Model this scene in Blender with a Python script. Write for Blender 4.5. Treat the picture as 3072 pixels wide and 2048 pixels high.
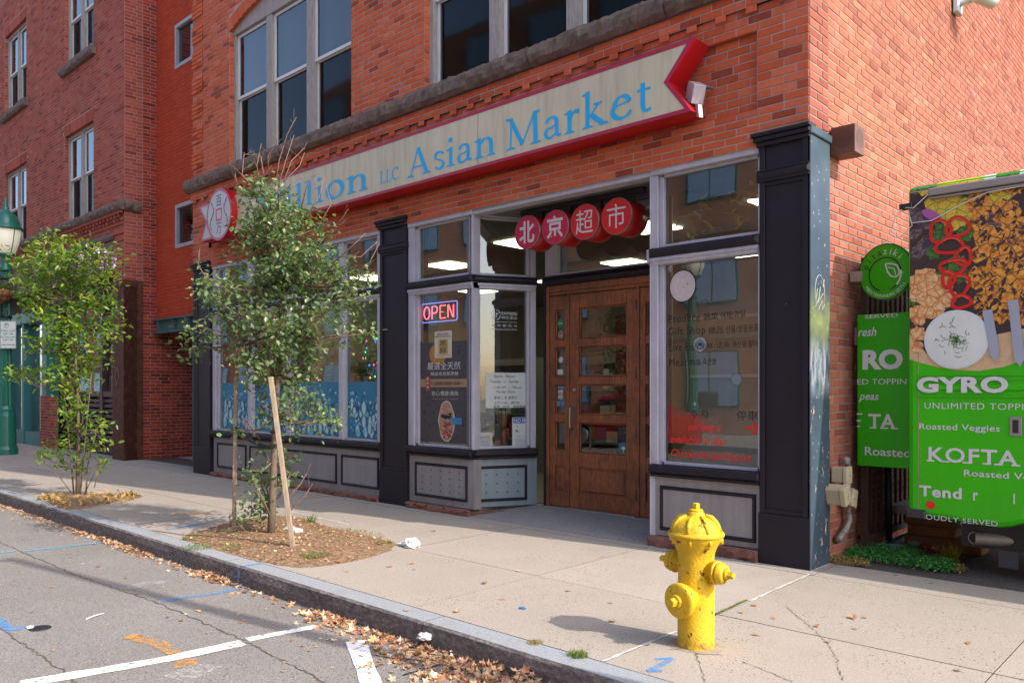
import bpy, math, random
from mathutils import Vector, Matrix, noise
rnd = random.Random(7)
for o in list(bpy.data.objects): bpy.data.objects.remove(o)
SC = bpy.context.scene
COL = SC.collection
# ---------------------------------------------------------------- camera, sky, sun
FPX, YAW, HY, HC, CXP = 2398.0, math.radians(43.16), 1163.0, 1.5, 1536.0   # focal length in photo pixels, yaw, horizon row
AX = Vector((-math.sin(YAW), math.cos(YAW), 0)); RT = Vector((math.cos(YAW), math.sin(YAW), 0))
_D = HC*FPX/(1711-HY)
CAM = -(_D*AX + _D*(2428-CXP)/FPX*RT) + Vector((0, 0, HC))
cd = bpy.data.cameras.new('camera'); co = bpy.data.objects.new('camera', cd); COL.objects.link(co)
co.location = CAM; co.rotation_euler = (math.radians(90), 0, YAW)
cd.sensor_width = 36; cd.lens = FPX/3072*36; cd.shift_y = (HY-1024)/3072; cd.clip_end = 500; cd.clip_start = .05
SC.camera = co
SUN_AZ, SUN_EL = math.radians(9.0), math.radians(40)       # azimuth from +X towards +Y
W = bpy.data.worlds.new('World'); SC.world = W; W.use_nodes = True
sk = W.node_tree.nodes.new('ShaderNodeTexSky'); sk.sky_type = 'NISHITA'; sk.sun_disc = False
sk.sun_elevation = SUN_EL; sk.sun_rotation = math.pi/2 - SUN_AZ; sk.air_density = 1.0; sk.dust_density = 2.2; sk.ozone_density = 1.0
W.node_tree.links.new(sk.outputs[0], W.node_tree.nodes['Background'].inputs[0])
W.node_tree.nodes['Background'].inputs[1].default_value = 0.15
sl = bpy.data.lights.new('sun', 'SUN'); sl.energy = 2.0; sl.angle = math.radians(.53); sl.color = (1, .93, .83)
so = bpy.data.objects.new('sun', sl); COL.objects.link(so)
SD = Vector((math.cos(SUN_AZ)*math.cos(SUN_EL), math.sin(SUN_AZ)*math.cos(SUN_EL), math.sin(SUN_EL)))
so.rotation_euler = SD.to_track_quat('Z', 'Y').to_euler()
so.location = (8, 2, 12)
SC.view_settings.view_transform = 'Standard'; SC.view_settings.look = 'None'
SC.view_settings.exposure = 1.56; SC.view_settings.gamma = 1
SC.render.engine = 'CYCLES'
SC.cycles.max_bounces = 8; SC.cycles.transparent_max_bounces = 16; SC.cycles.diffuse_bounces = 5
SC.cycles.caustics_reflective = False; SC.cycles.caustics_refractive = False

# ---------------------------------------------------------------- photo geometry helpers
def ray(px, py): return AX + RT*((px-CXP)/FPX) + Vector((0, 0, -(py-HY)/FPX))
def onY(px, py, Y=0.0):
    r = ray(px, py); p = CAM + r*((Y-CAM.y)/r.y); return p
def onX(px, py, X=0.0):
    r = ray(px, py); return CAM + r*((X-CAM.x)/r.x)
def onG(px, py, z=0.0):
    r = ray(px, py); return CAM + r*((z-HC)/r.z)
def atD(px, py, D): return CAM + ray(px, py)*D
def proj(p):
    v = Vector(p)-CAM; d = v.dot(AX)
    if d < .1: return None
    return (CXP+FPX*v.dot(RT)/d, HY-FPX*v.z/d, d)

# ---------------------------------------------------------------- materials
MATS = {}
def nt(m): return m.node_tree
class NB:
    def __init__(s, name):
        s.m = bpy.data.materials.new(name); s.m.use_nodes = True; s.t = s.m.node_tree
        s.b = s.t.nodes['Principled BSDF']; s.out = s.t.nodes['Material Output']
        s.pos = s.t.nodes.new('ShaderNodeNewGeometry')
    def n(s, ty, **k):
        x = s.t.nodes.new(ty)
        for a, v in k.items(): setattr(x, a, v)
        return x
    def l(s, a, b): s.t.links.new(a, b)
    def coord(s, scale=(1, 1, 1)):
        mp = s.n('ShaderNodeMapping'); s.l(s.pos.outputs['Position'], mp.inputs[0]); mp.inputs['Scale'].default_value = scale
        return mp.outputs[0]
    def noise(s, scale, detail=4, rough=.6, c=None, dist=0):
        x = s.n('ShaderNodeTexNoise'); x.inputs['Scale'].default_value = scale; x.inputs['Detail'].default_value = detail
        x.inputs['Roughness'].default_value = rough; x.inputs['Distortion'].default_value = dist
        s.l(c or s.coord(), x.inputs['Vector']); return x.outputs['Fac']
    def vor(s, scale, c=None, feature='F1', out='Distance', rnd_=1):
        x = s.n('ShaderNodeTexVoronoi', feature=feature); x.inputs['Scale'].default_value = scale
        x.inputs['Randomness'].default_value = rnd_
        s.l(c or s.coord(), x.inputs['Vector']); return x.outputs[out]
    def ramp(s, fac, stops, interp='LINEAR'):
        r = s.n('ShaderNodeValToRGB'); r.color_ramp.interpolation = interp
        e = r.color_ramp.elements
        while len(e) < len(stops): e.new(.5)
        for i, (p, c) in enumerate(stops):
            e[i].position = p; e[i].color = (c, c, c, 1) if isinstance(c, (int, float)) else (*c, 1)
        s.l(fac, r.inputs[0]); return r.outputs[0]
    def mix(s, fac, a, b, blend='MIX'):
        x = s.n('ShaderNodeMix', data_type='RGBA', blend_type=blend)
        for i, v in ((0, fac), (6, a), (7, b)):
            if isinstance(v, (int, float)): x.inputs[i].default_value = v
            elif isinstance(v, tuple): x.inputs[i].default_value = (*v, 1)
            else: s.l(v, x.inputs[i])
        return x.outputs[2]
    def math(s, op, a, b=0.0, clamp=False):
        x = s.n('ShaderNodeMath', operation=op, use_clamp=clamp)
        for i, v in ((0, a), (1, b)):
            if isinstance(v, (int, float)): x.inputs[i].default_value = v
            else: s.l(v, x.inputs[i])
        return x.outputs[0]
    def rand(s):
        oi = s.n('ShaderNodeObjectInfo')
        return s.math('FRACT', s.math('ADD', oi.outputs['Random'], s.pos.outputs['Random Per Island']))
    def bump(s, h, strength=.3, dist=.01, prev=None):
        b = s.n('ShaderNodeBump'); b.inputs['Strength'].default_value = strength; b.inputs['Distance'].default_value = dist
        s.l(h, b.inputs['Height'])
        if prev is not None: s.l(prev, b.inputs['Normal'])
        s.l(b.outputs[0], s.b.inputs['Normal']); return b.outputs[0]
    def col(s, c):
        if isinstance(c, tuple): s.b.inputs['Base Color'].default_value = (*c, 1)
        else: s.l(c, s.b.inputs['Base Color'])
    def done(s, rough=.7, metal=0, spec=.5):
        if not isinstance(rough, (int, float)): s.l(rough, s.b.inputs['Roughness'])
        else: s.b.inputs['Roughness'].default_value = rough
        s.b.inputs['Metallic'].default_value = metal; s.b.inputs['Specular IOR Level'].default_value = spec
        MATS[s.m.name] = s.m; return s.m

def paint(name, c, rough=.55, var=.12, vs=3, bs=40, bump=.08, metal=0, c2=None, chips=None, chipc=(.3, .2, .15), chipt=.68, chips_s=14, grime=.25, spec=.5):
    b = NB(name)
    base = b.mix(b.ramp(b.noise(vs, 5), [(.3, 0), (.7, 1)]), c, c2 or tuple(x*(1-var) for x in c))
    st = b.noise(2.2, 4, .6, b.coord((6, 6, .7)))
    base = b.mix(b.ramp(st, [(.42, 0.0), (.72, grime)]), base, tuple(x*.45+.01 for x in c))
    h = b.noise(bs, 5)
    n1 = None
    if chips:
        ch = b.ramp(b.noise(chips_s, 6, .65), [(chipt, 0), (chipt+.02, 1)])
        base = b.mix(ch, base, chipc)
    b.col(base)
    b.bump(h, bump, .01)
    return b.done(rough, metal, spec)

def flat(name, c, rough=.5, metal=0, spec=.5):
    b = NB(name); b.col(b.mix(b.ramp(b.noise(5, 4), [(.3, 0), (.8, 1)]), c, tuple(x*.86 for x in c))); return b.done(rough, metal, spec)

def emit(name, c, s):
    b = NB(name); b.col((.0, .0, .0)); b.b.inputs['Emission Color'].default_value = (*c, 1); b.b.inputs['Emission Strength'].default_value = s
    return b.done(.5)

def brickmat(name, stops, mort=(.36, .3, .27), eff=.25, dark=.35, bumps=.5):
    b = NB(name)
    r = b.rand()
    c = b.ramp(r, stops)
    n1 = b.noise(28, 6, .7)
    c = b.mix(b.ramp(n1, [(.3, .0), (.75, .45)]), c, b.mix(1.0, c, (.5, .42, .4), 'MULTIPLY'))
    big = b.noise(.9, 4, .6, b.coord((1, 1, .6)))
    c = b.mix(b.ramp(big, [(.5, 0), (.78, dark)]), c, (.09, .035, .03))
    ef = b.noise(3.0, 6, .7, b.coord((2, 2, .6)))
    c = b.mix(b.ramp(ef, [(.55, 0), (.82, eff)]), c, (.55, .42, .38))
    b.col(c)
    h = b.math('ADD', b.noise(90, 5, .7), b.math('MULTIPLY', b.noise(18, 3), 1.5))
    b.bump(h, bumps, .006)
    return b.done(.92, 0, .12)

BR = brickmat('market_brick', [(0, (.36, .075, .035)), (.04, (.28, .062, .036)), (.12, (.52, .105, .040)), (.45, (.60, .138, .060)), (.75, (.53, .115, .052)), (.93, (.63, .17, .085)), (1, (.50, .14, .08))], dark=.3)
BRS = brickmat('side_wall_brick', [(0, (.32, .105, .068)), (.05, (.26, .08, .055)), (.14, (.36, .115, .072)), (.5, (.42, .14, .088)), (.85, (.39, .125, .078)), (.97, (.48, .19, .12)), (1, (.35, .125, .095))], eff=.30, dark=.30)
BRR = brickmat('return_brick', [(0, (.24, .07, .05)), (.5, (.31, .095, .065)), (1, (.37, .125, .085))], eff=.3, dark=.3)
BL = brickmat('neighbour_brick', [(0, (.20, .048, .04)), (.12, (.30, .066, .05)), (.5, (.41, .115, .08)), (.8, (.35, .09, .065)), (.97, (.46, .12, .08)), (1, (.55, .14, .06))], eff=.22, dark=.3)
BLD = brickmat('dark_red_brick', [(0, (.16, .03, .02)), (.2, (.26, .042, .028)), (.7, (.36, .058, .035)), (1, (.45, .075, .04))], eff=.08, dark=.5)
BRP = brickmat('painted_brick', [(0, (.45, .065, .028)), (1, (.52, .082, .034))], eff=.05, dark=.25)
MO = paint('mortar', (.43, .34, .31), .95, .3, 6, 120, .5)
MOS = paint('mortar_pale', (.34, .27, .235), .95, .35, 6, 120, .5)
MOR = paint('mortar_painted', (.40, .058, .028), .9, .2, 6, 120, .3)
MOL = paint('mortar_neighbour', (.42, .29, .25), .95, .3, 6, 120, .5)
def far_brick(name, c1, c2, m, sc=1.0):
    b = NB(name)
    x = b.n('ShaderNodeTexBrick'); x.inputs['Scale'].default_value = sc
    x.inputs['Brick Width'].default_value = .21; x.inputs['Row Height'].default_value = .0724; x.inputs['Mortar Size'].default_value = .006
    x.inputs['Color1'].default_value = (*c1, 1); x.inputs['Color2'].default_value = (*c2, 1); x.inputs['Mortar'].default_value = (*m, 1)
    sp = b.n('ShaderNodeSeparateXYZ'); b.l(b.pos.outputs['Position'], sp.inputs[0]); cb = b.n('ShaderNodeCombineXYZ')
    b.l(b.math('ADD', sp.outputs[0], sp.outputs[1]), cb.inputs[0]); b.l(sp.outputs[2], cb.inputs[1]); b.l(cb.outputs[0], x.inputs['Vector'])
    b.col(b.mix(b.ramp(b.noise(1.5), [(.4, 0), (.8, .4)]), x.outputs['Color'], (.12, .05, .04)))
    return b.done(.9, 0, .2)
FARB = far_brick('far_brick', (.40, .10, .06), (.30, .07, .045), (.35, .28, .25))

TRIM = paint('trim_paint', (.43, .42, .485), .5, .14, 5, 60, .06, grime=.35, chips=True, chipc=(.3, .27, .27), chipt=.70)
BLACKP = paint('dark_plum_paint', (.013, .010, .017), .5, .3, 4, 50, .08, grime=.15, chips=True, chipc=(.2, .13, .11), chipt=.70, chips_s=26, spec=.3)
GREYP = paint('bulkhead_paint', (.26, .245, .25), .5, .12, 3, 60, .06, grime=.4, chips=True, chipc=(.33, .22, .18), chipt=.745)
GREYB = paint('bluish_bulkhead_paint', (.20, .25, .27), .5, .12, 3, 60, .06, grime=.4)
STONE = NB('brown_ledge_stone')
_c = STONE.mix(STONE.ramp(STONE.noise(7, 8, .75), [(.3, 0), (.7, 1)]), (.10, .07, .058), (.23, .18, .155))
_c = STONE.mix(STONE.ramp(STONE.noise(3.3, 5, .7), [(.62, 0), (.72, .6)]), _c, (.24, .22, .07))
STONE.col(_c); STONE.bump(STONE.noise(22, 10, .8), 1.0, .03); STONE = STONE.done(.95, 0, .2)
BASEST = paint('brownstone_base', (.23, .10, .07), .95, .4, 25, 60, 1.0, grime=.3)
WOOD = NB('oak_wood')
_n = WOOD.noise(9, 8, .7, WOOD.coord((7, 7, .8)), dist=.6)
_c = WOOD.ramp(_n, [(.28, (.06, .019, .008)), (.5, (.22, .070, .024)), (.72, (.38, .135, .046))])
_c = WOOD.mix(WOOD.ramp(WOOD.noise(3, 6), [(.45, 0), (.7, .65)]), _c, (.05, .025, .016))
WOOD.col(_c); WOOD.bump(_n, .25, .004); WOOD = WOOD.done(.5, 0, .45)
PALEW = NB('weathered_wood')
_n = PALEW.noise(9, 8, .7, PALEW.coord((9, 9, .8)), dist=.6)
PALEW.col(PALEW.ramp(_n, [(.3, (.17, .12, .08)), (.55, (.34, .26, .19)), (.75, (.48, .38, .28))])); PALEW.bump(_n, .4, .004); PALEW = PALEW.done(.85)
CASEW = NB('weathered_casing')
_n = CASEW.noise(9, 8, .7, CASEW.coord((9, 9, .8)), dist=.6)
CASEW.col(CASEW.ramp(_n, [(.3, (.17, .14, .12)), (.55, (.33, .3, .28)), (.75, (.42, .39, .37))])); CASEW.bump(_n, .4, .004); CASEW = CASEW.done(.85)
WHITEF = flat('white_sash', (.62, .62, .64), .45)
ALU = flat('dark_aluminium', (.12, .11, .115), .45, .3)
DARKIN = flat('dark_interior', (.035, .03, .03), .9)
def glassmat(name, tint, ior=1.5, refl=1.0, rough=0.0):
    b = NB(name); t = b.t; t.nodes.remove(b.b)
    fr = b.n('ShaderNodeFresnel'); fr.inputs[0].default_value = ior
    gl = b.n('ShaderNodeBsdfGlossy'); gl.inputs['Roughness'].default_value = rough; gl.inputs['Color'].default_value = (.95, .97, 1, 1)
    wv = b.n('ShaderNodeBump'); wv.inputs['Strength'].default_value = .04; wv.inputs['Distance'].default_value = .05
    b.l(b.noise(1.3, 1), wv.inputs['Height']); b.l(wv.outputs[0], gl.inputs['Normal'])
    tr = b.n('ShaderNodeBsdfTransparent'); tr.inputs[0].default_value = (*tint, 1)
    mx = b.n('ShaderNodeMixShader')
    b.l(b.math('MULTIPLY', fr.outputs[0], refl, True), mx.inputs[0]); b.l(tr.outputs[0], mx.inputs[1]); b.l(gl.outputs[0], mx.inputs[2])
    b.l(mx.outputs[0], b.out.inputs[0]); MATS[name] = b.m; return b.m
GLASS = glassmat('shop_glass', (.95, .97, .96), 1.55, 2.5)
UGLASS = glassmat('sash_glass', (.5, .55, .58), 1.6, 1.1)
SCRG = glassmat('screened_glass', (.28, .3, .34), 1.5, .45, .05)
# ---------------------------------------------------------------- mesh builder
class Plane:
    def __init__(s, o, u):
        s.o = Vector((o[0], o[1], 0)); s.u = Vector((u[0], u[1], 0)).normalized(); s.n = Vector((s.u.y, -s.u.x, 0))
    def pt(s, u, z, d=0.0): return s.o + s.u*u + s.n*d + Vector((0, 0, z))
    def px(s, px, py, d=0.0):
        r = ray(px, py); o = s.o + s.n*d
        t = (o-CAM).dot(s.n)/r.dot(s.n); p = CAM + r*t
        return ((p-s.o).dot(s.u), p.z)
PF = Plane((0, 0), (1, 0))          # market front, u = X
PS = Plane((0, 0), (0, 1))          # market side wall, u = Y
class MB:
    def __init__(s): s.v = []; s.f = []; s.mi = []; s.k = 0; s.sm = []; s.smooth = False
    def mat(s, i): s.k = i; return s
    def add(s, vs, fs):
        b = len(s.v); s.v += [Vector(x) for x in vs]
        for f in fs: s.f.append([b+i for i in f]); s.mi.append(s.k); s.sm.append(s.smooth)
        return s
    def hexa(s, p):   # 8 points: 0-3 front ring, 4-7 back ring
        return s.add(p, [(0, 1, 2, 3), (7, 6, 5, 4), (1, 0, 4, 5), (2, 1, 5, 6), (3, 2, 6, 7), (0, 3, 7, 4)])
    def box(s, P, u0, u1, z0, z1, d0, d1, ch=0.0):
        a, c = (d1, d0)
        f = [P.pt(u0+ch, z0+ch, a), P.pt(u1-ch, z0+ch, a), P.pt(u1-ch, z1-ch, a), P.pt(u0+ch, z1-ch, a)]
        if ch:
            m = [P.pt(u0, z0, a-ch), P.pt(u1, z0, a-ch), P.pt(u1, z1, a-ch), P.pt(u0, z1, a-ch)]
            r = [P.pt(u0, z0, c), P.pt(u1, z0, c), P.pt(u1, z1, c), P.pt(u0, z1, c)]
            return s.add(f+m+r, [(0, 1, 2, 3), (11, 10, 9, 8)]+[q for i in range(4) for q in ((i, i+4, (i+1) % 4+4, (i+1) % 4), (i+4, i+8, (i+1) % 4+8, (i+1) % 4+4))])
        return s.hexa(f+[P.pt(u0, z0, c), P.pt(u1, z0, c), P.pt(u1, z1, c), P.pt(u0, z1, c)])
    def wbox(s, x0, x1, y0, y1, z0, z1, ch=0.0): return s.box(PF, x0, x1, z0, z1, -y1, -y0, ch)
    def poly(s, P, pts, d0, d1):   # prism from outline (u,z), ccw seen from outside
        n = len(pts); return s.add([P.pt(u, z, d1) for u, z in pts]+[P.pt(u, z, d0) for u, z in pts],
            [tuple(range(n)), tuple(range(2*n-1, n-1, -1))]+[(i, i+n, (i+1) % n+n, (i+1) % n) for i in range(n)])
    def sheet(s, P, pts, d): n = len(pts); return s.add([P.pt(u, z, d) for u, z in pts], [tuple(range(n))])
    def disc(s, P, u, z, ru, rz, d0, d1, n=32, a0=0): return s.poly(P, [(u+ru*math.cos(a0+2*math.pi*i/n), z+rz*math.sin(a0+2*math.pi*i/n)) for i in range(n)], d0, d1)
    def ring(s, P, u, z, r0, r1, d, n=40, a0=0, a1=2*math.pi, sz=1.0):
        full = abs(a1-a0-2*math.pi) < 1e-6; m = n if full else n+1
        vs = []
        for i in range(m):
            a = a0+(a1-a0)*i/n; c, q = math.cos(a), math.sin(a); vs += [P.pt(u+r0*c, z+r0*q*sz, d), P.pt(u+r1*c, z+r1*q*sz, d)]
        return s.add(vs, [(2*i, 2*i+1, (2*i+3) % (2*m), (2*i+2) % (2*m)) for i in range(n)])
    def tube(s, pts, r, seg=8, caps=True):
        pts = [Vector(p) for p in pts]; rs = r if isinstance(r, (list, tuple)) else [r]*len(pts)
        b = len(s.v); up = Vector((0, 0, 1)); A = None
        for i, p in enumerate(pts):
            t = (pts[min(i+1, len(pts)-1)]-pts[max(i-1, 0)]).normalized()
            if A is None: A = t.cross(Vector((1, 0, 0)) if abs(t.x) < .8 else up).normalized()
            A = (A - t*A.dot(t)).normalized(); B = t.cross(A)
            for j in range(seg):
                a = 2*math.pi*j/seg; s.v.append(p+(A*math.cos(a)+B*math.sin(a))*rs[i])
        for i in range(len(pts)-1):
            for j in range(seg):
                k = (j+1) % seg; s.f.append([b+i*seg+j, b+i*seg+k, b+(i+1)*seg+k, b+(i+1)*seg+j]); s.mi.append(s.k); s.sm.append(True)
        if caps:
            for q, rev in ((0, True), (len(pts)-1, False)):
                f = [b+q*seg+j for j in range(seg)]; s.f.append(f[::-1] if rev else f); s.mi.append(s.k); s.sm.append(False)
        return s
    def lathe(s, o, axis, prof, seg=32, smooth=True, flute=None):   # prof: (radius, height along axis)
        o = Vector(o); ax = Vector(axis).normalized(); A = ax.cross(Vector((1, 0, 0)) if abs(ax.x) < .8 else Vector((0, 0, 1))).normalized(); B = ax.cross(A)
        b = len(s.v)
        for r, h in prof:
            for j in range(seg):
                a = 2*math.pi*j/seg; rr = r*(1 if not flute else 1-flute*(j % 2)); s.v.append(o+ax*h+(A*math.cos(a)+B*math.sin(a))*rr)
        for i in range(len(prof)-1):
            for j in range(seg):
                k = (j+1) % seg; s.f.append([b+i*seg+j, b+i*seg+k, b+(i+1)*seg+k, b+(i+1)*seg+j]); s.mi.append(s.k); s.sm.append(smooth)
        s.f.append([b+j for j in range(seg)][::-1]); s.mi.append(s.k); s.sm.append(False)
        s.f.append([b+(len(prof)-1)*seg+j for j in range(seg)]); s.mi.append(s.k); s.sm.append(False)
        return s
    def mesh(s, name, mats, org=Vector((0, 0, 0))):
        me = bpy.data.meshes.new(name); me.from_pydata([v-org for v in s.v], [], s.f)
        for m in (mats if isinstance(mats, (list, tuple)) else [mats]): me.materials.append(m)
        me.polygons.foreach_set('material_index', s.mi); me.polygons.foreach_set('use_smooth', s.sm); me.update(); return me
    def build(s, name, mats, parent=None, kind=None, bevel=0.0, label=None):
        org = parent_org(parent)
        o = bpy.data.objects.new(name, s.mesh(name, mats, org)); COL.objects.link(o)
        if parent is not None: o.parent = parent
        if kind: o['kind'] = kind
        if label: o['label'] = label
        if bevel:
            b = o.modifiers.new('bevel', 'BEVEL'); b.width = bevel; b.segments = 2; b.limit_method = 'ANGLE'; b.angle_limit = math.radians(40)
        return o
def parent_org(p):
    v = Vector((0, 0, 0))
    while p is not None: v += p.location; p = p.parent
    return v
def thing(name, label, cat, loc=(0, 0, 0), group=None):
    o = bpy.data.objects.new(name, None); COL.objects.link(o); o.location = loc; o.empty_display_size = .1
    return tag(o, label, cat, group)
def tag(o, label, cat, group=None):
    o['label'] = label; o['category'] = cat
    if group: o['group'] = group
    return o
def solo(mb, name, mats, label, cat, group=None, bevel=0.0):
    """one-mesh thing: origin moved to the middle of its own base"""
    xs = [v.x for v in mb.v]; ys = [v.y for v in mb.v]; zs = [v.z for v in mb.v]
    org = Vector(((min(xs)+max(xs))/2, (min(ys)+max(ys))/2, min(zs)))
    o = bpy.data.objects.new(name, mb.mesh(name, mats, org)); COL.objects.link(o); o.location = org
    if bevel:
        b = o.modifiers.new('bevel', 'BEVEL'); b.width = bevel; b.segments = 2; b.limit_method = 'ANGLE'
    return tag(o, label, cat, group)
def copy_tree(o, loc, label=None):
    c = o.copy(); COL.objects.link(c); c.location = loc
    if label: c['label'] = label
    for ch in o.children:
        k = ch.copy(); COL.objects.link(k); k.parent = c
        for g in ch.children:
            q = g.copy(); COL.objects.link(q); q.parent = k
    return c
_fc = bpy.data.curves.new('lettering', 'FONT'); _fo = bpy.data.objects.new('lettering', _fc)
def text_mesh(body, spacing=1.0, bold=0.0, shear=0.0):
    _fc.body = body; _fc.size = 1; _fc.resolution_u = 3; _fc.space_character = spacing; _fc.offset = bold; _fc.shear = shear
    m = _fo.to_mesh(); v = [Vector(x.co) for x in m.vertices]; f = [list(p.vertices) for p in m.polygons]; _fo.to_mesh_clear()
    return v, f
def text(body, P, u0, u1, z0, z1, d, mat, parent, spacing=1.0, bold=0.0, shear=0.0, name='lettering', skew=0.0, into=None):
    """flat lettering fitted to the rectangle; u1 None keeps the natural width"""
    v, f = text_mesh(body, spacing, bold, shear)
    xa = min(p.x for p in v); xb = max(p.x for p in v); ya = min(p.y for p in v); yb = max(p.y for p in v)
    sy = (z1-z0)/(yb-ya); sx = (u1-u0)/(xb-xa) if u1 is not None else sy
    mb = into or MB()
    mb.add([P.pt(u0+(p.x-xa)*sx, z0+(p.y-ya)*sy+skew*(p.x-xa)*sx, d) for p in v], f)
    return mb if into else mb.build(name, mat, parent)
# ---------------------------------------------------------------- brick walls
CO, BW, JT = .0724, .2172, .0105
class BrickSet:
    def __init__(s): s.items = []   # (P,u0,u1,z0,z1,d,mat index, wall parent)
    def add(s, *a): s.items.append(a)
def cells(u0, u1, z0, z1, holes):
    us = sorted({u0, u1, *[min(max(h[0], u0), u1) for h in holes], *[min(max(h[1], u0), u1) for h in holes]})
    zs = sorted({z0, z1, *[min(max(h[2], z0), z1) for h in holes], *[min(max(h[3], z0), z1) for h in holes]})
    for a, b in zip(us, us[1:]):
        run = None
        for c, d in zip(zs, zs[1:]):
            mu, mz = (a+b)/2, (c+d)/2
            if any(h[0] < mu < h[1] and h[2] < mz < h[3] for h in holes):
                if run: yield (a, b, *run)
                run = None
            else: run = (run[0], d) if run else (c, d)
        if run: yield (a, b, *run)
def wall(bs, back, wallobj, mi, P, u0, u1, z0, z1, d=0.0, holes=(), phase=0.0, cull=None):
    """bricks into bs, mortar backing into back (MB)"""
    for a, b, c, e in cells(u0, u1, z0, z1, holes): back.sheet(P, [(a, c), (b, c), (b, e), (a, e)], d-.0045)
    n = max(1, round((z1-z0)/CO)); h = (z1-z0)/n
    for k in range(n):
        za, zb = z0+k*h, z0+(k+1)*h; zm = (za+zb)/2
        iv = [(u0, u1)]
        for H in holes:
            if H[2] < zm < H[3]:
                nv = []
                for a, b in iv:
                    if H[1] <= a or H[0] >= b: nv.append((a, b)); continue
                    if H[0] > a: nv.append((a, H[0]))
                    if H[1] < b: nv.append((H[1], b))
                iv = nv
        off = phase + (BW/2 if k % 2 else 0) + (BW/4 if k % 6 == 5 else 0)
        for a, b in iv:
            js = [a]; j = math.floor((a-off)/BW)*BW+off+BW
            while j < b-.05:
                if j > a+.05: js.append(j)
                j += BW
            js.append(b)
            for p, q in zip(js, js[1:]):
                if q-p > .28: pass
                if cull and cull((p+q)/2, zm): continue
                bs.add(P, p+JT/2, q-JT/2, za+JT/2, zb-JT/2, d+rnd.uniform(-.0015, .0025), mi, wallobj)
def flush(bs, building, mats, limit=300):
    """the bricks that show largest become objects, the others one joined part"""
    sc = []
    for i, it in enumerate(bs.items):
        P, a, b, c, e, d = it[:6]; m = P.pt((a+b)/2, (c+e)/2, d); q = proj(m)
        s = 0
        if q and 0 < q[0] < 3072 and 0 < q[1] < 2048:
            cs = abs(P.n.dot((CAM-m).normalized())); s = (b-a)*(e-c)*cs/(q[2]**2)*1e6
        sc.append((s, i))
    sc.sort(reverse=True); top = {i for s, i in sc[:limit] if s > 0}
    rest = {}; cache = {}
    for i, it in enumerate(bs.items):
        P, a, b, c, e, d, mi, wo = it
        if i in top:
            w, h = round(b-a, 3), round(e-c, 3); key = (P.u.x, w, h, mi)
            if key not in cache:
                m = MB(); Q = Plane((0, 0), (P.u.x, P.u.y)); m.box(Q, -w/2, w/2, -h/2, h/2, -.05, 0, .003); cache[key] = m.mesh('brick', mats[mi])
            o = bpy.data.objects.new('brick', cache[key]); COL.objects.link(o); par = wo
            o.parent = par; o.location = P.pt((a+b)/2, (c+e)/2, d)-parent_org(par)
        else:
            m = rest.setdefault(0, MB()); m.mat(mi)
            f = .003; m.add([P.pt(a+f, c+f, d), P.pt(b-f, c+f, d), P.pt(b-f, e-f, d), P.pt(a+f, e-f, d), P.pt(a, c, d-.009), P.pt(b, c, d-.009), P.pt(b, e, d-.009), P.pt(a, e, d-.009)],
                [(0, 1, 2, 3), (1, 0, 4, 5), (2, 1, 5, 6), (3, 2, 6, 7), (0, 3, 7, 4)])
    if rest: rest[0].build('bricks', mats, building, kind='stuff')
# ================================================================ GROUND
def concrete(name, c1, c2, pits=True):
    b = NB(name)
    oi = b.n('ShaderNodeObjectInfo')
    base = b.mix(b.ramp(b.noise(1.3, 6, .7), [(.3, 0), (.7, 1)]), c1, c2)
    base = b.mix(b.math('MULTIPLY', oi.outputs['Random'], .35), base, tuple(x*.78 for x in c2))
    base = b.mix(b.ramp(b.noise(110, 3, .6), [(.30, .75), (.50, 0)]), base, tuple(x*.50 for x in c1))
    base = b.mix(b.ramp(b.noise(75, 3, .6), [(.55, 0), (.68, .45)]), base, (.56, .50, .43))
    if pits:
        v = b.vor(48, b.coord((1, .8, 1))); m = b.ramp(b.noise(2.1, 3, .6), [(.42, 0), (.62, 1)])
        pit = b.math('MULTIPLY', b.ramp(v, [(.22, 1), (.30, 0)]), m)
        v3 = b.vor(48, b.coord((1, .8, 1)), out='Color'); sp = b.n('ShaderNodeSeparateColor'); b.l(v3, sp.inputs[0])
        pit = b.math('MULTIPLY', pit, b.math('GREATER_THAN', sp.outputs[0], .5))
        base = b.mix(pit, base, (.10, .09, .08))
    gum = b.vor(3.4, b.coord()); gc = b.vor(3.4, b.coord(), out='Color'); sg = b.n('ShaderNodeSeparateColor'); b.l(gc, sg.inputs[0])
    thr = b.math('MULTIPLY', sg.outputs[0], .085)
    gm = b.math('LESS_THAN', gum, b.math('SUBTRACT', thr, .01))
    base = b.mix(b.math('MULTIPLY', gm, .7), base, (.07, .06, .055))
    st = b.ramp(b.noise(.55, 5, .6), [(.58, 0), (.8, .45)])
    base = b.mix(st, base, (.27, .19, .11))
    b.col(base); b.bump(b.math('ADD', b.noise(220, 3, .7), b.math('MULTIPLY', b.noise(40, 3), .6)), .35, .004)
    return b.done(.9, 0, .25)
CONC = concrete('pavement_concrete', (.385, .33, .275), (.325, .28, .235))
ENTRY = concrete('entry_concrete', (.30, .27, .25), (.23, .21, .20))
JOINT = paint('joint_dirt', (.10, .08, .055), .95, .4, 20, 80, .5)
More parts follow.
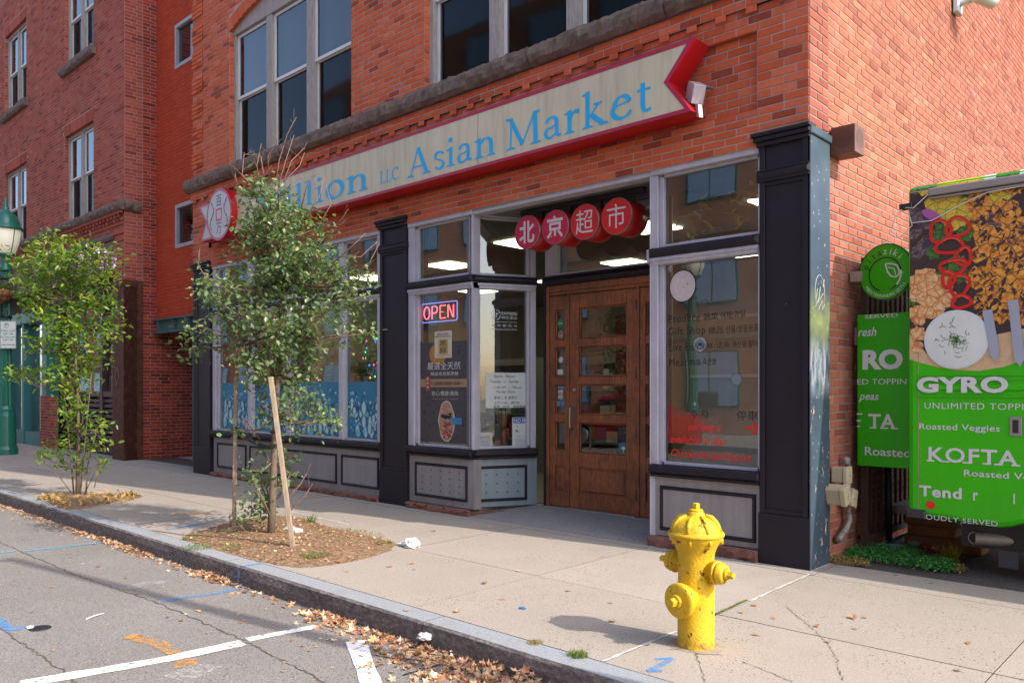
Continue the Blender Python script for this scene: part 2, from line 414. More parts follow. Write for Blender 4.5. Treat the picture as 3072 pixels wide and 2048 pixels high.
def asphaltmat(name, c):
    b = NB(name)
    base = b.mix(b.ramp(b.noise(.8, 5, .6), [(.3, 0), (.75, 1)]), c, tuple(x*1.28 for x in c))
    v = b.vor(120); base = b.mix(b.ramp(v, [(.1, .8), (.35, 0)]), base, tuple(x*2.3 for x in c))
    base = b.mix(b.ramp(b.noise(90, 3), [(.32, .85), (.5, 0)]), base, tuple(x*.35 for x in c))
    g = b.ramp(b.noise(95, 1), [(.70, 0), (.72, 1)]); base = b.mix(g, base, (.42, .36, .27))
    b.col(base); b.bump(b.math('ADD', v, b.noise(60, 3)), .6, .005); return b.done(.85, 0, .35)
ASPH = asphaltmat('street_asphalt', (.185, .168, .153))
LOTA = asphaltmat('lot_asphalt', (.07, .058, .052))
GRAN = NB('granite')
_n = GRAN.noise(120, 6, .8); _c = GRAN.mix(GRAN.ramp(_n, [(.35, 0), (.65, 1)]), (.17, .18, .19), (.37, .385, .40))
_c = GRAN.mix(GRAN.ramp(GRAN.noise(3, 6, .7), [(.5, 0), (.75, .55)]), _c, (.22, .17, .13)); GRAN.col(_c); GRAN.bump(GRAN.noise(50, 8, .75), .5, .01); GRAN = GRAN.done(.75, 0, .3)
GRANF = NB('granite_rough_face')
_n = GRANF.noise(22, 9, .8, GRANF.coord((1, 1, 2))); _c = GRANF.ramp(_n, [(.3, (.08, .07, .067)), (.5, (.17, .148, .14)), (.66, (.36, .33, .32))])
GRANF.col(_c); GRANF.bump(_n, 1, .03); GRANF = GRANF.done(.9, 0, .2)
SZ = -.15
m = MB(); m.wbox(-120, 90, -60, -3.12, SZ-.3, SZ); m.build('road', ASPH, kind='structure')
m = MB(); m.wbox(-120, 90, -60, 120, -.8, -.46); m.build('ground', LOTA, kind='structure')
m = MB(); m.wbox(0.05, 40, .42, 40, -.3, -.02); m.build('parking_lot_surface', LOTA, kind='structure')
# pavement with slabs
pv = bpy.data.objects.new('pavement', None); 
m = MB(); m.wbox(-70, 40, -2.93, .02, -.3, -.010); m.wbox(-70, -.02, .02, 1.2, -.3, -.010)
pv = m.build('pavement', JOINT, kind='structure')
slab_mesh = {}
def slab(x0, x1, y0, y1, z=0.0, mat=CONC):
    mm = MB(); w, d = x1-x0, y1-y0; key = (round(w, 3), round(d, 3), mat.name)
    if key not in slab_mesh:
        mm.box(Plane((0, 0), (1, 0)), 0, w, -.09, 0, -d, 0)
        g = .004; mm = MB(); q = [(0, 0), (w, 0), (w, d), (0, d)]; e = q
        mm.add([(a, b, 0) for a, b in e]+[(a, b, -.003) for a, b in q]+[(a, b, -.05) for a, b in q], [(0, 1, 2, 3)]+[f for i in range(4) for f in ((i, i+4, (i+1) % 4+4, (i+1) % 4), (i+4, i+8, (i+1) % 4+8, (i+1) % 4+4))])
        mm.f = [f[::-1] if len(f) == 4 and i else f for i, f in enumerate(mm.f)]
        mm.mi = [0]+[1]*(len(mm.f)-1); slab_mesh[key] = mm.mesh('paving_slab', [mat, JOINT])
    o = bpy.data.objects.new('paving_slab', slab_mesh[key]); COL.objects.link(o); o.parent = pv; o.location = (x0, y0, z); return o
gp = .0035
x = .08-1.6*26
while x < 14:
    for ya, yb in ((-2.925, -1.66), (-1.66, -.14)):
        slab(x+.0025, x+1.6-.0025, ya+.0045, yb-.0045, rnd.uniform(-.001, .001))
    if x < -.5: slab(x+gp, x+1.6-gp, -.14+gp, 0.5, 0)
    else: slab(x+gp, x+1.6-gp, -.14+gp, .40, 0)
    x += 1.6
# white joint sealant and moss in the joint that runs past the hydrant
SEAL = paint('white_sealant', (.66, .65, .63), .7, .3, 30, 60, .3)
def strip(mb, pts, w, z, jit=.15):
    P3 = [Vector((p[0], p[1], z)) for p in pts]; L = []; 
    for i, p in enumerate(P3):
        t = (P3[min(i+1, len(P3)-1)]-P3[max(i-1, 0)]).normalized(); s = Vector((-t.y, t.x, 0))*(w*(1+rnd.uniform(-jit, jit))/2); L += [p+s, p-s]
    b = len(mb.v); mb.v += L
    for i in range(len(P3)-1): mb.f.append([b+2*i, b+2*i+1, b+2*i+3, b+2*i+2]); mb.mi.append(mb.k); mb.sm.append(False)
def wob(a, b, n, amp):
    out = []
    for i in range(n+1):
        t = i/n; out.append((a[0]+(b[0]-a[0])*t+rnd.uniform(-amp, amp), a[1]+(b[1]-a[1])*t+rnd.uniform(-amp, amp)))
    return out
m = MB(); strip(m, wob((.075, -2.92), (.08, -1.78), 30, .003), .02, .003, .5); strip(m, wob((.08, -1.2), (.05, -.12), 26, .003), .013, .003, .7)
strip(m, wob((-1.55, -.035), (-.02, -.035), 40, .003), .014, .003, .9); strip(m, wob((.02, -.03), (.02, .4), 14, .003), .018, .003, .6)
strip(m, wob((-6.2, -1.2), (-4.6, -1.28), 26, .01), .02, .003, .9)
m.build('joint_sealant', SEAL, pv, kind='stuff')
CRACK = flat('crack_dark', (.10, .08, .06), .95)
def crack(mb, a, b, n, amp, w, z):
    pts = wob(a, b, n, amp); strip(mb, pts, w, z, .6)
m = MB()
for pa, pb in (((2089, 1955), (2115, 2048)), ((2060, 1945), (2090, 1962)), ((2090, 1962), (2170, 1965)), ((2360, 1820), (2460, 1905)), ((2500, 1955), (2530, 2040)), ((2230, 1985), (2380, 2045)), ((2460, 1905), (2500, 1955)), ((2010, 1948), (2060, 1945))):
    a, b = onG(*pa), onG(*pb); crack(m, a, b, 18, .010, .0038, .0032)
m.build('pavement_crack', CRACK, pv, kind='stuff')
m = MB()
for pa, pb in (((0, 1626), (214, 1719)), ((214, 1719), (480, 1810)), ((0, 1882), (196, 2017)), ((196, 2017), (240, 2060)), ((739, 1924), (980, 2048)), ((480, 1810), (739, 1924))):
    a, b = onG(*pa, SZ), onG(*pb, SZ); crack(m, a, b, 34, .014, .009, SZ+.003)
m.build('road_crack', flat('crack_sand', (.10, .075, .05), .95), bpy.data.objects['road'], kind='stuff')
# granite kerb
kb = bpy.data.objects.new('kerb', None); COL.objects.link(kb); kb['kind'] = 'structure'
def kerb_stone(x0, x1):
    mb = MB(); n = max(2, int((x1-x0)/.12)); rows = []
    for i in range(n+1):
        x = x0+(x1-x0)*i/n; nz = lambda s: noise.noise(Vector((x*1.7, s, 3)))
        rows.append([(x, -2.932, -.2), (x, -2.932, .002), (x, -3.10+.006*nz(1), .003+.002*nz(5)), (x, -3.118+.009*nz(2), -.012+.006*nz(6)), (x, -3.125+.016*nz(3.3), -.07), (x, -3.13+.014*nz(9), -.21)])
    k = 6
    for i in range(n+1): mb.v += [Vector(p) for p in rows[i]]
    for i in range(n):
        for j in range(k-1): mb.f.append([i*k+j, (i+1)*k+j, (i+1)*k+j+1, i*k+j+1]); mb.mi.append(0 if j < 2 else 1); mb.sm.append(False)
    mb.f.append(list(range(k))); mb.mi.append(1); mb.sm.append(False); mb.f.append([n*k+j for j in range(k)][::-1]); mb.mi.append(1); mb.sm.append(False)
    mb.build('kerb_stone', [GRAN, GRANF], kb)
ks = [-60, -48, -36, -29, -24, -20.6, -17.4, -14.5, -11.9, -9.2, -6.6, -3.83, -1.21, 1.3, 3.8, 6.4, 9, 14, 24, 40]
for a, b in zip(ks, ks[1:]): kerb_stone(a+.004, b-.004)
# far side of the street
m = MB(); m.wbox(-120, 90, -17, -12.0, -.3, -.01); m.build('far_pavement', CONC, kind='structure')
m = MB(); m.wbox(-120, 90, -12.0, -11.85, -.3, 0); m.build('far_kerb', GRAN, kind='structure')
YL = flat('yellow_road_line', (.55, .33, .03), .8)
m = MB()
for yy in (-7.4, -7.6): m.add([(-90, yy, SZ+.004), (60, yy, SZ+.004), (60, yy+.1, SZ+.004), (-90, yy+.1, SZ+.004)], [(0, 1, 2, 3)])
m.build('centre_line', YL, bpy.data.objects['road'])
# worn paint on road and pavement
def worn(name, c, t0, t1, sc=26, alpha=1.0, stretch=(1, 1, 1)):
    b = NB(name); b.col(c); tr = b.n('ShaderNodeBsdfTransparent'); mx = b.n('ShaderNodeMixShader')
    a = b.math('MULTIPLY', b.ramp(b.noise(sc, 6, .75, b.coord(stretch)), [(t0, 0), (t1, 1)]), alpha)
    b.b.inputs['Roughness'].default_value = .8
    b.l(a, mx.inputs[0]); b.l(tr.outputs[0], mx.inputs[1]); b.l(b.b.outputs[0], mx.inputs[2]); b.l(mx.outputs[0], b.out.inputs[0]); MATS[name] = b.m; return b.m
WHITEL = worn('thermoplastic_white', (.74, .72, .68), .40, .45, 22, 1.0, (1.6, 1, 1))
BLUEP = worn('blue_marking_paint', (.08, .28, .60), .35, .62, 16, .8)
BLUE2 = worn('pale_blue_marking_paint', (.09, .34, .52), .3, .5, 20, .9)
ORNP = worn('orange_marking_paint', (.70, .30, .03), .40, .66, 14, .8)
WHP = worn('white_marking_paint', (.62, .60, .58), .42, .8, 20, .7)
RD = bpy.data.objects['road']
def mark(name, mat, parent, pts, w, z, par=True):
    mb = MB(); P = [onG(px, py, z if par else 0) for px, py in pts]; out = []
    for a, b in zip(P, P[1:]):
        n = max(1, int((b-a).length/.12))
        for i in range(n): out.append(a+(b-a)*i/n)
    out.append(P[-1]); strip(mb, [(p.x, p.y) for p in out], w, z, .12); return mb.build(name, mat, parent)
z0 = SZ+.0045
mark('parking_line', WHITEL, RD, [(60, 2050), (300, 2010), (500, 1975), (728, 1926)], .12, z0)
mark('parking_line', WHITEL, RD, [(742, 1917), (880, 1890), (952, 1878)], .09, z0)
mark('parking_line', WHITEL, RD, [(1068, 1920), (1090, 1985), (1118, 2060)], .12, z0)
mark('spray_mark', BLUE2, RD, [(70, 1652), (180, 1640), (335, 1622)], .05, z0)
mark('spray_mark', BLUE2, RD, [(0, 1657), (46, 1651)], .05, z0)
mark('spray_mark', BLUEP, RD, [(486, 1803), (560, 1788), (640, 1780), (745, 1757)], .07, z0)
mark('spray_mark', BLUEP, RD, [(-5, 1855), (30, 1892), (75, 1876)], .07, z0)
mark('spray_mark', WHP, RD, [(370, 1765), (440, 1747), (500, 1745)], .13, z0)
mark('spray_mark', WHP, RD, [(540, 2005), (615, 2020)], .25, z0)
mark('spray_mark', ORNP, RD, [(385, 1905), (470, 1925), (530, 1960)], .10, z0+.0015)
mark('spray_mark', ORNP, RD, [(525, 1990), (590, 1985)], .14, z0+.0015)
z1 = .0035
mark('spray_mark', BLUEP, pv, [(505, 1587), (560, 1578), (618, 1567)], .08, z1)
mark('spray_mark', ORNP, pv, [(510, 1543), (575, 1541), (632, 1538)], .12, z1)
mark('spray_mark', ORNP, pv, [(885, 1497), (960, 1490), (1022, 1484)], .07, z1)
mark('spray_mark', BLUEP, pv, [(1966, 1975), (2022, 1972)], .035, z1)
mark('spray_mark', BLUEP, pv, [(2018, 1973), (1950, 2010)], .045, z1+.0006)
mark('spray_mark', BLUEP, pv, [(1942, 2011), (1990, 2008)], .035, z1+.0012)
m = MB(); a = onG(760, 1693, .004)
m.add([(a.x-.03, -2.94, .0045), (a.x+.03, -2.94, .0045), (a.x+.03, -3.105, .0055), (a.x-.03, -3.105, .0055)], [(3, 2, 1, 0)])
m.add([(a.x-.022, -3.148, -.01), (a.x+.02, -3.148, -.01), (a.x+.015, -3.156, -.148), (a.x-.02, -3.156, -.148)], [(3, 2, 1, 0)])
m.build('spray_mark', BLUEP, kb)
# ================================================================ MARKET BUILDING
ZH = 3.57
mk = thing('market_building', 'red brick corner building with the grey and black shopfront and the long ribbon sign', 'building', (-5.5, 0, 0))
bs = BrickSet()
ARCR = lambda uc, u, zs, hw, rise: zs + (math.sqrt(((hw*hw+rise*rise)/(2*rise))**2-(u-uc)**2)-((hw*hw+rise*rise)/(2*rise)-rise))
W1 = (-9.77, -6.36); W2 = (-4.83, -1.42)
def archholes(w, zs, rise):
    uc, hw = (w[0]+w[1])/2, (w[1]-w[0])/2; n = 24; out = [(w[0], w[1], 5.17, zs)]
    for i in range(n):
        a, b = w[0]+(w[1]-w[0])*i/n, w[0]+(w[1]-w[0])*(i+1)/n
        out.append((a, b, zs-.001, ARCR(uc, (a+b)/2, zs, hw, rise)))
    return out
AH = archholes(W1, 7.40, .30)+archholes(W2, 7.40, .30)
class Dummy: pass
fw = MB(); fwall = thing('front_wall', '', '')
# the wall parts are real meshes, made after the bricks are listed
COL.objects.unlink(fwall); bpy.data.objects.remove(fwall)
def newpart(name, mat, parent):
    o = bpy.data.objects.new(name, bpy.data.meshes.new(name)); COL.objects.link(o); o.parent = parent; o.data.materials.append(mat); return o
def setmesh(o, mb, mats):
    old = o.data; o.data = mb.mesh(o.name.split('.')[0], mats, parent_org(o.parent))
fwall = newpart('front_wall', MO, mk); swall = newpart('side_wall', MOS, mk)
XL = -11.1
def cullarch(u, z):
    for w in (W1, W2):
        uc, hw = (w[0]+w[1])/2, (w[1]-w[0])/2
        if w[0]-.09 < u < w[1]+.09 and 7.30 < z < ARCR(uc, min(max(u, w[0]), w[1]), 7.40, hw, .30)+.24: return True
    return False
wall(bs, fw, fwall, 0, PF, XL, 0, ZH, 3.90, 0)
wall(bs, fw, fwall, 0, PF, -.46, 0, 3.90, 4.57, 0); wall(bs, fw, fwall, 0, PF, XL, -10.5, 3.90, 4.57, 0)
wall(bs, fw, fwall, 0, PF, -10.5, -.46, 3.90, 4.57, -.045)
m = MB()
for a, b, c, e in ((-10.5, -.46, 3.888, 3.90), (-10.5, -.46, 4.568, 4.58)): m.box(PF, a, b, c, e, -.06, -.004)
m.build('panel_edge', BR, mk, kind='stuff')
wall(bs, fw, fwall, 0, PF, XL, 0, 4.57, 4.787, 0)
wall(bs, fw, fwall, 0, PF, XL-.02, .0, 4.787, 4.932, .03, phase=.1)
wall(bs, fw, fwall, 0, PF, XL, 0, 5.17, 9.2, 0, holes=AH, cull=cullarch)
k = 0
x = XL+.12
while x < -.1:   # corbel headers under the ledge
    bs.add(PF, x, x+.1, 4.722, 4.785, .05, 0, fwall); x += .29
for j, zz in enumerate([5.34, 5.78, 6.22, 6.66, 7.10, 7.54, 7.98]):   # toothed quoins at the left end
    wq = .38 if j % 2 == 0 else .56
    for r in range(4):
        za = zz+r*CO
        for q in range(int(wq/.19)): bs.add(PF, XL+.005+q*.19+.004, XL+(q+1)*.19, za+.004, za+CO-.005, .022, 0, fwall)
for w in (W1, W2):      # soldier arches
    uc, hw = (w[0]+w[1])/2, (w[1]-w[0])/2; rise = .30; R = (hw*hw+rise*rise)/(2*rise); zc = 7.40+rise-R; a0 = math.asin(hw/R)*1.03
    n = int(2*a0*R/.072)
    sb = MB(); 
    for i in range(n):
        a, b = -a0+2*a0*i/n+.0005, -a0+2*a0*(i+1)/n-.0012
        for r0, r1 in ((R, R+.2),):
            pts = [(uc+math.sin(a)*r0, zc+math.cos(a)*r0), (uc+math.sin(b)*r0, zc+math.cos(b)*r0), (uc+math.sin(b)*r1, zc+math.cos(b)*r1), (uc+math.sin(a)*r1, zc+math.cos(a)*r1)]
            d = rnd.uniform(-.001, .003); sb.poly(PF, pts, -.12, d)
    sb.build('window_arch', BR, mk, kind='stuff')
fw.mat(0)
for w in (W1, W2):     # reveals of the window openings in brick
    for uu, s in ((w[0], 1), (w[1], -1)):
        Pj = Plane((uu, 0), (0, 1)) if s == 1 else Plane((uu, .14), (0, -1))
        for r in range(30):
            za = 5.20+r*CO
            if za > 7.36: break
            bs.add(Pj, .002, .135, za+.004, za+CO-.004, .001, 0, fwall)
        fw.sheet(Pj, [(0, 5.17), (.14, 5.17), (.14, 7.42), (0, 7.42)], -.006)
# plain masonry above what the photo shows, roof and inner shell
m = MB(); m.wbox(XL, 0, 0, 12.5, 9.2, 13.2); m.build('upper_masonry', FARB, mk)
setmesh(fwall, fw, [MO])
sw = MB()
wall(bs, sw, swall, 2, PS, 0.005, .40, 3.68, 9.2, 0, phase=.05)
wall(bs, sw, swall, 1, PS, .405, 13, -.02, 9.2, -.014, phase=.02)
sw.sheet(PS, [(0, 9.19), (13, 9.19), (13, 9.21), (0, 9.21)], -.02)
setmesh(swall, sw, [MOS])
flush(bs, mk, [BR, BRS, BRR], 300)
# solid backs: room behind upper windows, ceilings
m = MB()
m.wbox(XL, -.02, .16, .2, 3.57, 5.2); m.wbox(XL, -.02, 4.0, 4.1, 5.2, 9.2); m.wbox(XL, -.02, .2, 12, 5.10, 5.2); m.wbox(XL, XL+.15, 0.01, 12, 0, 9.2)
m.wbox(-6.3, -4.9, .12, .2, 5.2, 9.2); m.wbox(-1.36, -.05, .12, .2, 5.2, 9.2); m.wbox(XL, -9.8, .12, .2, 5.2, 9.2); m.wbox(XL, -.02, .1, .2, 7.72, 9.2)
m.build('upper_rooms', DARKIN, mk)
# rock-faced ledge
def ledge(parent, P, u0, u1, z0, z1, d, name='ledge_stone', seed=0, ch=.02):
    mb = MB(); n = max(3, int((u1-u0)/.035)); k = 7; prof = [(-.02, z0), (d*.55, z0), (d*.9, z0+(z1-z0)*.2), (d, z0+(z1-z0)*.45), (d*.95, z0+(z1-z0)*.72), (d*.7, z1-.01), (-.02, z1)]
    for i in range(n+1):
        u = u0+(u1-u0)*i/n
        for j, (dd, z) in enumerate(prof):
            q = Vector((u*7+seed, z*9, j*.3)); a = .022*noise.noise(q)+.016*noise.noise(q*3.1)
            if 0 < j < 6: dd += a*1.3; z += .014*noise.noise(q*2.3+Vector((9, 0, 0)))*(1 if j not in (1,) else .3)
            mb.v.append(P.pt(u, z, dd))
    for i in range(n):
        for j in range(k-1): mb.f.append([i*k+j, (i+1)*k+j, (i+1)*k+j+1, i*k+j+1]); mb.mi.append(0); mb.sm.append(False)
    mb.f.append(list(range(k))[::-1]); mb.mi.append(0); mb.sm.append(False); mb.f.append([n*k+j for j in range(k)]); mb.mi.append(0); mb.sm.append(False)
    return mb.build(name, STONE, parent)
js = [-11.22, -9.6, -8.0, -6.0, -4.45, -3.03, -1.32, .06]
for i, (a, b) in enumerate(zip(js, js[1:])): ledge(mk, PF, a+.003, b-.003, 4.932, 5.165, .13, seed=i*3)
# ---- sash windows
def sash_window(parent, P, u0, u1, z0, z1, lights, head=None, dep=-.11, blind=0.0, casing=CASEW, mull=.16):
    """a bank of double-hung windows between u0 and u1"""
    wf = MB(); n = lights; cw = .07
    top = z1
    wf.box(P, u0, u0+cw, z0, top, dep-.06, dep+.03); wf.box(P, u1-cw, u1, z0, top, dep-.06, dep+.03)
    wd = (u1-u0-2*cw-(n-1)*mull)/n
    for i in range(1, n):
        a = u0+cw+i*wd+(i-1)*mull; wf.box(P, a, a+mull, z0, top, dep-.06, dep+.035)
    if head: 
        uc, hw = (u0+u1)/2, (u1-u0)/2; N = 24
        for i in range(N):
            a, b = u0+(u1-u0)*i/N, u0+(u1-u0)*(i+1)/N; wf.poly(P, [(a, top-.06), (b, top-.06), (b, ARCR(uc, b, top, hw, head)), (a, ARCR(uc, a, top, hw, head))], dep-.05, dep+.045)
    else: wf.box(P, u0+cw, u1-cw, top-.07, top, dep-.05, dep+.032)
    w = wf.build('window', casing, parent)
    ztop = top-.07
    for i in range(n):
        a = u0+cw+i*(wd+mull)+.004; b = a+wd-.008; zm = (z0+ztop)/2+.02
        for nm, za, zb, dd, mt in (('upper_sash', zm, ztop, dep-.005, WHITEF), ('lower_sash', z0+.02, zm+.03, dep-.04, WHITEF)):
            s = MB(); t = .045; s.box(P, a, a+t, za, zb, dd-.03, dd); s.box(P, b-t, b, za, zb, dd-.03, dd); s.box(P, a+t, b-t, za, za+t, dd-.03, dd); s.box(P, a+t, b-t, zb-t, zb, dd-.03, dd)
            if nm == 'lower_sash': 
                s.mat(1); q = .02; s.box(P, a+t, a+t+q, za+t, zb-t, dd-.028, dd-.008); s.box(P, b-t-q, b-t, za+t, zb-t, dd-.028, dd-.008); s.box(P, a+t+q, b-t-q, za+t, za+t+q, dd-.028, dd-.008)
            s.build(nm, [mt, ALU], w)
            g = MB(); g.sheet(P, [(a+t, za+t), (b-t, za+t), (b-t, zb-t), (a+t, zb-t)], dd-.018); g.build('pane', UGLASS if nm == 'upper_sash' else SCRG, w)
        if blind:
            g = MB(); bl = zm+(ztop-zm)*(1-blind) if blind < 1 else zm; g.box(P, a+.02, b-.02, bl, ztop, dd-.13, dd-.12); g.build('window_blind', BLINDM, w)
    return w
BLINDM = flat('blind_fabric', (.20, .18, .2), .9)
sash_window(mk, PF, W1[0], W1[1], 5.17, 7.40, 3, head=.30, blind=.8)
sash_window(mk, PF, W2[0], W2[1], 5.17, 7.40, 3, head=.30)
# ================================================================ SHOPFRONT
DB = -.05        # frames sit 5 cm behind the pilaster fronts
def pilaster(x0, x1, side=False):
    m = MB(); e = .0
    m.wbox(x0, x1, .0, .38 if not side else .40, 0, .43, .006)
    m.wbox(x0+.012, x1-.012, .02, .38 if not side else .398, .43, 3.60, .004)
    for a, b in ((x0+.012, x0+.06), (x1-.06, x1-.012)): m.wbox(a, b, .0, .02, .43, 3.60, .004)
    m.wbox(x0+.06, x1-.06, .004, .02, .43, .47, .006); m.wbox(x0+.06, x1-.06, .004, .02, 3.22, 3.27, .004)
    m.wbox(x0-.012, x1+.012, -.03, .05, 3.275, 3.345, .02); m.wbox(x0-.004, x1+.004, -.014, .05, 3.255, 3.276); m.wbox(x0-.004, x1+.004, -.014, .05, 3.344, 3.36)
    m.wbox(x0-.01, x1+.01, -.02, .05, 3.56, 3.60, .008); m.wbox(x0-.03, x1+.02, -.045, .06, 3.60, 3.64, .012); m.wbox(x0-.045, x1+.028, -.06, .07, 3.64, 3.675, .01)
    return m.build('pilaster', BLACKP, mk, bevel=.003)
pilaster(-11.08, -10.45); pilaster(-5.74, -5.18); pilaster(-.45, -.002)
# slate-blue side of the corner pilaster with scratches, peeled paint and graffiti
b = NB('slate_peeling_paint')
sp = b.n('ShaderNodeSeparateXYZ'); b.l(b.pos.outputs['Position'], sp.inputs[0])
base = b.mix(b.ramp(b.noise(2.5, 5), [(.3, 0), (.7, 1)]), (.055, .085, .115), (.032, .052, .072))
zf = sp.outputs[2]
gm = b.math('MULTIPLY', b.ramp(b.math('ABSOLUTE', b.math('SUBTRACT', zf, 2.05)), [(.0, 1), (.30, .0)]), b.ramp(b.noise(9, 4), [(.3, .4), (.6, 1)]))
base = b.mix(gm, base, (.19, .22, .07))
wm = b.math('MULTIPLY', b.ramp(b.math('ABSOLUTE', b.math('SUBTRACT', zf, 1.66)), [(.12, 1), (.26, .0)]), b.ramp(b.noise(10, 6, .8, b.coord((2, 2, .5))), [(.42, 0), (.55, .6)]))
base = b.mix(wm, base, (.36, .40, .42))
low = b.ramp(zf, [(.0, 1), (1, 0)])
pe = b.math('MULTIPLY', b.ramp(b.noise(9, 6, .6, b.coord((1.6, 1.6, .8))), [(.635, 0), (.645, 1)]), b.ramp(b.math('MULTIPLY', zf, .6), [(.93, 1), (1.0, .0)]))
base = b.mix(pe, base, (.60, .36, .27))
fl = b.math('MULTIPLY', b.ramp(b.vor(24, b.coord((1, 1, .45))), [(.10, 1), (.13, 0)]), .75)
base = b.mix(fl, base, (.48, .47, .40))
b.col(base); b.bump(pe, .5, .01); SLATE = b.done(.6, 0, .25)
m = MB(); m.box(PS, .0, .40, 0, 3.585, .0, .012, .003); m.box(PS, -.02, .41, 3.585, 3.655, .0, .03, .008)
m.build('pilaster_side', SLATE, mk)
def graf(mb, P, d, strokes, w):
    for s in strokes:
        pts = [P.pt(u, z, d) for u, z in s]; 
        mb.tube(pts, w, 4)
m = MB(); uc, zc = PS.px(2455, 878)
graf(m, PS, .013, [[(uc+.10*math.cos(a), zc+.15*math.sin(a)) for a in [i*.5-.6 for i in range(10)]], [(uc-.09, zc-.1), (uc-.05, zc+.03), (uc-.03, zc-.09), (uc+.01, zc+.05), (uc+.0, zc-.06), (uc+.07, zc+.0)], [(uc-.1, zc-.13), (uc-.02, zc-.05), (uc-.03, zc-.15), (uc+.05, zc-.06), (uc+.05, zc-.14), (uc+.1, zc-.09)], [(uc+.02, zc+.1), (uc+.07, zc+.05), (uc+.09, zc+.12)]], .0018)
gz = m.build('graffiti', flat('graffiti_white', (.7, .7, .66), .6), mk)

def zface(mb, x0, x1, z0, z1, y0, y1, ch=0): mb.wbox(x0, x1, y0, y1, z0, z1, ch)
# --- trim helper on any plane
def bay(P, u0, u1, mulls, name_glass='shop_window', jl=.15, jr=.12, dep=DB, top=3.63, post_l=True, post_r=True, gm=TRIM):
    """jambs, mullions, transom band and panes of one shopfront bay; returns frame object"""
    f = MB(); a, b = u0+(jl if post_l else 0), u1-(jr if post_r else 0)
    segs = []; cur = a
    for q in mulls: segs.append((cur, q-.07)); cur = q+.07
    segs.append((cur, b))
    f.mat(0)
    if post_l: f.box(P, u0, a-.05, .775, 3.52, dep-.10, dep+.02, .004); f.box(P, a-.05, a, .80, 3.50, dep-.10, dep-.01, .004)
    if post_r: f.box(P, b+.04, u1, .775, 3.52, dep-.10, dep+.02, .004); f.box(P, b, b+.04, .80, 3.50, dep-.10, dep-.01, .004)
    for q in mulls: f.box(P, q-.055, q+.055, .775, 3.52, dep-.10, dep+.015, .006); f.box(P, q-.07, q+.07, .79, 3.5, dep-.09, dep-.012, .004)
    f.box(P, u0, u1, 3.52, top, dep-.10, dep+.035, .006)
    for s0, s1 in segs:
        f.box(P, s0, s1, 3.495, 3.52, dep-.08, dep-.012, .003); f.box(P, s0, s1, 2.825, 2.86, dep-.08, dep-.012, .003)
        f.box(P, s0, s1, .775, .805, dep-.08, dep-.008, .003)
    f.box(P, u0, u1, 2.665, 2.735, dep-.08, dep+.03, .012); f.box(P, u0, u1, 2.70, 2.737, dep-.08, dep+.045, .008)
    f.mat(1); f.box(P, u0-.01, u1+.01, 2.738, 2.825, dep-.08, dep+.075, .03)
    f.box(P, u0-.01, u1+.01, .695, .772, dep-.1, dep+.07, .015); f.box(P, u0-.0, u1+.0, .66, .694, dep-.1, dep+.05, .01)
    fo = f.build('shopfront_frame', [gm, BLACKP], mk, bevel=.003)
    for s0, s1 in segs:
        for z0_, z1_, nm in ((.80, 2.665, name_glass), (2.855, 3.50, 'transom_window')):
            g = MB(); g.sheet(P, [(s0, z0_), (s1, z0_), (s1, z1_), (s0, z1_)], dep-.05); g.build(nm, GLASS, mk)
    return segs
def bulkhead(P, u0, u1, panels, mat=GREYP, dep=DB, holes=None, zb=.06):
    m = MB(); m.box(P, u0, u1, zb, .66, dep-.12, dep+.0, .003); m.build('bulkhead', mat, mk)
    for a, b in panels:
        m = MB(); t = .032; z0_, z1_ = .155, .575
        m.mat(1)
        m.box(P, a, b, z0_, z0_+t, dep, dep+.022, .01); m.box(P, a, b, z1_-t, z1_, dep, dep+.022, .01); m.box(P, a, a+t, z0_+t, z1_-t, dep, dep+.0215, .01); m.box(P, b-t, b, z0_+t, z1_-t, dep, dep+.0215, .01)
        m.mat(0); m.box(P, a+t, b-t, z0_+t, z1_-t, dep, dep+.006, .002)
        m.mat(2)
        if holes:
            nx, nz = holes
            for i in range(nx):
                for j in range(nz):
                    uu = a+t+(b-a-2*t)*(i+.65)/(nx+.3); zz = z0_+t+(z1_-z0_-2*t)*(j+.7)/(nz+.4)
                    m.disc(P, uu, zz, .009, .009, dep+.004, dep+.0075, 12)
        m.build('bulkhead_panel', [mat, BLACKP, DARKIN], mk)
bay(PF, -10.42, -5.74, [-9.18, -8.02, -6.65])
bulkhead(PF, -10.42, -5.74, [(-10.27, -9.29), (-9.18, -6.76), (-6.65, -5.80)])
bay(PF, -5.18, -4.0, [], jl=.16, jr=.07)
bulkhead(PF, -5.18, -4.0, [(-5.06, -4.11)], holes=(5, 4), zb=.075)
DY = .85; SPA = Vector((-4.0, -DB)); SPB = Vector((-3.6, DY-.01))
PSP = Plane((-4.0, .0), (SPB-SPA)[:]); SPL = (SPB-SPA).length
PSP = Plane((-4.0-.05, -DB*0), (SPB-SPA)[:])
bay(PSP, .03, SPL-.02, [], jl=.05, jr=.11, dep=DB)
bulkhead(PSP, .03, SPL, [(.12, SPL-.13)], mat=GREYB, holes=(4, 3), zb=.09)
bay(PF, -1.55, -.45, [], jl=.12, jr=.03)
bulkhead(PF, -1.55, -.45, [(-1.46, -.49)], zb=.10)
PSR = Plane((-1.96, DY), (.41, -DY)); 
SRL = Vector((.41, -DY)).length
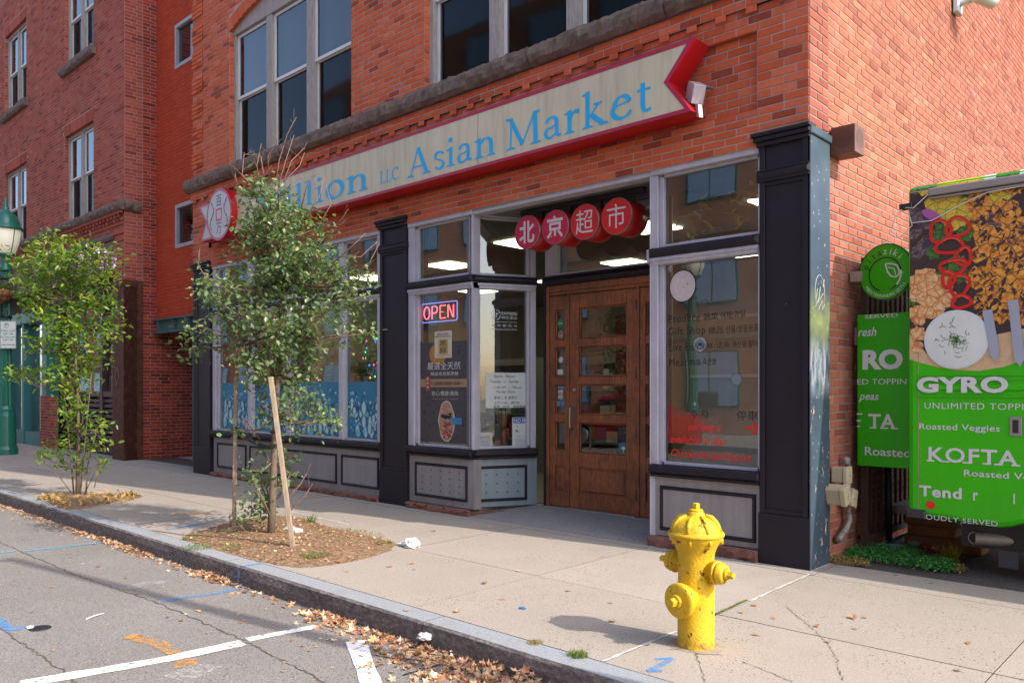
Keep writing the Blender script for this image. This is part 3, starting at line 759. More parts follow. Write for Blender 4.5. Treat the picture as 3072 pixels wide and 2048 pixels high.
m = MB(); m.box(PSR, 0, SRL-.03, .09, .66, -.12, 0); m.box(PSR, 0, SRL-.03, 3.52, 3.63, -.12, 0); m.box(PSR, 0, SRL-.03, 2.7, 2.82, -.12, .03); m.box(PSR, 0, .1, .66, 3.52, -.12, 0); m.box(PSR, SRL-.13, SRL-.03, .66, 3.52, -.12, 0); m.build('recess_side_frame', TRIM, mk)
m = MB(); m.sheet(PSR, [(.1, .66), (SRL-.13, .66), (SRL-.13, 2.7), (.1, 2.7)], -.05); m.sheet(PSR, [(.1, 2.82), (SRL-.13, 2.82), (SRL-.13, 3.52), (.1, 3.52)], -.05); m.build('shop_window', GLASS, mk)
# header over the open recess, black drip strip, ceiling of the recess
m = MB(); m.wbox(-4.0, -1.55, .03, .17, 3.52, 3.63, .006); m.build('shopfront_frame', TRIM, mk)
m = MB(); m.wbox(-10.45, -5.74, .01, .3, 3.632, 3.66); m.wbox(-5.18, -.45, .01, .3, 3.632, 3.66); m.wbox(-11.09, -.01, .05, .38, 3.585, 3.66); m.build('drip_strip', BLACKP, mk)
CEILB = paint('recess_ceiling_boards', (.16, .16, .17), .7, .1, 3, 30, .1)
for i in range(9):
    m = MB(); y = .06+i*.10; m.wbox(-3.9, -1.6, y, y+.094, 3.535, 3.56, .004); m.build('ceiling_board', CEILB, mk)
m = MB(); m.wbox(-3.6, -1.9, DY-.05, DY+.02, 3.43, 3.53, .01); m.build('recess_cornice', TRIM, mk)
# stone under the bays
def base_stone(x0, x1, d, z1, P=PF, seed=0):
    ledge(mk, P, x0, x1, -.02, z1, d, 'base_stone', seed)
_st = STONE; STONE = BASEST
base_stone(-10.42, -5.76, .03, .07, seed=4); base_stone(-5.17, -4.03, .04, .075, seed=8); base_stone(-1.56, -.45, .035, .10, seed=12); base_stone(.02, .45, .0, .05, PSP, 3)
STONE = _st
# entry slab rises to the door
m = MB(); m.add([(-3.99, .0, .006), (-1.57, 0, .006), (-1.57, DY, .088), (-3.99, DY, .088), (-3.99, 0, -.1), (-1.57, 0, -.1), (-1.57, 3, -.1), (-3.99, 3, -.1), (-3.99, 3, .088), (-1.57, 3, .088)], [(0, 1, 2, 3), (3, 2, 9, 8), (0, 4, 5, 1), (1, 5, 6, 9, 2), (0, 3, 8, 7, 4)])
m.build('entry_slab', ENTRY, pv)
# ---------------------------------------------------------------- wooden door set
def W2z(P, *a): pass
DF = Plane((0, DY), (1, 0))
m = MB()    # frame: head and jambs
m.mat(0); m.box(DF, -3.57, -3.52, .09, 2.72, -.10, .02, .006); m.box(DF, -1.99, -1.96, .09, 2.72, -.10, .02, .006); m.box(DF, -3.52, -1.99, 2.64, 2.72, -.10, .02, .006)
m.box(DF, -3.52, -1.99, 2.60, 2.64, -.08, .005, .004)
m.box(DF, -3.25, -3.215, .09, 2.60, -.08, .012, .004); m.box(DF, -2.275, -2.235, .09, 2.60, -.08, .012, .004)
m.mat(1); m.box(DF, -3.60, -1.94, 2.72, 2.80, -.1, .09, .03); m.box(DF, -3.60, -3.57, .09, 2.72, -.1, .03, .004); 
m.box(DF, -3.6, -1.94, 2.80, 2.83, -.1, .05, .01)
m.build('door_frame', [WOOD, BLACKP], mk, bevel=.003)
m = MB(); m.box(DF, -3.60, -3.44, 2.83, 3.45, -.1, .0, .005); m.box(DF, -2.04, -1.94, 2.83, 3.45, -.1, 0, .005); m.box(DF, -3.44, -2.04, 2.83, 2.86, -.1, 0); m.build('transom_frame', TRIM, mk)
m = MB(); m.sheet(DF, [(-3.44, 2.86), (-2.04, 2.86), (-2.04, 3.45), (-3.44, 3.45)], -.05); m.build('transom_window', GLASS, mk)
LIGHTS = [(.75, 1.10), (1.19, 1.54), (1.63, 1.98), (2.07, 2.43)]
def leaf(nm, a, b, sa, sb, pan):
    d = MB(); d.box(DF, a, sa, .10, 2.59, -.045, .0, .003); d.box(DF, sb, b, .10, 2.59, -.045, .0, .003)
    prev = None
    rails = [(.10, .27)]+[(.58, .75)]+[(LIGHTS[i][1], LIGHTS[i+1][0]) for i in range(3)]+[(2.43, 2.59)]
    for z0_, z1_ in rails: d.box(DF, sa, sb, z0_, z1_, -.043, -.002, .003)
    for z0_, z1_ in LIGHTS:    # glazing beads
        t = .018
        d.box(DF, sa, sb, z0_, z0_+t, -.04, -.010, .008); d.box(DF, sa, sb, z1_-t, z1_, -.04, -.010, .008); d.box(DF, sa, sa+t, z0_+t, z1_-t, -.04, -.0105, .008); d.box(DF, sb-t, sb, z0_+t, z1_-t, -.04, -.0105, .008)
    o = d.build(nm, WOOD, mk, bevel=.0025)
    for z0_, z1_ in LIGHTS:
        g = MB(); g.sheet(DF, [(sa, z0_), (sb, z0_), (sb, z1_), (sa, z1_)], -.028); g.build('pane', DGLASS, o)
    p = MB(); p.box(DF, sa, sb, .27, .58, -.04, -.022); p.box(DF, sa+.03, sb-.03, .295, .555, -.04, -.004, .016); p.build('panel', WOOD, o)
    return o
DGLASS = glassmat('door_glass', (.65, .65, .62), 1.55, 2.2)
door = leaf('door', -3.213, -2.277, -3.08, -2.41, 1)
leaf('sidelight', -3.52, -3.25, -3.445, -3.29, 0); leaf('sidelight', -2.235, -1.99, -2.16, -2.06, 0)
STEEL = flat('brushed_steel', (.45, .44, .43), .35, .9); BRASS = flat('worn_brass', (.35, .24, .10), .4, .8); DKM = flat('dark_metal', (.03, .028, .03), .5, .4)
KICK = flat('handle_plate', (.20, .10, .085), .35, .6)
m = MB(); m.mat(1); m.box(DF, -3.175, -3.115, .92, 1.36, 0, .006, .002); m.mat(0)
hx = -3.165; m.tube([DF.pt(hx, 1.27, .005), DF.pt(hx, 1.27, .05), DF.pt(hx, 1.24, .062), DF.pt(hx, 1.05, .062), DF.pt(hx, 1.02, .05), DF.pt(hx, 1.02, .005)], .009, 8); m.build('handle', [STEEL, KICK], door)
m = MB(); m.lathe(DF.pt(-3.145, 1.475, 0), DF.n, [(.03, 0), (.03, .008), (.024, .018), (.012, .022), (.012, .028)], 20); m.build('lock', BRASS, door)
for zz in (2.40, 1.66, 1.0, .33):
    m = MB(); m.tube([DF.pt(-2.272, zz-.06, .006), DF.pt(-2.272, zz+.06, .006)], .009, 8); m.build('hinge', DKM, door)
m = MB(); m.box(DF, -3.22, -2.27, .084, .10, -.05, .04); m.build('threshold', STEEL, mk)
# ================================================================ SHOP INTERIOR
INW = paint('interior_wall', (.33, .31, .27), .8); INC = paint('interior_ceiling', (.24, .23, .21), .9); INF = paint('interior_floor', (.20, .18, .15), .5); CREAMB = flat('cream_edge', (.55, .5, .38), .6)
m = MB(); m.wbox(XL+.16, -.03, 9, 9.1, 0, 3.56); m.build('back_wall', INW, mk)
m = MB(); m.wbox(-.05, -.03, .41, 9, 0, 3.56); m.build('inner_wall', INW, mk)
m = MB(); m.wbox(XL+.16, XL+.18, .3, 9, 0, 3.56); m.build('inner_wall', INW, mk)
m = MB(); m.add([(XL+.16, .2, 3.56), (-3.65, .2, 3.56), (-3.65, DY+.1, 3.56), (-1.9, DY+.1, 3.56), (-1.9, .2, 3.56), (-.03, .2, 3.56), (-.03, 9, 3.56), (XL+.16, 9, 3.56)], [tuple(range(8))]); m.build('ceiling', INC, mk)
m = MB(); m.wbox(XL+.16, -4.02, .15, 9, 0, .1); m.wbox(-4.02, -.03, DY+.05, 9, -.0, .1); m.wbox(-1.5, -.03, .2, DY+.05, 0, .1); m.build('floor', INF, mk)
m = MB(); m.wbox(XL+.2, -5.8, .16, .55, .1, .76); m.wbox(-5.1, -4.06, .16, .6, .1, .76); m.wbox(-1.5, -.5, .2, .6, .1, .76); m.build('display_shelf', INW, mk)
VEILB = paint('reflection_veil_board', (.30, .32, .27), .8, .2, 2)
m = MB(); m.wbox(-1.45, -.47, .62, .64, .76, 2.72); m.build('veil_board', VEILB, mk)  # added board, its mid grey-green tone imitates the reflection veil on the pane
TANB = paint('tan_board', (.42, .32, .2), .8, .15, 3)
m = MB(); m.wbox(-1.45, -.55, .585, .60, 1.60, 2.22); m.mat(1); m.wbox(-.60, -.56, .57, .585, 1.62, 2.2); m.wbox(-1.45, -.60, .57, .585, 2.17, 2.2); m.wbox(-1.45, -.6, .57, .585, 1.60, 1.63); m.build('tan_panel', [TANB, CREAMB], mk)  # tan panel with cream edging behind the right pane
LAMPW = emit('ceiling_lamp_diffuser', (.95, 1.0, .66), 2.5)
for (x, y) in ((-4.9, 1.9), (-4.9, 4.4), (-3.0, 2.2), (-3.0, 4.8), (-1.1, 2.0), (-1.1, 4.6), (-7.2, 2.6), (-9.4, 2.6), (-7.2, 5.4), (-9.4, 5.4)):
    m = MB(); m.wbox(x-.3, x+.3, y-.3, y+.3, 3.535, 3.555); m.build('ceiling_lamp', LAMPW, mk)
# shelving and goods seen dimly through the glass
gc = [flat('goods_'+n, c, .6) for n, c in (('red', (.35, .03, .02)), ('cream', (.5, .42, .3)), ('green', (.06, .2, .07)), ('blue', (.05, .12, .3)), ('brown', (.18, .09, .04)), ('white', (.55, .55, .5)))]
SHM = flat('shelf_metal', (.22, .21, .2), .5, .2)
def shelf_unit(x0, x1, y, lab, top=2.0):
    t = thing('shelf_unit', lab, 'shelf', ((x0+x1)/2, y, .1), 'goods shelves inside the shop')
    m = MB(); n = 5
    for i in range(n): zz = .25+(top-.35)*i/(n-1); m.wbox(x0, x1, y, y+.4, zz-.03, zz)
    m.wbox(x0-.03, x0, y, y+.4, .1, top); m.wbox(x1, x1+.03, y, y+.4, .1, top); m.wbox(x0, x1, y+.39, y+.4, .1, top)
    m.build('rack', SHM, t)
    g = MB(); x = x0+.02
    for i in range(n-1):
        zz = .25+(top-.35)*i/(n-1); x = x0+.02
        while x < x1-.15:
            w = rnd.uniform(.08, .2); h = rnd.uniform(.15, .3); g.mat(rnd.randrange(6)); g.wbox(x, x+w, y+.03, y+.3, zz+.001, zz+h); x += w+.012
    g.build('goods', gc, t, kind='stuff')
shelf_unit(-10.3, -8.2, 2.6, 'goods shelf inside the shop behind the leftmost shop panes'); shelf_unit(-8.0, -6.0, 3.2, 'goods shelf inside the shop left of the middle pilaster')
shelf_unit(-5.2, -3.7, 3.4, 'goods shelf seen through the window with the hours notice'); shelf_unit(-3.4, -2.0, 4.6, 'goods shelf deep in the shop straight behind the wooden door'); shelf_unit(-1.7, -.3, 3.0, 'goods shelf inside the shop behind the window with the parking notice')
# ================================================================ RIBBON SIGN
DS = .28
SF = paint('sign_face', (.56, .51, .36), .45, .12, 1.2, 30, .02, grime=.42)
SRED = paint('sign_red_metal', (.42, .006, .01), .28, .12, 3, 20, .02, grime=.2)
SCR = flat('sign_crimson_border', (.36, .012, .055), .4); SBL = flat('sign_blue_letters', (.0, .38, .74), .45)
SWH = flat('sign_white_face', (.47, .47, .50), .4); SPK = flat('sign_pink', (.45, .09, .15), .45); SGR = flat('sign_grey_ink', (.16, .12, .15), .5)
sg = thing('ribbon_sign', 'long beige ribbon-shaped sign with blue serif lettering and red metal sides', 'sign', (-5, 0, 4))
out = [(-9.42, 3.925), (-.93, 3.925), (-1.17, 4.24), (-.90, 4.555), (-9.42, 4.555)]
m = MB(); m.poly(PF, out, .012, DS-.004); m.build('sign_box', SRED, sg, bevel=.004)
def inset(p, d): 
    n = len(p); r = []
    for i in range(n):
        a, b, c = Vector(p[i-1]), Vector(p[i]), Vector(p[(i+1) % n]); e1 = (b-a).normalized(); e2 = (c-b).normalized()
        n1 = Vector((-e1.y, e1.x)); n2 = Vector((-e2.y, e2.x)); k = (n1+n2); k = k/(k.dot(n1)); r.append(tuple(b+k*d))
    return r
def border(P, pts, w, d0, d1, mb):
    q = inset(pts, w); n = len(pts)
    for i in range(n):
        j = (i+1) % n; mb.poly(P, [pts[i], pts[j], q[j], q[i]], d0, d1)
m = MB(); border(PF, [(-9.42, 3.922), (-.928, 3.922), (-1.168, 4.24), (-.898, 4.558), (-9.42, 4.558)], .035, DS-.006, DS+.004, m); m.build('sign_border', SCR, sg)
m = MB(); m.poly(PF, inset(out, .03), DS-.004, DS+.0); m.build('sign_panel', SF, sg)
m = MB()
for uu in (-6.4, -3.6): m.box(PF, uu-.003, uu+.003, 3.96, 4.52, DS, DS+.0015)
m.build('panel_seam', flat('seam_grey', (.2, .18, .14), .6), sg)
tl = [(-10.34, 4.545), (-10.09, 4.25), (-10.27, 3.945), (-9.5, 3.945), (-9.5, 4.545)]
m = MB(); m.poly(PF, tl, .012, DS-.034); m.build('tail_box', SRED, sg, bevel=.004)
m = MB(); border(PF, tl, .03, DS-.036, DS-.026, m); m.build('tail_border', SPK, sg)
m = MB(); m.poly(PF, inset(tl, .026), DS-.034, DS-.030); m.build('tail_panel', SWH, sg)
dd = DS-.028
m = MB(); m.ring(PF, -9.87, 4.25, .165, .195, dd, sz=1.0); 
for q in ((-.05, -.05, .05, -.035), (-.05, .035, .05, .05), (-.05, -.035, -.035, .035), (.035, -.035, .05, .035)): m.box(PF, -9.87+q[0], -9.87+q[2], 4.25+q[1], 4.25+q[3], dd, dd+.001)
m.build('coin_emblem', SPK, sg)
m = MB(); m.sheet(PF, [(-10.1, 3.975), (-9.5, 3.975), (-9.5, 4.06), (-9.62, 4.12), (-9.8, 4.02), (-9.95, 4.07)], DS-.0292); m.build('tail_wave', SF, sg)
cu, cz = -9.37, 4.25
m = MB(); m.disc(PF, cu, cz, .41, .41, .02, DS+.10, 48); m.build('round_box', SRED, sg, bevel=.004)
m = MB(); m.disc(PF, cu, cz, .385, .385, DS+.099, DS+.104, 48); m.build('round_panel', SWH, sg)
m = MB(); m.ring(PF, cu, cz, .37, .411, DS+.1055); 
for q in ((-.1, -.1, .1, -.07), (-.1, .07, .1, .1), (-.1, -.07, -.07, .07), (.07, -.07, .1, .07)): m.box(PF, cu+q[0], cu+q[2], cz+q[1], cz+q[3], DS+.104, DS+.106)
m.build('round_border', SPK, sg)
text('百', PF, cu-.09, cu+.09, cz+.13, cz+.31, DS+.106, SGR, sg, bold=.01); text('万', PF, cu-.09, cu+.09, cz-.31, cz-.13, DS+.106, SGR, sg, bold=.0)
m = MB()
for s in (-1, 1):
    pts = [PF.pt(cu+s*(.23+.06*math.sin(t*7)), cz-.24+.48*t, DS+.107) for t in [i/24 for i in range(25)]]; m.tube(pts, [.002+.007*abs(math.sin(i*.8)) for i in range(25)], 6)
m.build('dragon_emblem', SGR, sg)
# serif letters drawn with a broad-nib pen
def pen(mb, P, o, s, d, pts, thick=.115, thin=.035, ang=20, closed=False, const=None):
    n = len(pts); L = []
    sm = pts
    for i in range(len(sm)):
        a = sm[(i-1) % n] if closed else sm[max(i-1, 0)]; c = sm[(i+1) % n] if closed else sm[min(i+1, n-1)]
        t = Vector((c[0]-a[0], c[1]-a[1])).normalized(); pa = math.atan2(t.y, t.x)-math.radians(ang)
        w = const or thin+(thick-thin)*abs(math.sin(pa)); nn = Vector((-t.y, t.x))*w/2
        L.append((Vector(sm[i])+nn, Vector(sm[i])-nn))
    b = len(mb.v)
    for p, q in L: mb.v += [P.pt(o[0]+p.x*s, o[1]+p.y*s, d), P.pt(o[0]+q.x*s, o[1]+q.y*s, d)]
    m_ = n if closed else n-1
    for i in range(m_):
        j = (i+1) % n; mb.f.append([b+2*i, b+2*i+1, b+2*j+1, b+2*j]); mb.mi.append(mb.k); mb.sm.append(False)
def arc(cx, cy, rx, ry, a0, a1, n=14): return [(cx+rx*math.cos(math.radians(a0+(a1-a0)*i/n)), cy+ry*math.sin(math.radians(a0+(a1-a0)*i/n))) for i in range(n+1)]
XH = .46
class G:
    def __init__(s, mb, P, o, sc, d): s.a = (mb, P, o, sc); s.d = d; s.k = 0
    def p(s, pts, **k): s.k += 1; pen(s.a[0], s.a[1], s.a[2], s.a[3], s.d+.0003*s.k, pts, **k)
    def serif(s, x, y, w=.24, up=True):  # bracketed slab serif
        h = .03 if up else -.03; s.k += 1; mb, P, o, sc = s.a
        q = [(x-w/2, y), (x+w/2, y), (x+w/2, y+h*.5), (x+.06, y+h*1.6), (x-.06, y+h*1.6), (x-w/2, y+h*.5)]
        if not up: q = q[::-1]
        mb.sheet(P, [(o[0]+a*sc, o[1]+b*sc) for a, b in q], s.d+.0003*s.k)
    def stem(s, x, y0, y1, foot=True, flag=True):
        s.p([(x, y0), (x, y1)], const=.092)
        if foot: s.serif(x, y0)
        if flag: s.k += 1; mb, P, o, sc = s.a; mb.sheet(P, [(o[0]+a*sc, o[1]+b*sc) for a, b in [(x+.046, y1+.015), (x-.12, y1-.045), (x-.12, y1-.065), (x-.04, y1-.07), (x+.046, y1-.06)]], s.d+.0003*s.k)
    def dot(s, x, y, r=.06):
        s.k += 1; mb, P, o, sc = s.a; mb.sheet(P, [(o[0]+(x+r*math.cos(i*.5236))*sc, o[1]+(y+r*math.sin(i*.5236))*sc) for i in range(12)], s.d+.0003*s.k)
def glyph(ch, mb, P, o, s, d):
    g = G(mb, P, o, s, d)
    if ch == 'M':
        g.p([(.17, .02), (.19, .66)], const=.045); g.serif(.17, 0, .24); g.p([(.17, .66), (.47, .05)], const=.095); g.p([(.47, .05), (.77, .66)], const=.04); g.p([(.80, .02), (.78, .67)], const=.1); g.serif(.80, 0, .27)
        g.serif(.13, .68, .17, False); g.serif(.82, .68, .17, False); return .97
    if ch == 'A':
        g.p([(.13, .02), (.36, .70)], const=.042); g.p([(.36, .70), (.62, .02)], const=.1); g.p([(.2, .23), (.52, .23)], const=.035); g.serif(.12, 0, .22); g.serif(.62, 0, .26); return .76
    if ch == 'i': g.stem(.15, 0, XH); g.dot(.14, .64); return .30
    if ch == 'l': g.stem(.15, 0, .72); return .30
    if ch == 'o': g.p(arc(.28, .23, .2, .225, 0, 345, 30), closed=True, thick=.11, thin=.036); return .56
    if ch == 'n': g.stem(.15, 0, XH); g.p([(.17, .33)]+arc(.33, .29, .13, .135, 135, 0)+[(.46, .02)], thick=.10, thin=.03, ang=5); g.serif(.46, 0, .22); return .62
    if ch == 'r': g.stem(.15, 0, XH); g.p([(.17, .30), (.22, .39), (.29, .425), (.345, .415)], const=.06); g.dot(.335, .40, .045); return .40
    if ch == 's': g.p([(.33, .36)]+arc(.23, .345, .11, .09, 25, 175)+[(.13, .28), (.24, .235), (.33, .18)]+arc(.235, .115, .11, .095, 20, -165), thick=.085, thin=.035, ang=-25); return .41
    if ch == 'a': g.p([(.09, .34)]+arc(.21, .335, .115, .10, 150, 0)+[(.33, .07), (.37, .035), (.43, .045)], thick=.085, thin=.04, ang=5); g.p([(.32, .27), (.2, .225)]+arc(.175, .125, .105, .105, 95, 275)+[(.32, .09)], thick=.08, thin=.035, ang=10); return .47
    if ch == 'k': g.stem(.15, 0, .72); g.p([(.19, .22), (.40, .44)], const=.036); g.p([(.23, .25), (.47, .03)], const=.095); g.serif(.37, XH, .2, False); g.serif(.50, 0, .2); return .60
    if ch == 'e': g.p([(.08, .25), (.43, .31)], const=.035); g.p([(.43, .30)]+arc(.27, .25, .155, .185, 15, 180)+arc(.27, .21, .2, .195, 185, 305)+[(.455, .12)], thick=.10, thin=.034, ang=15); return .51
    if ch == 't': g.p([(.17, .56), (.17, .12), (.20, .05), (.26, .03), (.33, .06)], thick=.09, thin=.05, ang=10); g.p([(.06, .43), (.32, .43)], const=.045); return .36
    if ch == 'L': g.p([(.17, .02), (.17, .66)], const=.09); g.serif(.17, 0, .24); g.serif(.17, .68, .24, False); g.p([(.17, .022), (.5, .022)], const=.04); g.p([(.49, .02), (.52, .15)], const=.04); return .56
    if ch == 'C': g.p(arc(.4, .34, .31, .325, 40, 320, 24), thick=.10, thin=.034); g.p([(.62, .66), (.62, .50)], const=.035); return .72
    return .28
def serif_word(w, u0, u1, zb, cap, d, mat, parent, P=PF):
    mb0 = MB(); x = 0; adv = []
    for ch in w: adv.append(x); x += glyph(ch, MB(), P, (0, 0), 1, 0)
    s = cap/.68; sx = (u1-u0)/(x*s)
    for ch, a in zip(w, adv):
        mb = MB(); glyph(ch, mb, Plane((0, 0), (1, 0)), (0, 0), s, 0)
        m2 = MB()
        m2.add([P.pt(u0+(v.x+a*s)*sx, zb+v.z, d-v.y) for v in mb.v], mb.f); m2.build('letter', mat, parent)
serif_word('Million', -8.42, -5.56, 4.035, .335, DS+.002, SBL, sg)
serif_word('LLC', -5.36, -4.97, 4.05, .155, DS+.002, SBL, sg)
serif_word('Asian', -4.83, -3.30, 4.025, .32, DS+.002, SBL, sg)
serif_word('Market', -3.20, -1.33, 4.02, .335, DS+.002, SBL, sg)
# wiring box in the notch and conduit into the wall
BOXW = flat('galvanised_box', (.42, .38, .42), .45, .2)
t = thing('wiring_box', 'small pale metal wiring box beside the notched right end of the ribbon sign', 'box', (-1.0, -.15, 4.15))
m = MB(); a = Plane((-.98, -.13), (.86, -.5)); m.poly(a, [(-.09, -.02+4.10), (.03, -.08+4.10), (.09, .10+4.07), (-.02, .17+4.07)], -.06, .06); m.build('box_body', BOXW, t, bevel=.004)
m = MB(); m.poly(a, [(.05, 3.90), (.10, 3.88), (.08, 4.0), (.03, 4.01)], -.02, .02); m.build('sensor', BOXW, t, bevel=.003)
m = MB(); p0 = onY(2110, 278, -.1); p1 = onY(2138, 265, .01); m.tube([(p0.x-.03, -.14, p0.z-.02), (p0.x+.0, -.13, p0.z+.03), (p1.x-.05, -.08, p1.z+.01), (p1.x, .02, p1.z)], .014, 8); m.build('conduit', flat('grey_conduit', (.14, .13, .15), .6), t)
# ================================================================ ROUND DRUM SIGNS
YD = .2
DRF = [flat('drum_face_%d' % i, c, .3) for i, c in enumerate([(.42, .006, .055), (.44, .006, .05), (.50, .006, .015), (.52, .006, .008)])]
DRS = paint('drum_side_red', (.40, .004, .004), .3, .1); INK = flat('drum_white_character', (.55, .50, .50), .5); RIM = flat('drum_rim', (.25, .15, .13), .35, .5)
xs = [-3.30, -2.89, -2.485, -2.075]
t = thing('sign_beam', 'black hanger beam under the ceiling of the entrance recess carrying round red signs', 'bracket', (-2.7, .35, 3.5))
m = MB(); m.wbox(-3.52, -1.84, .32, .39, 3.475, 3.525, .004); m.build('beam', DKM, t)
for x in xs: m = MB(); m.wbox(x-.03, x+.11, .33, .38, 3.40, 3.475); m.build('hanger', DKM, t)
ords = ['leftmost', 'second from left', 'third from left', 'rightmost']
for i, (x, ch) in enumerate(zip(xs, '北京超市')):
    t = thing('round_sign', 'round red drum sign with the character %s, %s of four over the entrance' % (ch, ords[i]), 'sign', (x, .35, 3.06), 'round drum signs over the entrance')
    m = MB(); m.lathe((x, YD+.30, 3.245), (0, -1, 0), [(.178, 0), (.185, .01), (.185, .29)], 48); m.build('drum', DRS, t)
    m = MB(); m.lathe((x, YD+.012, 3.245), (0, -1, 0), [(.190, 0), (.190, .016), (.178, .018)], 48); m.build('rim', RIM, t)
    m = MB(); m.disc(PF, x, 3.245, .18, .18, -YD-.001, -YD+.0075, 48); m.build('face', DRF[i], t)
    text(ch, PF, x-.115, x+.115, 3.245-.125, 3.245+.125, -YD+.0095, INK, t, bold=.022 if i < 2 else .0)
# ================================================================ NEIGHBOUR BUILDING (left)
NX = -14.4; PL = Plane((0, .1), (1, 0)); PLS = Plane((NX, .1), (0, 1))
nb = thing('neighbour_building', 'taller dark red brick building at the left edge with pairs of narrow sash windows', 'building', (-19, .1, 0))
bs = BrickSet(); nf = newpart('front_wall', MOL, nb); nsd = newpart('side_wall', MOL, nb); fw = MB(); sw = MB()
WN = [(-17.95, -16.12), (-22.75, -20.85)]
HN = [(a, b, 5.37, 7.42) for a, b in WN]+[(a, b, 9.06, 11.2) for a, b in WN]
def jack(u, z):
    for a, b, c, e in HN:
        if a-.16 < u < b+.16 and e < z < e+.30 and a-.02-(z-e)*.45 < u < b+.02+(z-e)*.45: return True
    return False
wall(bs, fw, nf, 0, PL, -27, NX, 5.37, 12.2, 0, holes=HN, cull=jack)
wall(bs, fw, nf, 0, PL, -27, NX, 4.80, 5.16, 0)
wall(bs, fw, nf, 0, PL, -15.0, NX, 3.73, 4.80, 0)
wall(bs, fw, nf, 0, PL, -19.9, -18.6, 0.0, 1.3, -.05)
x = -24.0
while x < -14.6:    # checkerboard of corbel headers
    bs.add(PL, x, x+.1, 5.03, 5.09, .07, 0, nf); bs.add(PL, x+.1, x+.2, 4.955, 5.015, .045, 0, nf); x += .2
bs.add(PL, -27, NX, 5.10, 5.155, .085, 0, nf); bs.add(PL, -27, NX, 4.88, 4.94, .03, 0, nf); bs.add(PL, -15.0, NX, 4.70, 4.76, .03, 0, nf)
wall(bs, sw, nsd, 0, PLS, 0, .37, 3.73, 12.2, 0, phase=.03)
wall(bs, sw, nsd, 1, PLS, .376, 5, 0, 12.2, -.008, phase=.1)
for a, b, c, e in HN:
    sb = MB(); n = int((b-a+.1)/.07)
    for i in range(n):
        u0, u1 = a-.03+(b-a+.06)*i/n+.003, a-.03+(b-a+.06)*(i+1)/n-.005; k = .09
        f = lambda u: u+(u-(a+b)/2)/((b-a)/2)*k*1.2
        sb.poly(PL, [(u0, e), (u1, e), (f(u1), e+.25), (f(u0), e+.25)], -.12, rnd.uniform(-.001, .003))
    sb.build('window_arch', BL, nb, kind='stuff')
    sash_window(nb, PL, a, b, c, e, 2, mull=.13)
    for uu, s in ((a, 1), (b, -1)):
        Pj = Plane((uu, .1), (0, 1)) if s == 1 else Plane((uu, .24), (0, -1))
        fw.sheet(Pj, [(0, c), (.14, c), (.14, e), (0, e)], -.006)
        for r in range(28):
            if c+r*CO+CO < e: bs.add(Pj, .002, .135, c+r*CO+.004, c+(r+1)*CO-.004, .001, 0, nf)
for a, b, c, e in HN[2:]: ledge(nb, PL, a-.12, b+.15, c-.225, c-.003, .12, 'window_sill', seed=a)
for a, b, sd in ((-27, -22.9, 1), (-22.9, -20.3, 5), (-20.3, -17.9, 9), (-17.9, -16.0, 14), (-16.0, -14.34, 19)): ledge(nb, PL, a, b-.004, 5.16, 5.367, .13, seed=sd)
ledge(nb, PLS, -.02, .30, 5.16, 5.367, .12, seed=31)
setmesh(nf, fw, [MOL]); setmesh(nsd, sw, [MOL]); flush(bs, nb, [BL, BLD], 300)
m = MB(); m.wbox(-27, NX-.02, .3, 12, 12.2, 15); m.build('upper_masonry', FARB, nb)
m = MB(); m.wbox(-27, NX-.03, 3.2, 3.3, 0, 12.2); m.wbox(-27, NX-.03, .3, 12, 4.9, 5.0); m.wbox(-27, NX-.03, .24, .3, 11.5, 12.2); m.wbox(-20.8, -18, .24, .3, 5, 12.2); m.wbox(-16.1, NX-.05, .24, .3, 5, 12.2); m.wbox(-27, NX-.05, .24, .3, 7.5, 9.0); m.build('upper_rooms', DARKIN, nb)
# rusty steel shopfront
RUST = NB('rusty_steel'); _n = RUST.noise(7, 8, .75, RUST.coord((2, 2, 1)))
RUST.col(RUST.ramp(_n, [(.3, (.035, .012, .010)), (.5, (.085, .028, .017)), (.65, (.15, .055, .03)), (.8, (.10, .045, .03))])); RUST.bump(RUST.noise(60, 6), .3, .006); RUST = RUST.done(.7, .1, .35)
RUSTB = paint('brown_steel_band', (.135, .075, .055), .6, .25, 4, 60, .1, grime=.4)
m = MB(); m.box(PL, -27, -15.0, 4.0, 4.80, -.2, -.01, .004); m.build('steel_band', RUSTB, nb)
m = MB(); m.box(PL, -27, -14.92, 4.62, 4.70, -.01, .03, .01); m.box(PL, -27, -14.92, 3.9, 4.0, -.1, .03, .01); m.build('steel_rail', RUST, nb)
for i in range(9): m = MB(); q = -16+i*-1.25; m.box(PL, q, q+.5, 4.12, 4.5, -.01, .012, .006); m.build('band_panel', RUST, nb)
m = MB(); m.box(PLS, -.03, .37, 0, 3.72, .0, .02, .003); m.build('side_plate', RUST, nb)
m = MB(); m.box(PL, -15.0, NX+.02, 0, 3.60, -.25, .02, .004); m.box(PL, -15.05, NX+.03, 3.60, 3.73, -.25, .05, .01)
m.mat(1); uc = -14.72
for zc, r in ((3.42, .12), (1.72, .22)):
    q = [(uc, zc-r), (uc+r*.6, zc), (uc, zc+r), (uc-r*.6, zc)]; border(PL, q, .022, .02, .032, m)
m.build('corner_post', [RUST, RUSTB], nb)
FR = paint('maroon_frame', (.07, .030, .028), .5, .2, 4, 40, .1)
m = MB()
for a, b in ((-15.12, -15.0), (-15.75, -15.62), (-16.6, -16.45), (-18.6, -18.45)): m.box(PL, a, b, 0.05, 3.9, -.45, -.30)
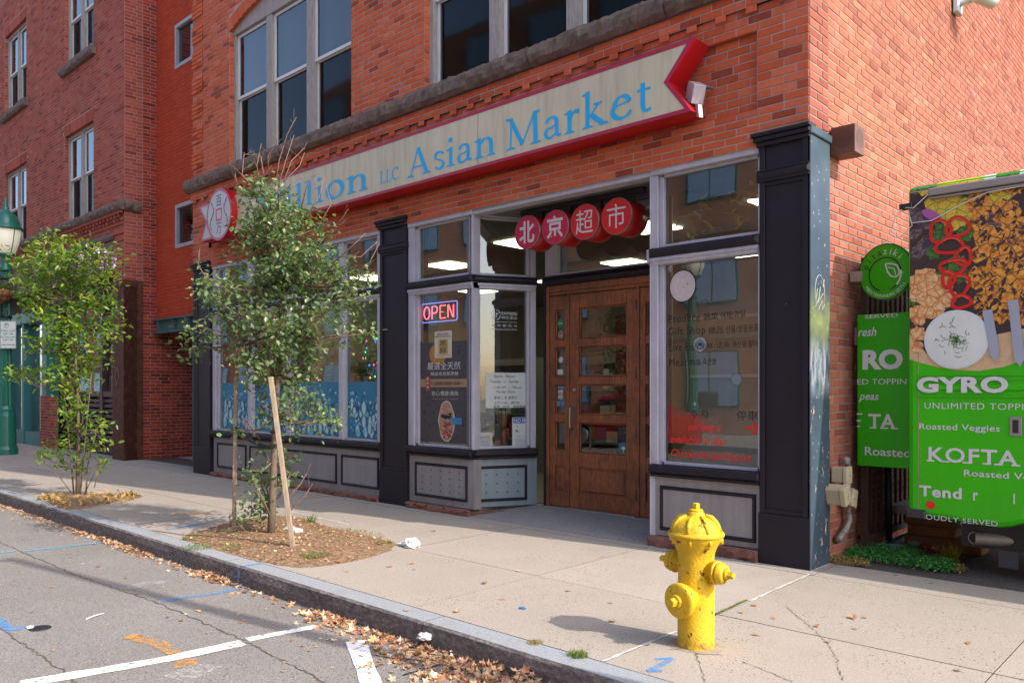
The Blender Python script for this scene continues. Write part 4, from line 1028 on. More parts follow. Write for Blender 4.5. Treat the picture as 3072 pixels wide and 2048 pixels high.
m.box(PL, -18.6, -15, 3.0, 3.12, -.45, -.31); m.box(PL, -18.6, -15, .05, .2, -.45, -.30); m.box(PL, -18.6, -15.0, 1.30, 1.42, -.45, -.31); m.box(PL, -18.6, -15, 3.8, 3.95, -.45, -.3)
m.build('shopfront_frame', FR, nb)
for a, b in ((-15.62, -15.12), (-16.45, -15.75), (-18.45, -16.6)):
    for i in range(9): m = MB(); z = .22+i*.118; m.box(PL, a, b, z, z+.085, -.43, -.33, .02); m.build('louvre_slat', FR, nb)
    g = MB(); g.sheet(PL, [(a, 1.42), (b, 1.42), (b, 3.0), (a, 3.0)], -.4); g.sheet(PL, [(a, 3.12), (b, 3.12), (b, 3.8), (a, 3.8)], -.4); g.build('shop_window', GLASS, nb)
TEAL = paint('teal_paint', (.02, .16, .17), .45, .2, 3, 40, .06)
m = MB()
for a, b in ((-19.95, -19.6), (-21.6, -21.45), (-23.4, -23.1)): m.box(PL, a, b, 0, 3.2, -.4, -.1, .01)
m.box(PL, -24, -19.6, 3.2, 3.5, -.4, -.08, .02); m.box(PL, -24, -19.6, 0, .35, -.4, -.12); m.build('teal_shopfront', TEAL, nb)
m = MB(); m.sheet(PL, [(-24, .35), (-19.8, .35), (-19.8, 3.2), (-24, 3.2)], -.3); m.build('shop_window', GLASS, nb)
m = MB(); m.box(PL, -27, -24, 0, 4, -.4, -.1); m.box(PL, -27, -15, 3.4, 4, -.5, -.2); m.box(PL, -27, NX-.3, -.05, .05, -2.9, -.3); m.build('shop_floor', DARKIN, nb)
m = MB(); m.box(PL, -19.3, -18.2, 1.0, 1.8, -1.6, -1.2); m.box(PL, -17, -16, .9, 1.9, -1.9, -1.2); m.build('display_block', INW, nb, kind='stuff')
# infill wall over the passage
inf = thing('infill_wall', 'painted brick wall between the two buildings carried on a green steel post', 'wall', (-12.7, .75, 3))
PR = Plane((0, .75), (1, 0)); bs = BrickSet(); iw = newpart('front_wall', MOR, inf); fw = MB()
u0, z0_ = PR.px(526, 210); u1, z1_ = PR.px(524, 80); u2, z2_ = PR.px(527, 746); u3, z3_ = PR.px(526, 617); zb = PR.px(514, 953)[1]
HI = [(u0, u0+1.5, z0_, z1_+.0), (u2, u2+1.5, z2_, z3_)]
wall(bs, fw, iw, 0, PR, NX-.0, XL+.03, zb, 12.2, 0, holes=HI)
setmesh(iw, fw, [MOR]); flush(bs, inf, [BRP], 130)
GTRIM = flat('grey_window_frame', (.36, .37, .41), .5)
for a, b, c, e in HI:
    m = MB(); t = .07; m.box(PR, a, b, c, c+t, -.1, .015); m.box(PR, a, b, e-t, e, -.1, .015); m.box(PR, a, a+t, c+t, e-t, -.1, .014); m.box(PR, b-t, b, c+t, e-t, -.1, .014)
    w = m.build('window', GTRIM, inf); g = MB(); g.sheet(PR, [(a+t, c+t), (b-t, c+t), (b-t, e-t), (a+t, e-t)], -.05); g.build('pane', UGLASS, w)
    m = MB(); m.box(PR, a-.1, b+.1, c-.1, e+.1, -.6, -.5); m.build('room_back', DARKIN, inf)
GST = paint('green_steel', (.07, .15, .15), .5, .2, 4, 50, .08, grime=.3, chips=True, chipc=(.4, .4, .38), chipt=.74)
m = MB(); m.box(PR, NX+.02, XL, zb-.30, zb-.27, -.12, .08); m.box(PR, NX+.02, XL, zb-.03, zb, -.12, .08); m.box(PR, NX+.02, XL, zb-.27, zb-.03, -.03, -.01)
for i in range(5): q = NX+.2+i*.72; m.box(PR, q, q+.02, zb-.27, zb-.03, -.01, .075)
m.build('steel_beam', GST, inf)
cx = onG(571, 1396); m = MB(); m.wbox(cx.x-.14, cx.x+.14, .66, .86, 0, zb-.3, .005); m.build('steel_post', GST, inf)
m = MB(); m.wbox(NX, XL, 1.2, 14, -.3, 0.0); m.build('passage_floor', CONC, kind='structure')
m = MB(); m.wbox(NX, XL, 9, 9.1, 0, 12); m.build('passage_end', FARB, inf)
# more of the street to the left
rb = thing('distant_row_building', 'plain brick row building beyond the left edge of the picture', 'building', (-38, 5, 0))
m = MB(); m.wbox(-60, -27.05, .1, 14, 0, 13); m.build('body', FARB, rb)
for i in range(8):
    for j in range(3):
        w = MB(); x = -58.5+i*4; z = 1.0+j*3.9; w.mat(0); w.wbox(x-.06, x+1.76, .05, .12, z-.06, z+2.26); w.mat(1); w.wbox(x, x+1.7, .03, .06, z, z+2.2); w.build('window', [WHITEF, DARKIN], rb)
# ================================================================ ACROSS THE STREET (seen in the panes)
REFG = glassmat('opposite_window_glass', (.3, .35, .4), 1.6, 3.0)
BLW = flat('pale_blue_blind', (.30, .48, .68), .6)
def opposite(x0, x1, h, y, c, lab):
    t = thing('opposite_building', lab, 'building', ((x0+x1)/2, y-5, 0))
    m = MB(); m.wbox(x0, x1, y-12, y, 0, h); m.build('body', c, t)
    m = MB(); 
    for k in range(1, int(h/3.4)): m.wbox(x0, x1, y, y+.05, k*3.4-.25, k*3.4-.1)
    m.build('string_course', PALEW, t, kind='stuff')
    nx = int((x1-x0)/3.6)
    for i in range(nx):
        for j in range(int(h/3.4)):
            x = x0+1.0+i*3.6; z = .9+j*3.4
            w = MB(); w.mat(0); w.wbox(x-.07, x+1.87, y-.01, y+.05, z-.07, z+1.87); w.mat(1); w.wbox(x, x+.87, y+.03, y+.06, z, z+1.8); w.wbox(x+.93, x+1.8, y+.03, y+.06, z, z+1.8); w.mat(2); w.wbox(x+.55, x+1.2, y+.05, y+.2, z, z+.45) if (i+j) % 3 == 0 else None
            w.build('window', [TEAL, BLW, DARKIN], t)
FARB2 = far_brick('opposite_brick', (.55, .27, .16), (.48, .22, .13), (.4, .33, .27))
opposite(-34, -4, 17, -17, FARB2, 'brick apartment block across the street mirrored in the shop panes')
opposite(-75, -37, 14, -17, FARB, 'second brick block across the street further along, mirrored in the panes')
opposite(0, 26, 11, -17, FARB2, 'low brick building across the street behind the photographer')
def car(x, y, paintm, lab, flip=1):
    t = thing('parked_car', lab, 'car', (x, y, SZ), 'cars parked across the street'); L, Wd = 4.6, 1.8
    def at_(a): return x+a*flip
    prof = [(-2.3, .35), (-2.3, .75), (-2.2, .95), (-1.4, 1.02), (-.95, 1.40), (-.2, 1.48), (.9, 1.42), (1.75, 1.05), (2.25, .95), (2.3, .6), (2.25, .32), (1.85, .25), (-1.85, .25)]
    sec = [(-.9, 0, .96), (-.86, 1, 1.0), (.86, 1, 1.0), (.9, 0, .96)]
    m = MB(); n = len(prof)
    for yy, k, s in ((-.90, .9, .97), (-.84, 1, 1), (.84, 1, 1), (.90, .9, .97)):
        for a, z in prof:
            inn = .16 if z > 1.2 else 0; m.v.append(Vector((at_(a*s), y+(abs(yy)-inn)*(1 if yy > 0 else -1), SZ+.25+(z-.25)*s)))
    for r in range(3):
        for j in range(n): m.f.append([r*n+j, r*n+(j+1) % n, (r+1)*n+(j+1) % n, (r+1)*n+j]); m.mi.append(0); m.sm.append(False)
    m.f.append(list(range(n))); m.mi.append(0); m.sm.append(False); m.f.append(list(range(3*n, 4*n))[::-1]); m.mi.append(0); m.sm.append(False)
    m.build('body', paintm, t, bevel=.03)
    for s in (-1, 1):
        for p in (((-1.2, 1.05), (-.15, 1.05), (-.2, 1.42), (-.88, 1.34)), ((-.08, 1.05), (1.3, 1.05), (.86, 1.36), (-.12, 1.42))):
            g = MB(); yy = y+s*.905; q = [Vector((at_(a), yy-s*(.15 if z > 1.2 else -.005), SZ+z)) for a, z in p]; g.add(q, [(0, 1, 2, 3)]); g.build('side_window', DKM, t)
        for a in (-1.45, 1.45):
            w = MB(); w.lathe((at_(a), y+s*.72, SZ+.33), (0, s, 0), [(.33, 0), (.33, .19), (.29, .2)], 24); w.mat(1); w.lathe((at_(a), y+s*.72, SZ+.33), (0, s, 0), [(.2, 0), (.2, .205), (.05, .21)], 12); w.build('wheel', [DKM, STEEL], t)
        g = MB(); g.box(Plane((at_(2.27), y+s*.6), (0, 1)), -.18, .18, SZ+.68, SZ+.82, -.02, .04, .01); g.build('tail_light', SRED, t)
        g = MB(); g.box(Plane((at_(-2.27), y+s*.6), (0, 1)), -.18, .18, SZ+.66, SZ+.8, -.05, .03, .01); g.build('headlight', SWH, t)
CRED = flat('car_red', (.42, .01, .012), .2); CWH = flat('car_white', (.6, .6, .6), .2); CBL = flat('car_dark', (.05, .06, .08), .2)
car(-9.9, -10.6, CRED, 'red car parked across the street, mirrored in the right pane'); car(-15.6, -10.7, CWH, 'white car parked across the street, mirrored in the door'); car(-21.2, -10.6, CBL, 'dark car parked across the street'); car(-27, -10.7, CWH, 'white car parked further left across the street'); car(-33.5, -10.6, CRED, 'red car parked far left across the street')
# ================================================================ LAMP POSTS
GRNP = paint('lamp_green_paint', (.012, .14, .10), .35, .2, 4, 30, .04)
FROST = NB('frosted_lamp_glass'); FROST.col((.82, .80, .68)); FROST.b.inputs['Transmission Weight'].default_value = .25; FROST.b.inputs['Emission Color'].default_value = (1, .93, .7, 1); FROST.b.inputs['Emission Strength'].default_value = .06; FROST = FROST.done(.5)  # slight emission imitates sunlight glowing through the frosted glass
def lamp_post(loc, lab):
    t = thing('street_lamp', lab, 'street lamp', loc, 'green street lamps'); o = Vector(loc)
    m = MB(); m.lathe(o, (0, 0, 1), [(.29, 0), (.29, .12), (.25, .2), (.23, .9), (.21, 1.0), (.22, 1.06), (.18, 1.14)], 24, False); m.build('base', GRNP, t)
    m = MB(); m.lathe(o, (0, 0, 1), [(.17, 1.1), (.15, 2.0), (.13, 3.2), (.11, 4.3)], 24, False, flute=.12); m.lathe(o, (0, 0, 1), [(.15, 4.3), (.17, 4.35), (.12, 4.42), (.10, 4.55), (.14, 4.64), (.2, 4.68)], 20); m.build('pole', GRNP, t)
    m = MB(); m.lathe(o, (0, 0, 1), [(.21, 4.70), (.30, 4.95), (.365, 5.28)], 24); m.build('lantern_glass', FROST, t)
    m = MB(); m.lathe(o, (0, 0, 1), [(.21, 4.66), (.23, 4.70), (.215, 4.72)], 24); m.lathe(o, (0, 0, 1), [(.40, 5.27), (.41, 5.32), (.34, 5.36), (.33, 5.44), (.27, 5.60), (.12, 5.72), (.06, 5.76), (.08, 5.80), (.035, 5.85), (.045, 5.92), (.01, 6.04)], 28)
    for i in range(4):
        a = i*math.pi/2+.3; c, s = math.cos(a), math.sin(a); m.tube([o+Vector((c*.22, s*.22, 4.7)), o+Vector((c*.31, s*.31, 4.95)), o+Vector((c*.385, s*.385, 5.29))], .012, 6)
    m.build('lantern_cap', GRNP, t)
    m = MB()
    for z in (4.1, 3.6, 3.2): m.lathe(o+Vector((0, 0, z)), (0, 0, 1), [(.145, 0), (.15, .03), (.145, .06)], 16)
    for s in (-1, 1): m.tube([o+Vector((s*.12, 0, 3.95)), o+Vector((s*.5, 0, 4.02)), o+Vector((s*.62, 0, 3.85))], .014, 6); m.tube([o+Vector((.1, -.1, 4.1)), o+Vector((.2, -.14, 3.7)), o+Vector((.12, -.12, 3.2))], .012, 6)
    m.build('bracket', DKM, t); return t
lp = onG(17, 1362); LPX = Vector((lp.x, lp.y, 0))
lamp = lamp_post(LPX,  'green fluted street lamp with a lit lantern at the left edge above the parking sign')
m = MB(); m.lathe((3.0, -2.70, 0), (0, 0, 1), [(.14, -.01), (.14, .05), (.085, .08), (.075, 3.5), (.055, 7.6)], 20); m.tube([(3.0, -2.70, 7.5), (2.9, -3.3, 7.7), (2.8, -4.2, 7.75)], .035, 8); solo(m, 'steel_pole', GST, 'tall steel street pole right of the hydrant, its thin shadow crossing the road', 'pole')
lamp.scale = (.86, .86, .96); copy_tree(lamp, (-8.6, -12.6, 0), 'green street lamp on the far pavement mirrored in the right pane')
# parking sign on the lamp post
def atLP(px, py, d=0): return PLMP.px(px, py, d)
PLMP = Plane((LPX.x, LPX.y-.26), (RT.x, RT.y))
t = thing('parking_sign', 'white and green parking time limit sign strapped to the street lamp', 'sign', (LPX.x, LPX.y-.3, 2.2)); SGN = flat('sign_green_ink', (.01, .20, .12), .5); SWN = flat('sign_white', (.62, .66, .66), .5)
a0, zt = atLP(48, 963); a9, zb_ = atLP(48, 1045); w_ = .36
m = MB(); m.box(PLMP, a0-w_, a0, zb_, zt, -.004, 0, .001); m.build('plate', SWN, t)
m = MB(); border(PLMP, [(a0-w_+.008, zb_+.008), (a0-.008, zb_+.008), (a0-.008, zt-.008), (a0-w_+.008, zt-.008)], .006, .0, .001, m); m.ring(PLMP, a0-.215, zt-.10, .045, .055, .0012); m.box(PLMP, a0-w_+.03, a0-.06, zb_+.075, zb_+.09, 0, .001)
m.sheet(PLMP, [(a0-.06, zb_+.06), (a0-.02, zb_+.083), (a0-.06, zb_+.105)], .001); m.build('sign_border', SGN, t)
H_ = zt-zb_
for s_, a, b, c, e in (('P', .235, .195, .80, .91), ('2 Hour Limit', .345, .02, .61, .70), ('8 AM - 5 PM', .29, .075, .50, .57), ('No Time Limit', .35, .025, .38, .46), ('5 PM - 9 PM', .29, .075, .28, .34)):
    text(s_, PLMP, a0-a, a0-b, zb_+H_*c, zb_+H_*e, .0014, SGN, t, bold=.01)
t = thing('hanging_basket', 'wire flower basket with coir lining and pink flowers hanging from the street lamp', 'basket', (LPX.x, LPX.y, 3.4))
c0 = LPX+RT*.05-AX*.35+Vector((0, 0, (HC-(915-HY)/FPX*proj(LPX)[2])))
COIR = paint('coir_liner', (.28, .13, .045), .95, .3, 30, 60, .6)
m = MB(); m.lathe(c0, (0, 0, 1), [(.05, -.02), (.20, .05), (.29, .16), (.34, .30)], 20); m.build('liner', COIR, t)
m = MB()
for i in range(14):
    a = i*2*math.pi/14; m.tube([c0+Vector((math.cos(a)*r, math.sin(a)*r, z)) for r, z in ((.05, -.03), (.21, .045), (.30, .16), (.35, .31))], .006, 5)
for r, z in ((.35, .31), (.30, .16), (.21, .05)): m.tube([c0+Vector((math.cos(a*.2618)*r, math.sin(a*.2618)*r, z)) for a in range(25)], .006, 5)
m.build('wire_frame', DKM, t)
def leafmat(name, c1, c2, tr=.35, c3=None):
    b = NB(name); t_ = b.t; r = b.rand(); c = b.ramp(r, [(0, c1), (.8, c2), (1, c3 or c2)]); c = b.mix(b.ramp(b.noise(30, 2), [(.4, 0), (.7, .3)]), c, tuple(x*.5 for x in c1))
    b.col(c); b.b.inputs['Roughness'].default_value = .38; b.b.inputs['Specular IOR Level'].default_value = .5
    tl_ = b.n('ShaderNodeBsdfTranslucent'); b.l(b.mix(1.0, c, (1.6, 1.7, .7), 'MULTIPLY'), tl_.inputs[0]); mx = b.n('ShaderNodeMixShader'); mx.inputs[0].default_value = tr
    b.l(b.b.outputs[0], mx.inputs[1]); b.l(tl_.outputs[0], mx.inputs[2]); b.l(mx.outputs[0], b.out.inputs[0]); MATS[name] = b.m; return b.m
LEAF1 = leafmat('glossy_tree_leaf', (.075, .135, .055), (.17, .25, .11), .35, (.30, .33, .12)); LEAF2 = leafmat('yellow_green_leaf', (.07, .17, .02), (.20, .31, .035), .45, (.42, .38, .06))
PINK = leafmat('pink_petal', (.5, .12, .25), (.65, .35, .45), .3); LILAC = leafmat('lilac_petal', (.4, .25, .45), (.6, .45, .6), .3)
def leaf_at(mb, p, s, asp=.6, nrm=None):
    """one folded leaf of two quads"""
    d = Vector((rnd.gauss(0, 1), rnd.gauss(0, 1), rnd.gauss(-.25, .7))).normalized(); n = Vector((rnd.gauss(0, .7), rnd.gauss(0, .7), 1)).normalized()
    sd = d.cross(n).normalized(); n = sd.cross(d); w = s*asp/2; f = w*.35
    b0 = len(mb.v); mb.v += [p, p+d*s*.35+sd*w+n*f, p+d*s, p+d*s*.35-sd*w+n*f, p+d*s*.75+sd*w*.7+n*f*.5, p+d*s*.75-sd*w*.7+n*f*.5, p+d*s*.5-n*0]
    mb.f += [[b0, b0+1, b0+4, b0+2], [b0, b0+2, b0+5, b0+3]]; mb.mi += [mb.k]*2; mb.sm += [False]*2
m = MB()
for i in range(260): a = rnd.random()*6.28; r = .36*math.sqrt(rnd.random()); leaf_at(m, c0+Vector((math.cos(a)*r, math.sin(a)*r, .3+rnd.random()*.18)), .06)
m.build('foliage', LEAF2, t, kind='stuff')
m = MB()
for i in range(60): a = rnd.random()*6.28; r = .36*math.sqrt(rnd.random()); leaf_at(m, c0+Vector((math.cos(a)*r, math.sin(a)*r, .4+rnd.random()*.12)), .05, .9)
m.build('flowers', PINK, t, kind='stuff')
# ================================================================ TREES
BARK = paint('tree_bark', (.17, .125, .085), .9, .35, 20, 70, .6, grime=.3); TWIG = paint('bare_twig', (.22, .13, .085), .8, .2); 
def tree(name, label, base, D, trunk, clumps, leafm, size, dens, depth, twigs=(), extra=None, stems=(), r0=.04, cat='tree', asp=.6):
    """trunk and clumps are placed in the upright plane through the trunk, D metres in front of the camera, and spread in depth"""
    t = thing(name, label, cat, base)
    m = MB(); T = [atD(x, y, D) for x, y in trunk]; T[0] = Vector(base)-Vector((0, 0, .05)); n = len(T)
    m.tube(T, [r0*(1-.8*i/(n-1)) for i in range(n)], 8)
    for s in stems: S = [atD(x, y, D+dd) for x, y, dd in s]; m.tube(S, [.013*(1-.6*i/(len(S)-1)) for i in range(len(S))], 6)
    m.build('trunk', BARK, t)
    L = MB(); B = MB(); sc = FPX/D
    for cx_, cy_, r in clumps:
        dz = rnd.uniform(-1, 1)*depth*min(1, .35+r/90); c = atD(cx_, cy_, D+dz); R = r/sc
        # branch from the trunk up to the clump
        j = min(range(n), key=lambda i: abs(T[i].z-(c.z-R*1.2))); a = T[j]; mid = (a+c)/2+Vector((0, 0, -.06)); 
        B.tube([a, mid, c, c+(c-mid).normalized()*R*.6], [r0*.28, r0*.2, r0*.13, .002], 5)
        nn = max(6, int(dens*(r/30)**2))
        q = max(3, nn//9); sub = [c+Vector((rnd.gauss(0, .42), rnd.gauss(0, .42), rnd.gauss(0, .42)))*R for _ in range(q)]
        for sp_ in sub:
            B.tube([c+(sp_-c)*.2, sp_, sp_+Vector((rnd.gauss(0, .04), rnd.gauss(0, .04), .05))], [.004, .003, .001], 4)
            for _ in range(9):
                p = sp_+Vector((rnd.gauss(0, 1), rnd.gauss(0, 1), rnd.gauss(0, 1)))*(.055+R*.12); leaf_at(L, p, size*rnd.uniform(.7, 1.25), asp)
    B.build('branches', BARK, t, kind='stuff'); L.build('leaves', leafm, t, kind='stuff')
    if twigs:
        W_ = MB()
        for pts in twigs:
            dd = rnd.uniform(-.3, .3); P_ = [atD(x+rnd.uniform(-2, 2), y, D+dd*i/len(pts)) for i, (x, y) in enumerate(pts)]; W_.tube(P_, [.005*(1-.7*i/(len(P_)-1))+.0012 for i in range(len(P_))], 5)
            for i in range(1, len(P_)):
                d = (P_[i]-P_[i-1])
                for _ in range(2): s0 = P_[i-1]+d*rnd.random(); W_.tube([s0, s0+(d.normalized()*.6+Vector((rnd.gauss(0, .5), rnd.gauss(0, .5), rnd.gauss(.2, .3))))*.12], [.0025, .001], 4)
        W_.build('bare_twigs', TWIG, t, kind='stuff')
    return t
s_ = 3072/2352
TB = onG(812, 1612)
main_cl = [(600, 425, 18), (585, 450, 30), (640, 450, 32), (620, 480, 38), (670, 490, 32), (590, 500, 35), (560, 520, 25), (700, 510, 30), (735, 520, 20), (650, 530, 42), (600, 545, 36), (565, 545, 26), (690, 560, 36), (740, 560, 22), (640, 580, 42), (600, 590, 30), (725, 590, 34), (680, 610, 40), (765, 600, 22), (560, 605, 15), (620, 640, 38), (665, 655, 40), (715, 645, 40), (755, 640, 34), (790, 650, 30), (825, 640, 24), (850, 635, 14), (800, 680, 26), (770, 690, 30), (560, 650, 28), (520, 660, 24), (590, 680, 34), (475, 640, 18), (463, 655, 16), (485, 680, 20), (505, 690, 22), (545, 690, 28), (510, 720, 20), (560, 725, 28), (605, 725, 30), (650, 705, 40), (700, 700, 38), (740, 730, 30), (690, 750, 36), (640, 755, 32), (575, 760, 28), (540, 775, 26), (500, 790, 16), (460, 798, 14), (415, 802, 12), (440, 760, 12), (475, 755, 14), (610, 800, 34), (655, 810, 36), (700, 800, 34), (735, 790, 22), (785, 765, 22), (820, 760, 20), (845, 765, 12), (570, 815, 24), (600, 850, 26), (650, 860, 36), (690, 850, 32), (725, 845, 18), (590, 890, 18), (640, 900, 26), (685, 900, 28), (715, 920, 20), (660, 940, 26), (700, 950, 24), (735, 960, 16), (640, 975, 14), (600, 935, 14), (625, 820, 26), (580, 840, 20), (545, 815, 18), (760, 970, 12), (780, 960, 8), (680, 985, 14), (530, 745, 20), (665, 600, 36), (640, 620, 30), (700, 775, 30), (600, 660, 26), (610, 1040, 8), (590, 1090, 12), (610, 1110, 14), (585, 1130, 14), (600, 1155, 18), (570, 1165, 14), (590, 1180, 12), (650, 1060, 8), (670, 1045, 7), (665, 1090, 8), (655, 1110, 9), (610, 1170, 10), (545, 990, 8), (545, 1200, 5), (575, 1080, 6)]
main_cl = [(x*s_, y*s_, r*s_) for x, y, r in main_cl]
tw = [[(600, 440), (590, 380), (600, 330)], [(630, 440), (640, 370), (660, 310), (680, 270)], [(640, 430), (655, 370), (675, 310)], [(610, 430), (600, 360), (570, 350)], [(650, 420), (670, 370), (700, 340)], [(575, 450), (545, 430), (540, 400)], [(620, 420), (615, 360), (635, 330), (640, 300)], [(700, 500), (735, 450), (745, 405)], [(730, 520), (760, 470), (745, 410)], [(740, 560), (780, 510), (800, 480)], [(770, 600), (815, 560), (840, 535)], [(800, 650), (850, 600), (870, 560)], [(780, 590), (830, 590), (865, 555)], [(655, 1150), (690, 1110), (705, 1085)], [(480, 650), (455, 610), (460, 570)], [(560, 960), (600, 1010), (545, 960)], [(690, 490), (705, 430), (720, 400)], [(660, 1180), (700, 1140), (720, 1110)], [(580, 430), (555, 400), (560, 350)], [(640, 430), (690, 380), (700, 350)]]
tree('young_street_tree', 'young glossy-leaved tree with bare twigs on top, staked in front of the shop', (TB.x, TB.y, 0), proj(TB)[2], [(812, 1612), (818, 1500), (822, 1380), (828, 1250), (832, 1130), (842, 1000), (845, 850), (842, 700), (825, 560)], main_cl, LEAF1, .058, 60, .42, [[(x*s_, y*s_) for x, y in q] for q in tw],
     stems=[[(816, 1560, 0), (790, 1500, -.1), (760, 1440, -.15)], [(818, 1540, 0), (790, 1470, .1)]], r0=.042)
LB = onG(232, 1488)
left_cl = [(62, 575, 14), (70, 600, 14), (130, 560, 26), (105, 590, 34), (150, 580, 38), (185, 580, 36), (215, 590, 34), (240, 600, 30), (70, 625, 28), (110, 640, 42), (160, 640, 46), (210, 640, 42), (245, 640, 26), (60, 660, 26), (95, 690, 38), (150, 700, 48), (200, 700, 46), (245, 700, 28), (262, 720, 18), (270, 745, 12), (80, 720, 26), (120, 750, 38), (170, 760, 46), (215, 760, 38), (250, 765, 20), (75, 790, 20), (110, 800, 30), (150, 820, 40), (195, 820, 38), (230, 815, 22), (120, 855, 26), (160, 870, 32), (200, 865, 28), (150, 905, 26), (185, 905, 26), (165, 940, 26), (195, 930, 18), (150, 960, 18), (205, 960, 18), (235, 975, 14), (175, 985, 24), (210, 990, 18), (130, 1010, 14), (160, 1030, 20), (200, 1030, 18), (225, 1020, 12), (120, 1035, 10), (180, 1070, 12), (100, 1045, 7), (140, 1060, 8), (235, 1060, 6), (45, 640, 12), (50, 675, 14), (28, 590, 10), (45, 610, 12), (85, 560, 10), (80, 860, 10), (60, 862, 8), (40, 860, 7), (20, 860, 6)]
left_cl = [(x*s_, y*s_, r*s_) for x, y, r in left_cl]
lt = tree('bushy_street_tree', 'bushy yellow-green multi-stemmed tree near the kerb beside the street lamp', (LB.x, LB.y, 0), proj(LB)[2], [(232, 1488), (234, 1400), (236, 1300), (232, 1180), (225, 1050), (215, 900), (212, 780)], left_cl, LEAF2, .088, 50, .5, [[(165*s_, 1130*s_), (120*s_, 1075*s_), (75*s_, 1045*s_)], [(215*s_, 1120*s_), (235*s_, 1060*s_)], [(190*s_, 1140*s_), (215*s_, 1090*s_), (240*s_, 1070*s_)]],
     stems=[[(222, 1488, 0), (215, 1400, -.1), (200, 1250, -.15), (180, 1100, -.1)], [(240, 1488, 0), (250, 1380, .1), (262, 1250, .1), (275, 1120, 0)], [(258, 1485, 0), (262, 1400, .1), (290, 1290, .2)]], r0=.03, asp=.42)
m = MB()
for x, y in ((228, 580), (185, 595), (245, 590), (262, 600), (205, 600), (232, 605)):
    for _ in range(26): leaf_at(m, atD(x*s_+rnd.gauss(0, 5), y*s_+rnd.gauss(0, 12), proj(LB)[2]-.3+rnd.gauss(0, .05)), .035, .9)
m.build('blossom', LILAC, lt, kind='stuff')
# stakes and tie
def stake(b, tpx, lab, w=.036):
    B = onG(*b); D = proj(B)[2]; T = atD(*tpx, D); d = (T-B).normalized(); a = d.cross(AX).normalized()*w/2; c = d.cross(a).normalized()*w/2; B = B-d*.1; m = MB()
    m.hexa([B-a-c, B+a-c, T+a-c, T-a-c, B-a+c, B+a+c, T+a+c, T-a+c]); return solo(m, 'wooden_stake', PALEW, lab, 'stake', 'stakes holding the young tree', .003)
stake((702, 1582), (708, 1128), 'upright brown wooden stake left of the young tree trunk'); stake((880, 1652), (812, 1130), 'leaning pale wooden stake in front of the young tree trunk', .04)
STRAP = flat('olive_strap', (.035, .04, .025), .8)
SA = onG(702, 1582); DA = proj(SA)[2]; m = MB(); A_ = atD(706, 1290, DA); C_ = atD(822, 1340, proj(TB)[2])
for o_ in (0, .035):
    P_ = [A_+(C_-A_)*i/8+Vector((0, 0, -.05*math.sin(i/8*3.14)+o_*(1-i/8))) for i in range(9)]; m.tube(P_, .011, 6)
for i in range(3): m.tube([A_+Vector((math.cos(a)*.037, math.sin(a)*.037, .01*i)) for a in [k*.5236 for k in range(13)]], .008, 5)
for i in range(3): m.tube([C_+Vector((math.cos(a)*.04, math.sin(a)*.04, .012*i)) for a in [k*.5236 for k in range(13)]], .008, 5)
E_ = atD(828, 1297, proj(TB)[2]-.06)
for i in range(2): m.tube([E_+Vector((math.cos(a)*.05, math.sin(a)*.05, .012*i)) for a in [k*.5236 for k in range(13)]], .008, 5)
solo(m, 'tree_tie', STRAP, 'olive strap tying the young tree trunk to its two stakes', 'strap')
# ================================================================ WINDOW PRINTS AND POSTERS
DG = DB-.05           # plane of the panes
def cr(ox, oy, s): return lambda x, y: (ox+x*s, oy+y*s)
def tx(body, P, a, b, mat, par, d=DG+.003, **k):
    """lettering whose box runs from photo point a (left, bottom) to b (right, top)"""
    u0, z0_ = P.px(*a, d); u1, z1_ = P.px(b[0], b[1], d); 
    # b's height is read at b itself, so convert the height at a's column
    return text(body, P, u0, u1, z0_, z1_, d, mat, par, **k)
INKD = flat('dark_vinyl', (.012, .011, .013), .7); REDV = flat('red_vinyl', (.75, .012, .012), .5); WHV = flat('white_vinyl', (.55, .55, .53), .5)
WL = thing('window_lettering', 'black and red vinyl lettering on the large pane right of the entrance', 'lettering', (-1, -DG, 1.5))
c4 = cr(1920, 400, 580/1299); c45 = cr(1920, 1000, 580/1213)
def row(P, mat, par, u0, u1, z, h, s, d=DG+.003, **k): text(s, P, u0, u1, z, z+h, d, mat, par, **k)
row(PF, INKD, WL, -1.40, -1.065, 2.115, .075, 'Produce', spacing=1.15); row(PF, INKD, WL, -1.03, -.88, 2.12, .06, '蔬菜'); row(PF, INKD, WL, -.855, -.62, 2.12, .065, '야채/과일')
row(PF, INKD, WL, -1.40, -1.01, 1.975, .095, 'Gift Shop', spacing=1.15); row(PF, INKD, WL, -.98, -.83, 1.99, .065, '禮品'); row(PF, INKD, WL, -.805, -.49, 1.99, .07, '선물/생활용품')
row(PF, INKD, WL, -1.39, -1.09, 1.845, .075, 'Live Fish', spacing=1.1); row(PF, INKD, WL, -1.06, -.93, 1.855, .058, '生鮮'); row(PF, INKD, WL, -.92, -.76, 1.855, .062, '/活魚'); row(PF, INKD, WL, -.74, -.50, 1.855, .065, '해산물/활어')
row(PF, INKD, WL, -1.39, -1.20, 1.705, .07, 'Meat', spacing=1.15); row(PF, INKD, WL, -1.17, -1.06, 1.71, .055, '肉品'); row(PF, INKD, WL, -1.04, -.90, 1.71, .06, '축산물')
row(PF, INKD, WL, -1.17, -.97, 1.215, .085, '주차'); row(PF, INKD, WL, -.70, -.50, 1.215, .085, '停車')
row(PF, REDV, WL, -1.19, -.85, 1.085, .095, 'parking is', shear=.2, bold=.006); row(PF, REDV, WL, -1.38, -.82, .98, .075, 'available in the', shear=.2, bold=.006); row(PF, REDV, WL, -1.37, -.55, .83, .095, 'Chatterton parking lot', shear=.2, bold=.006)
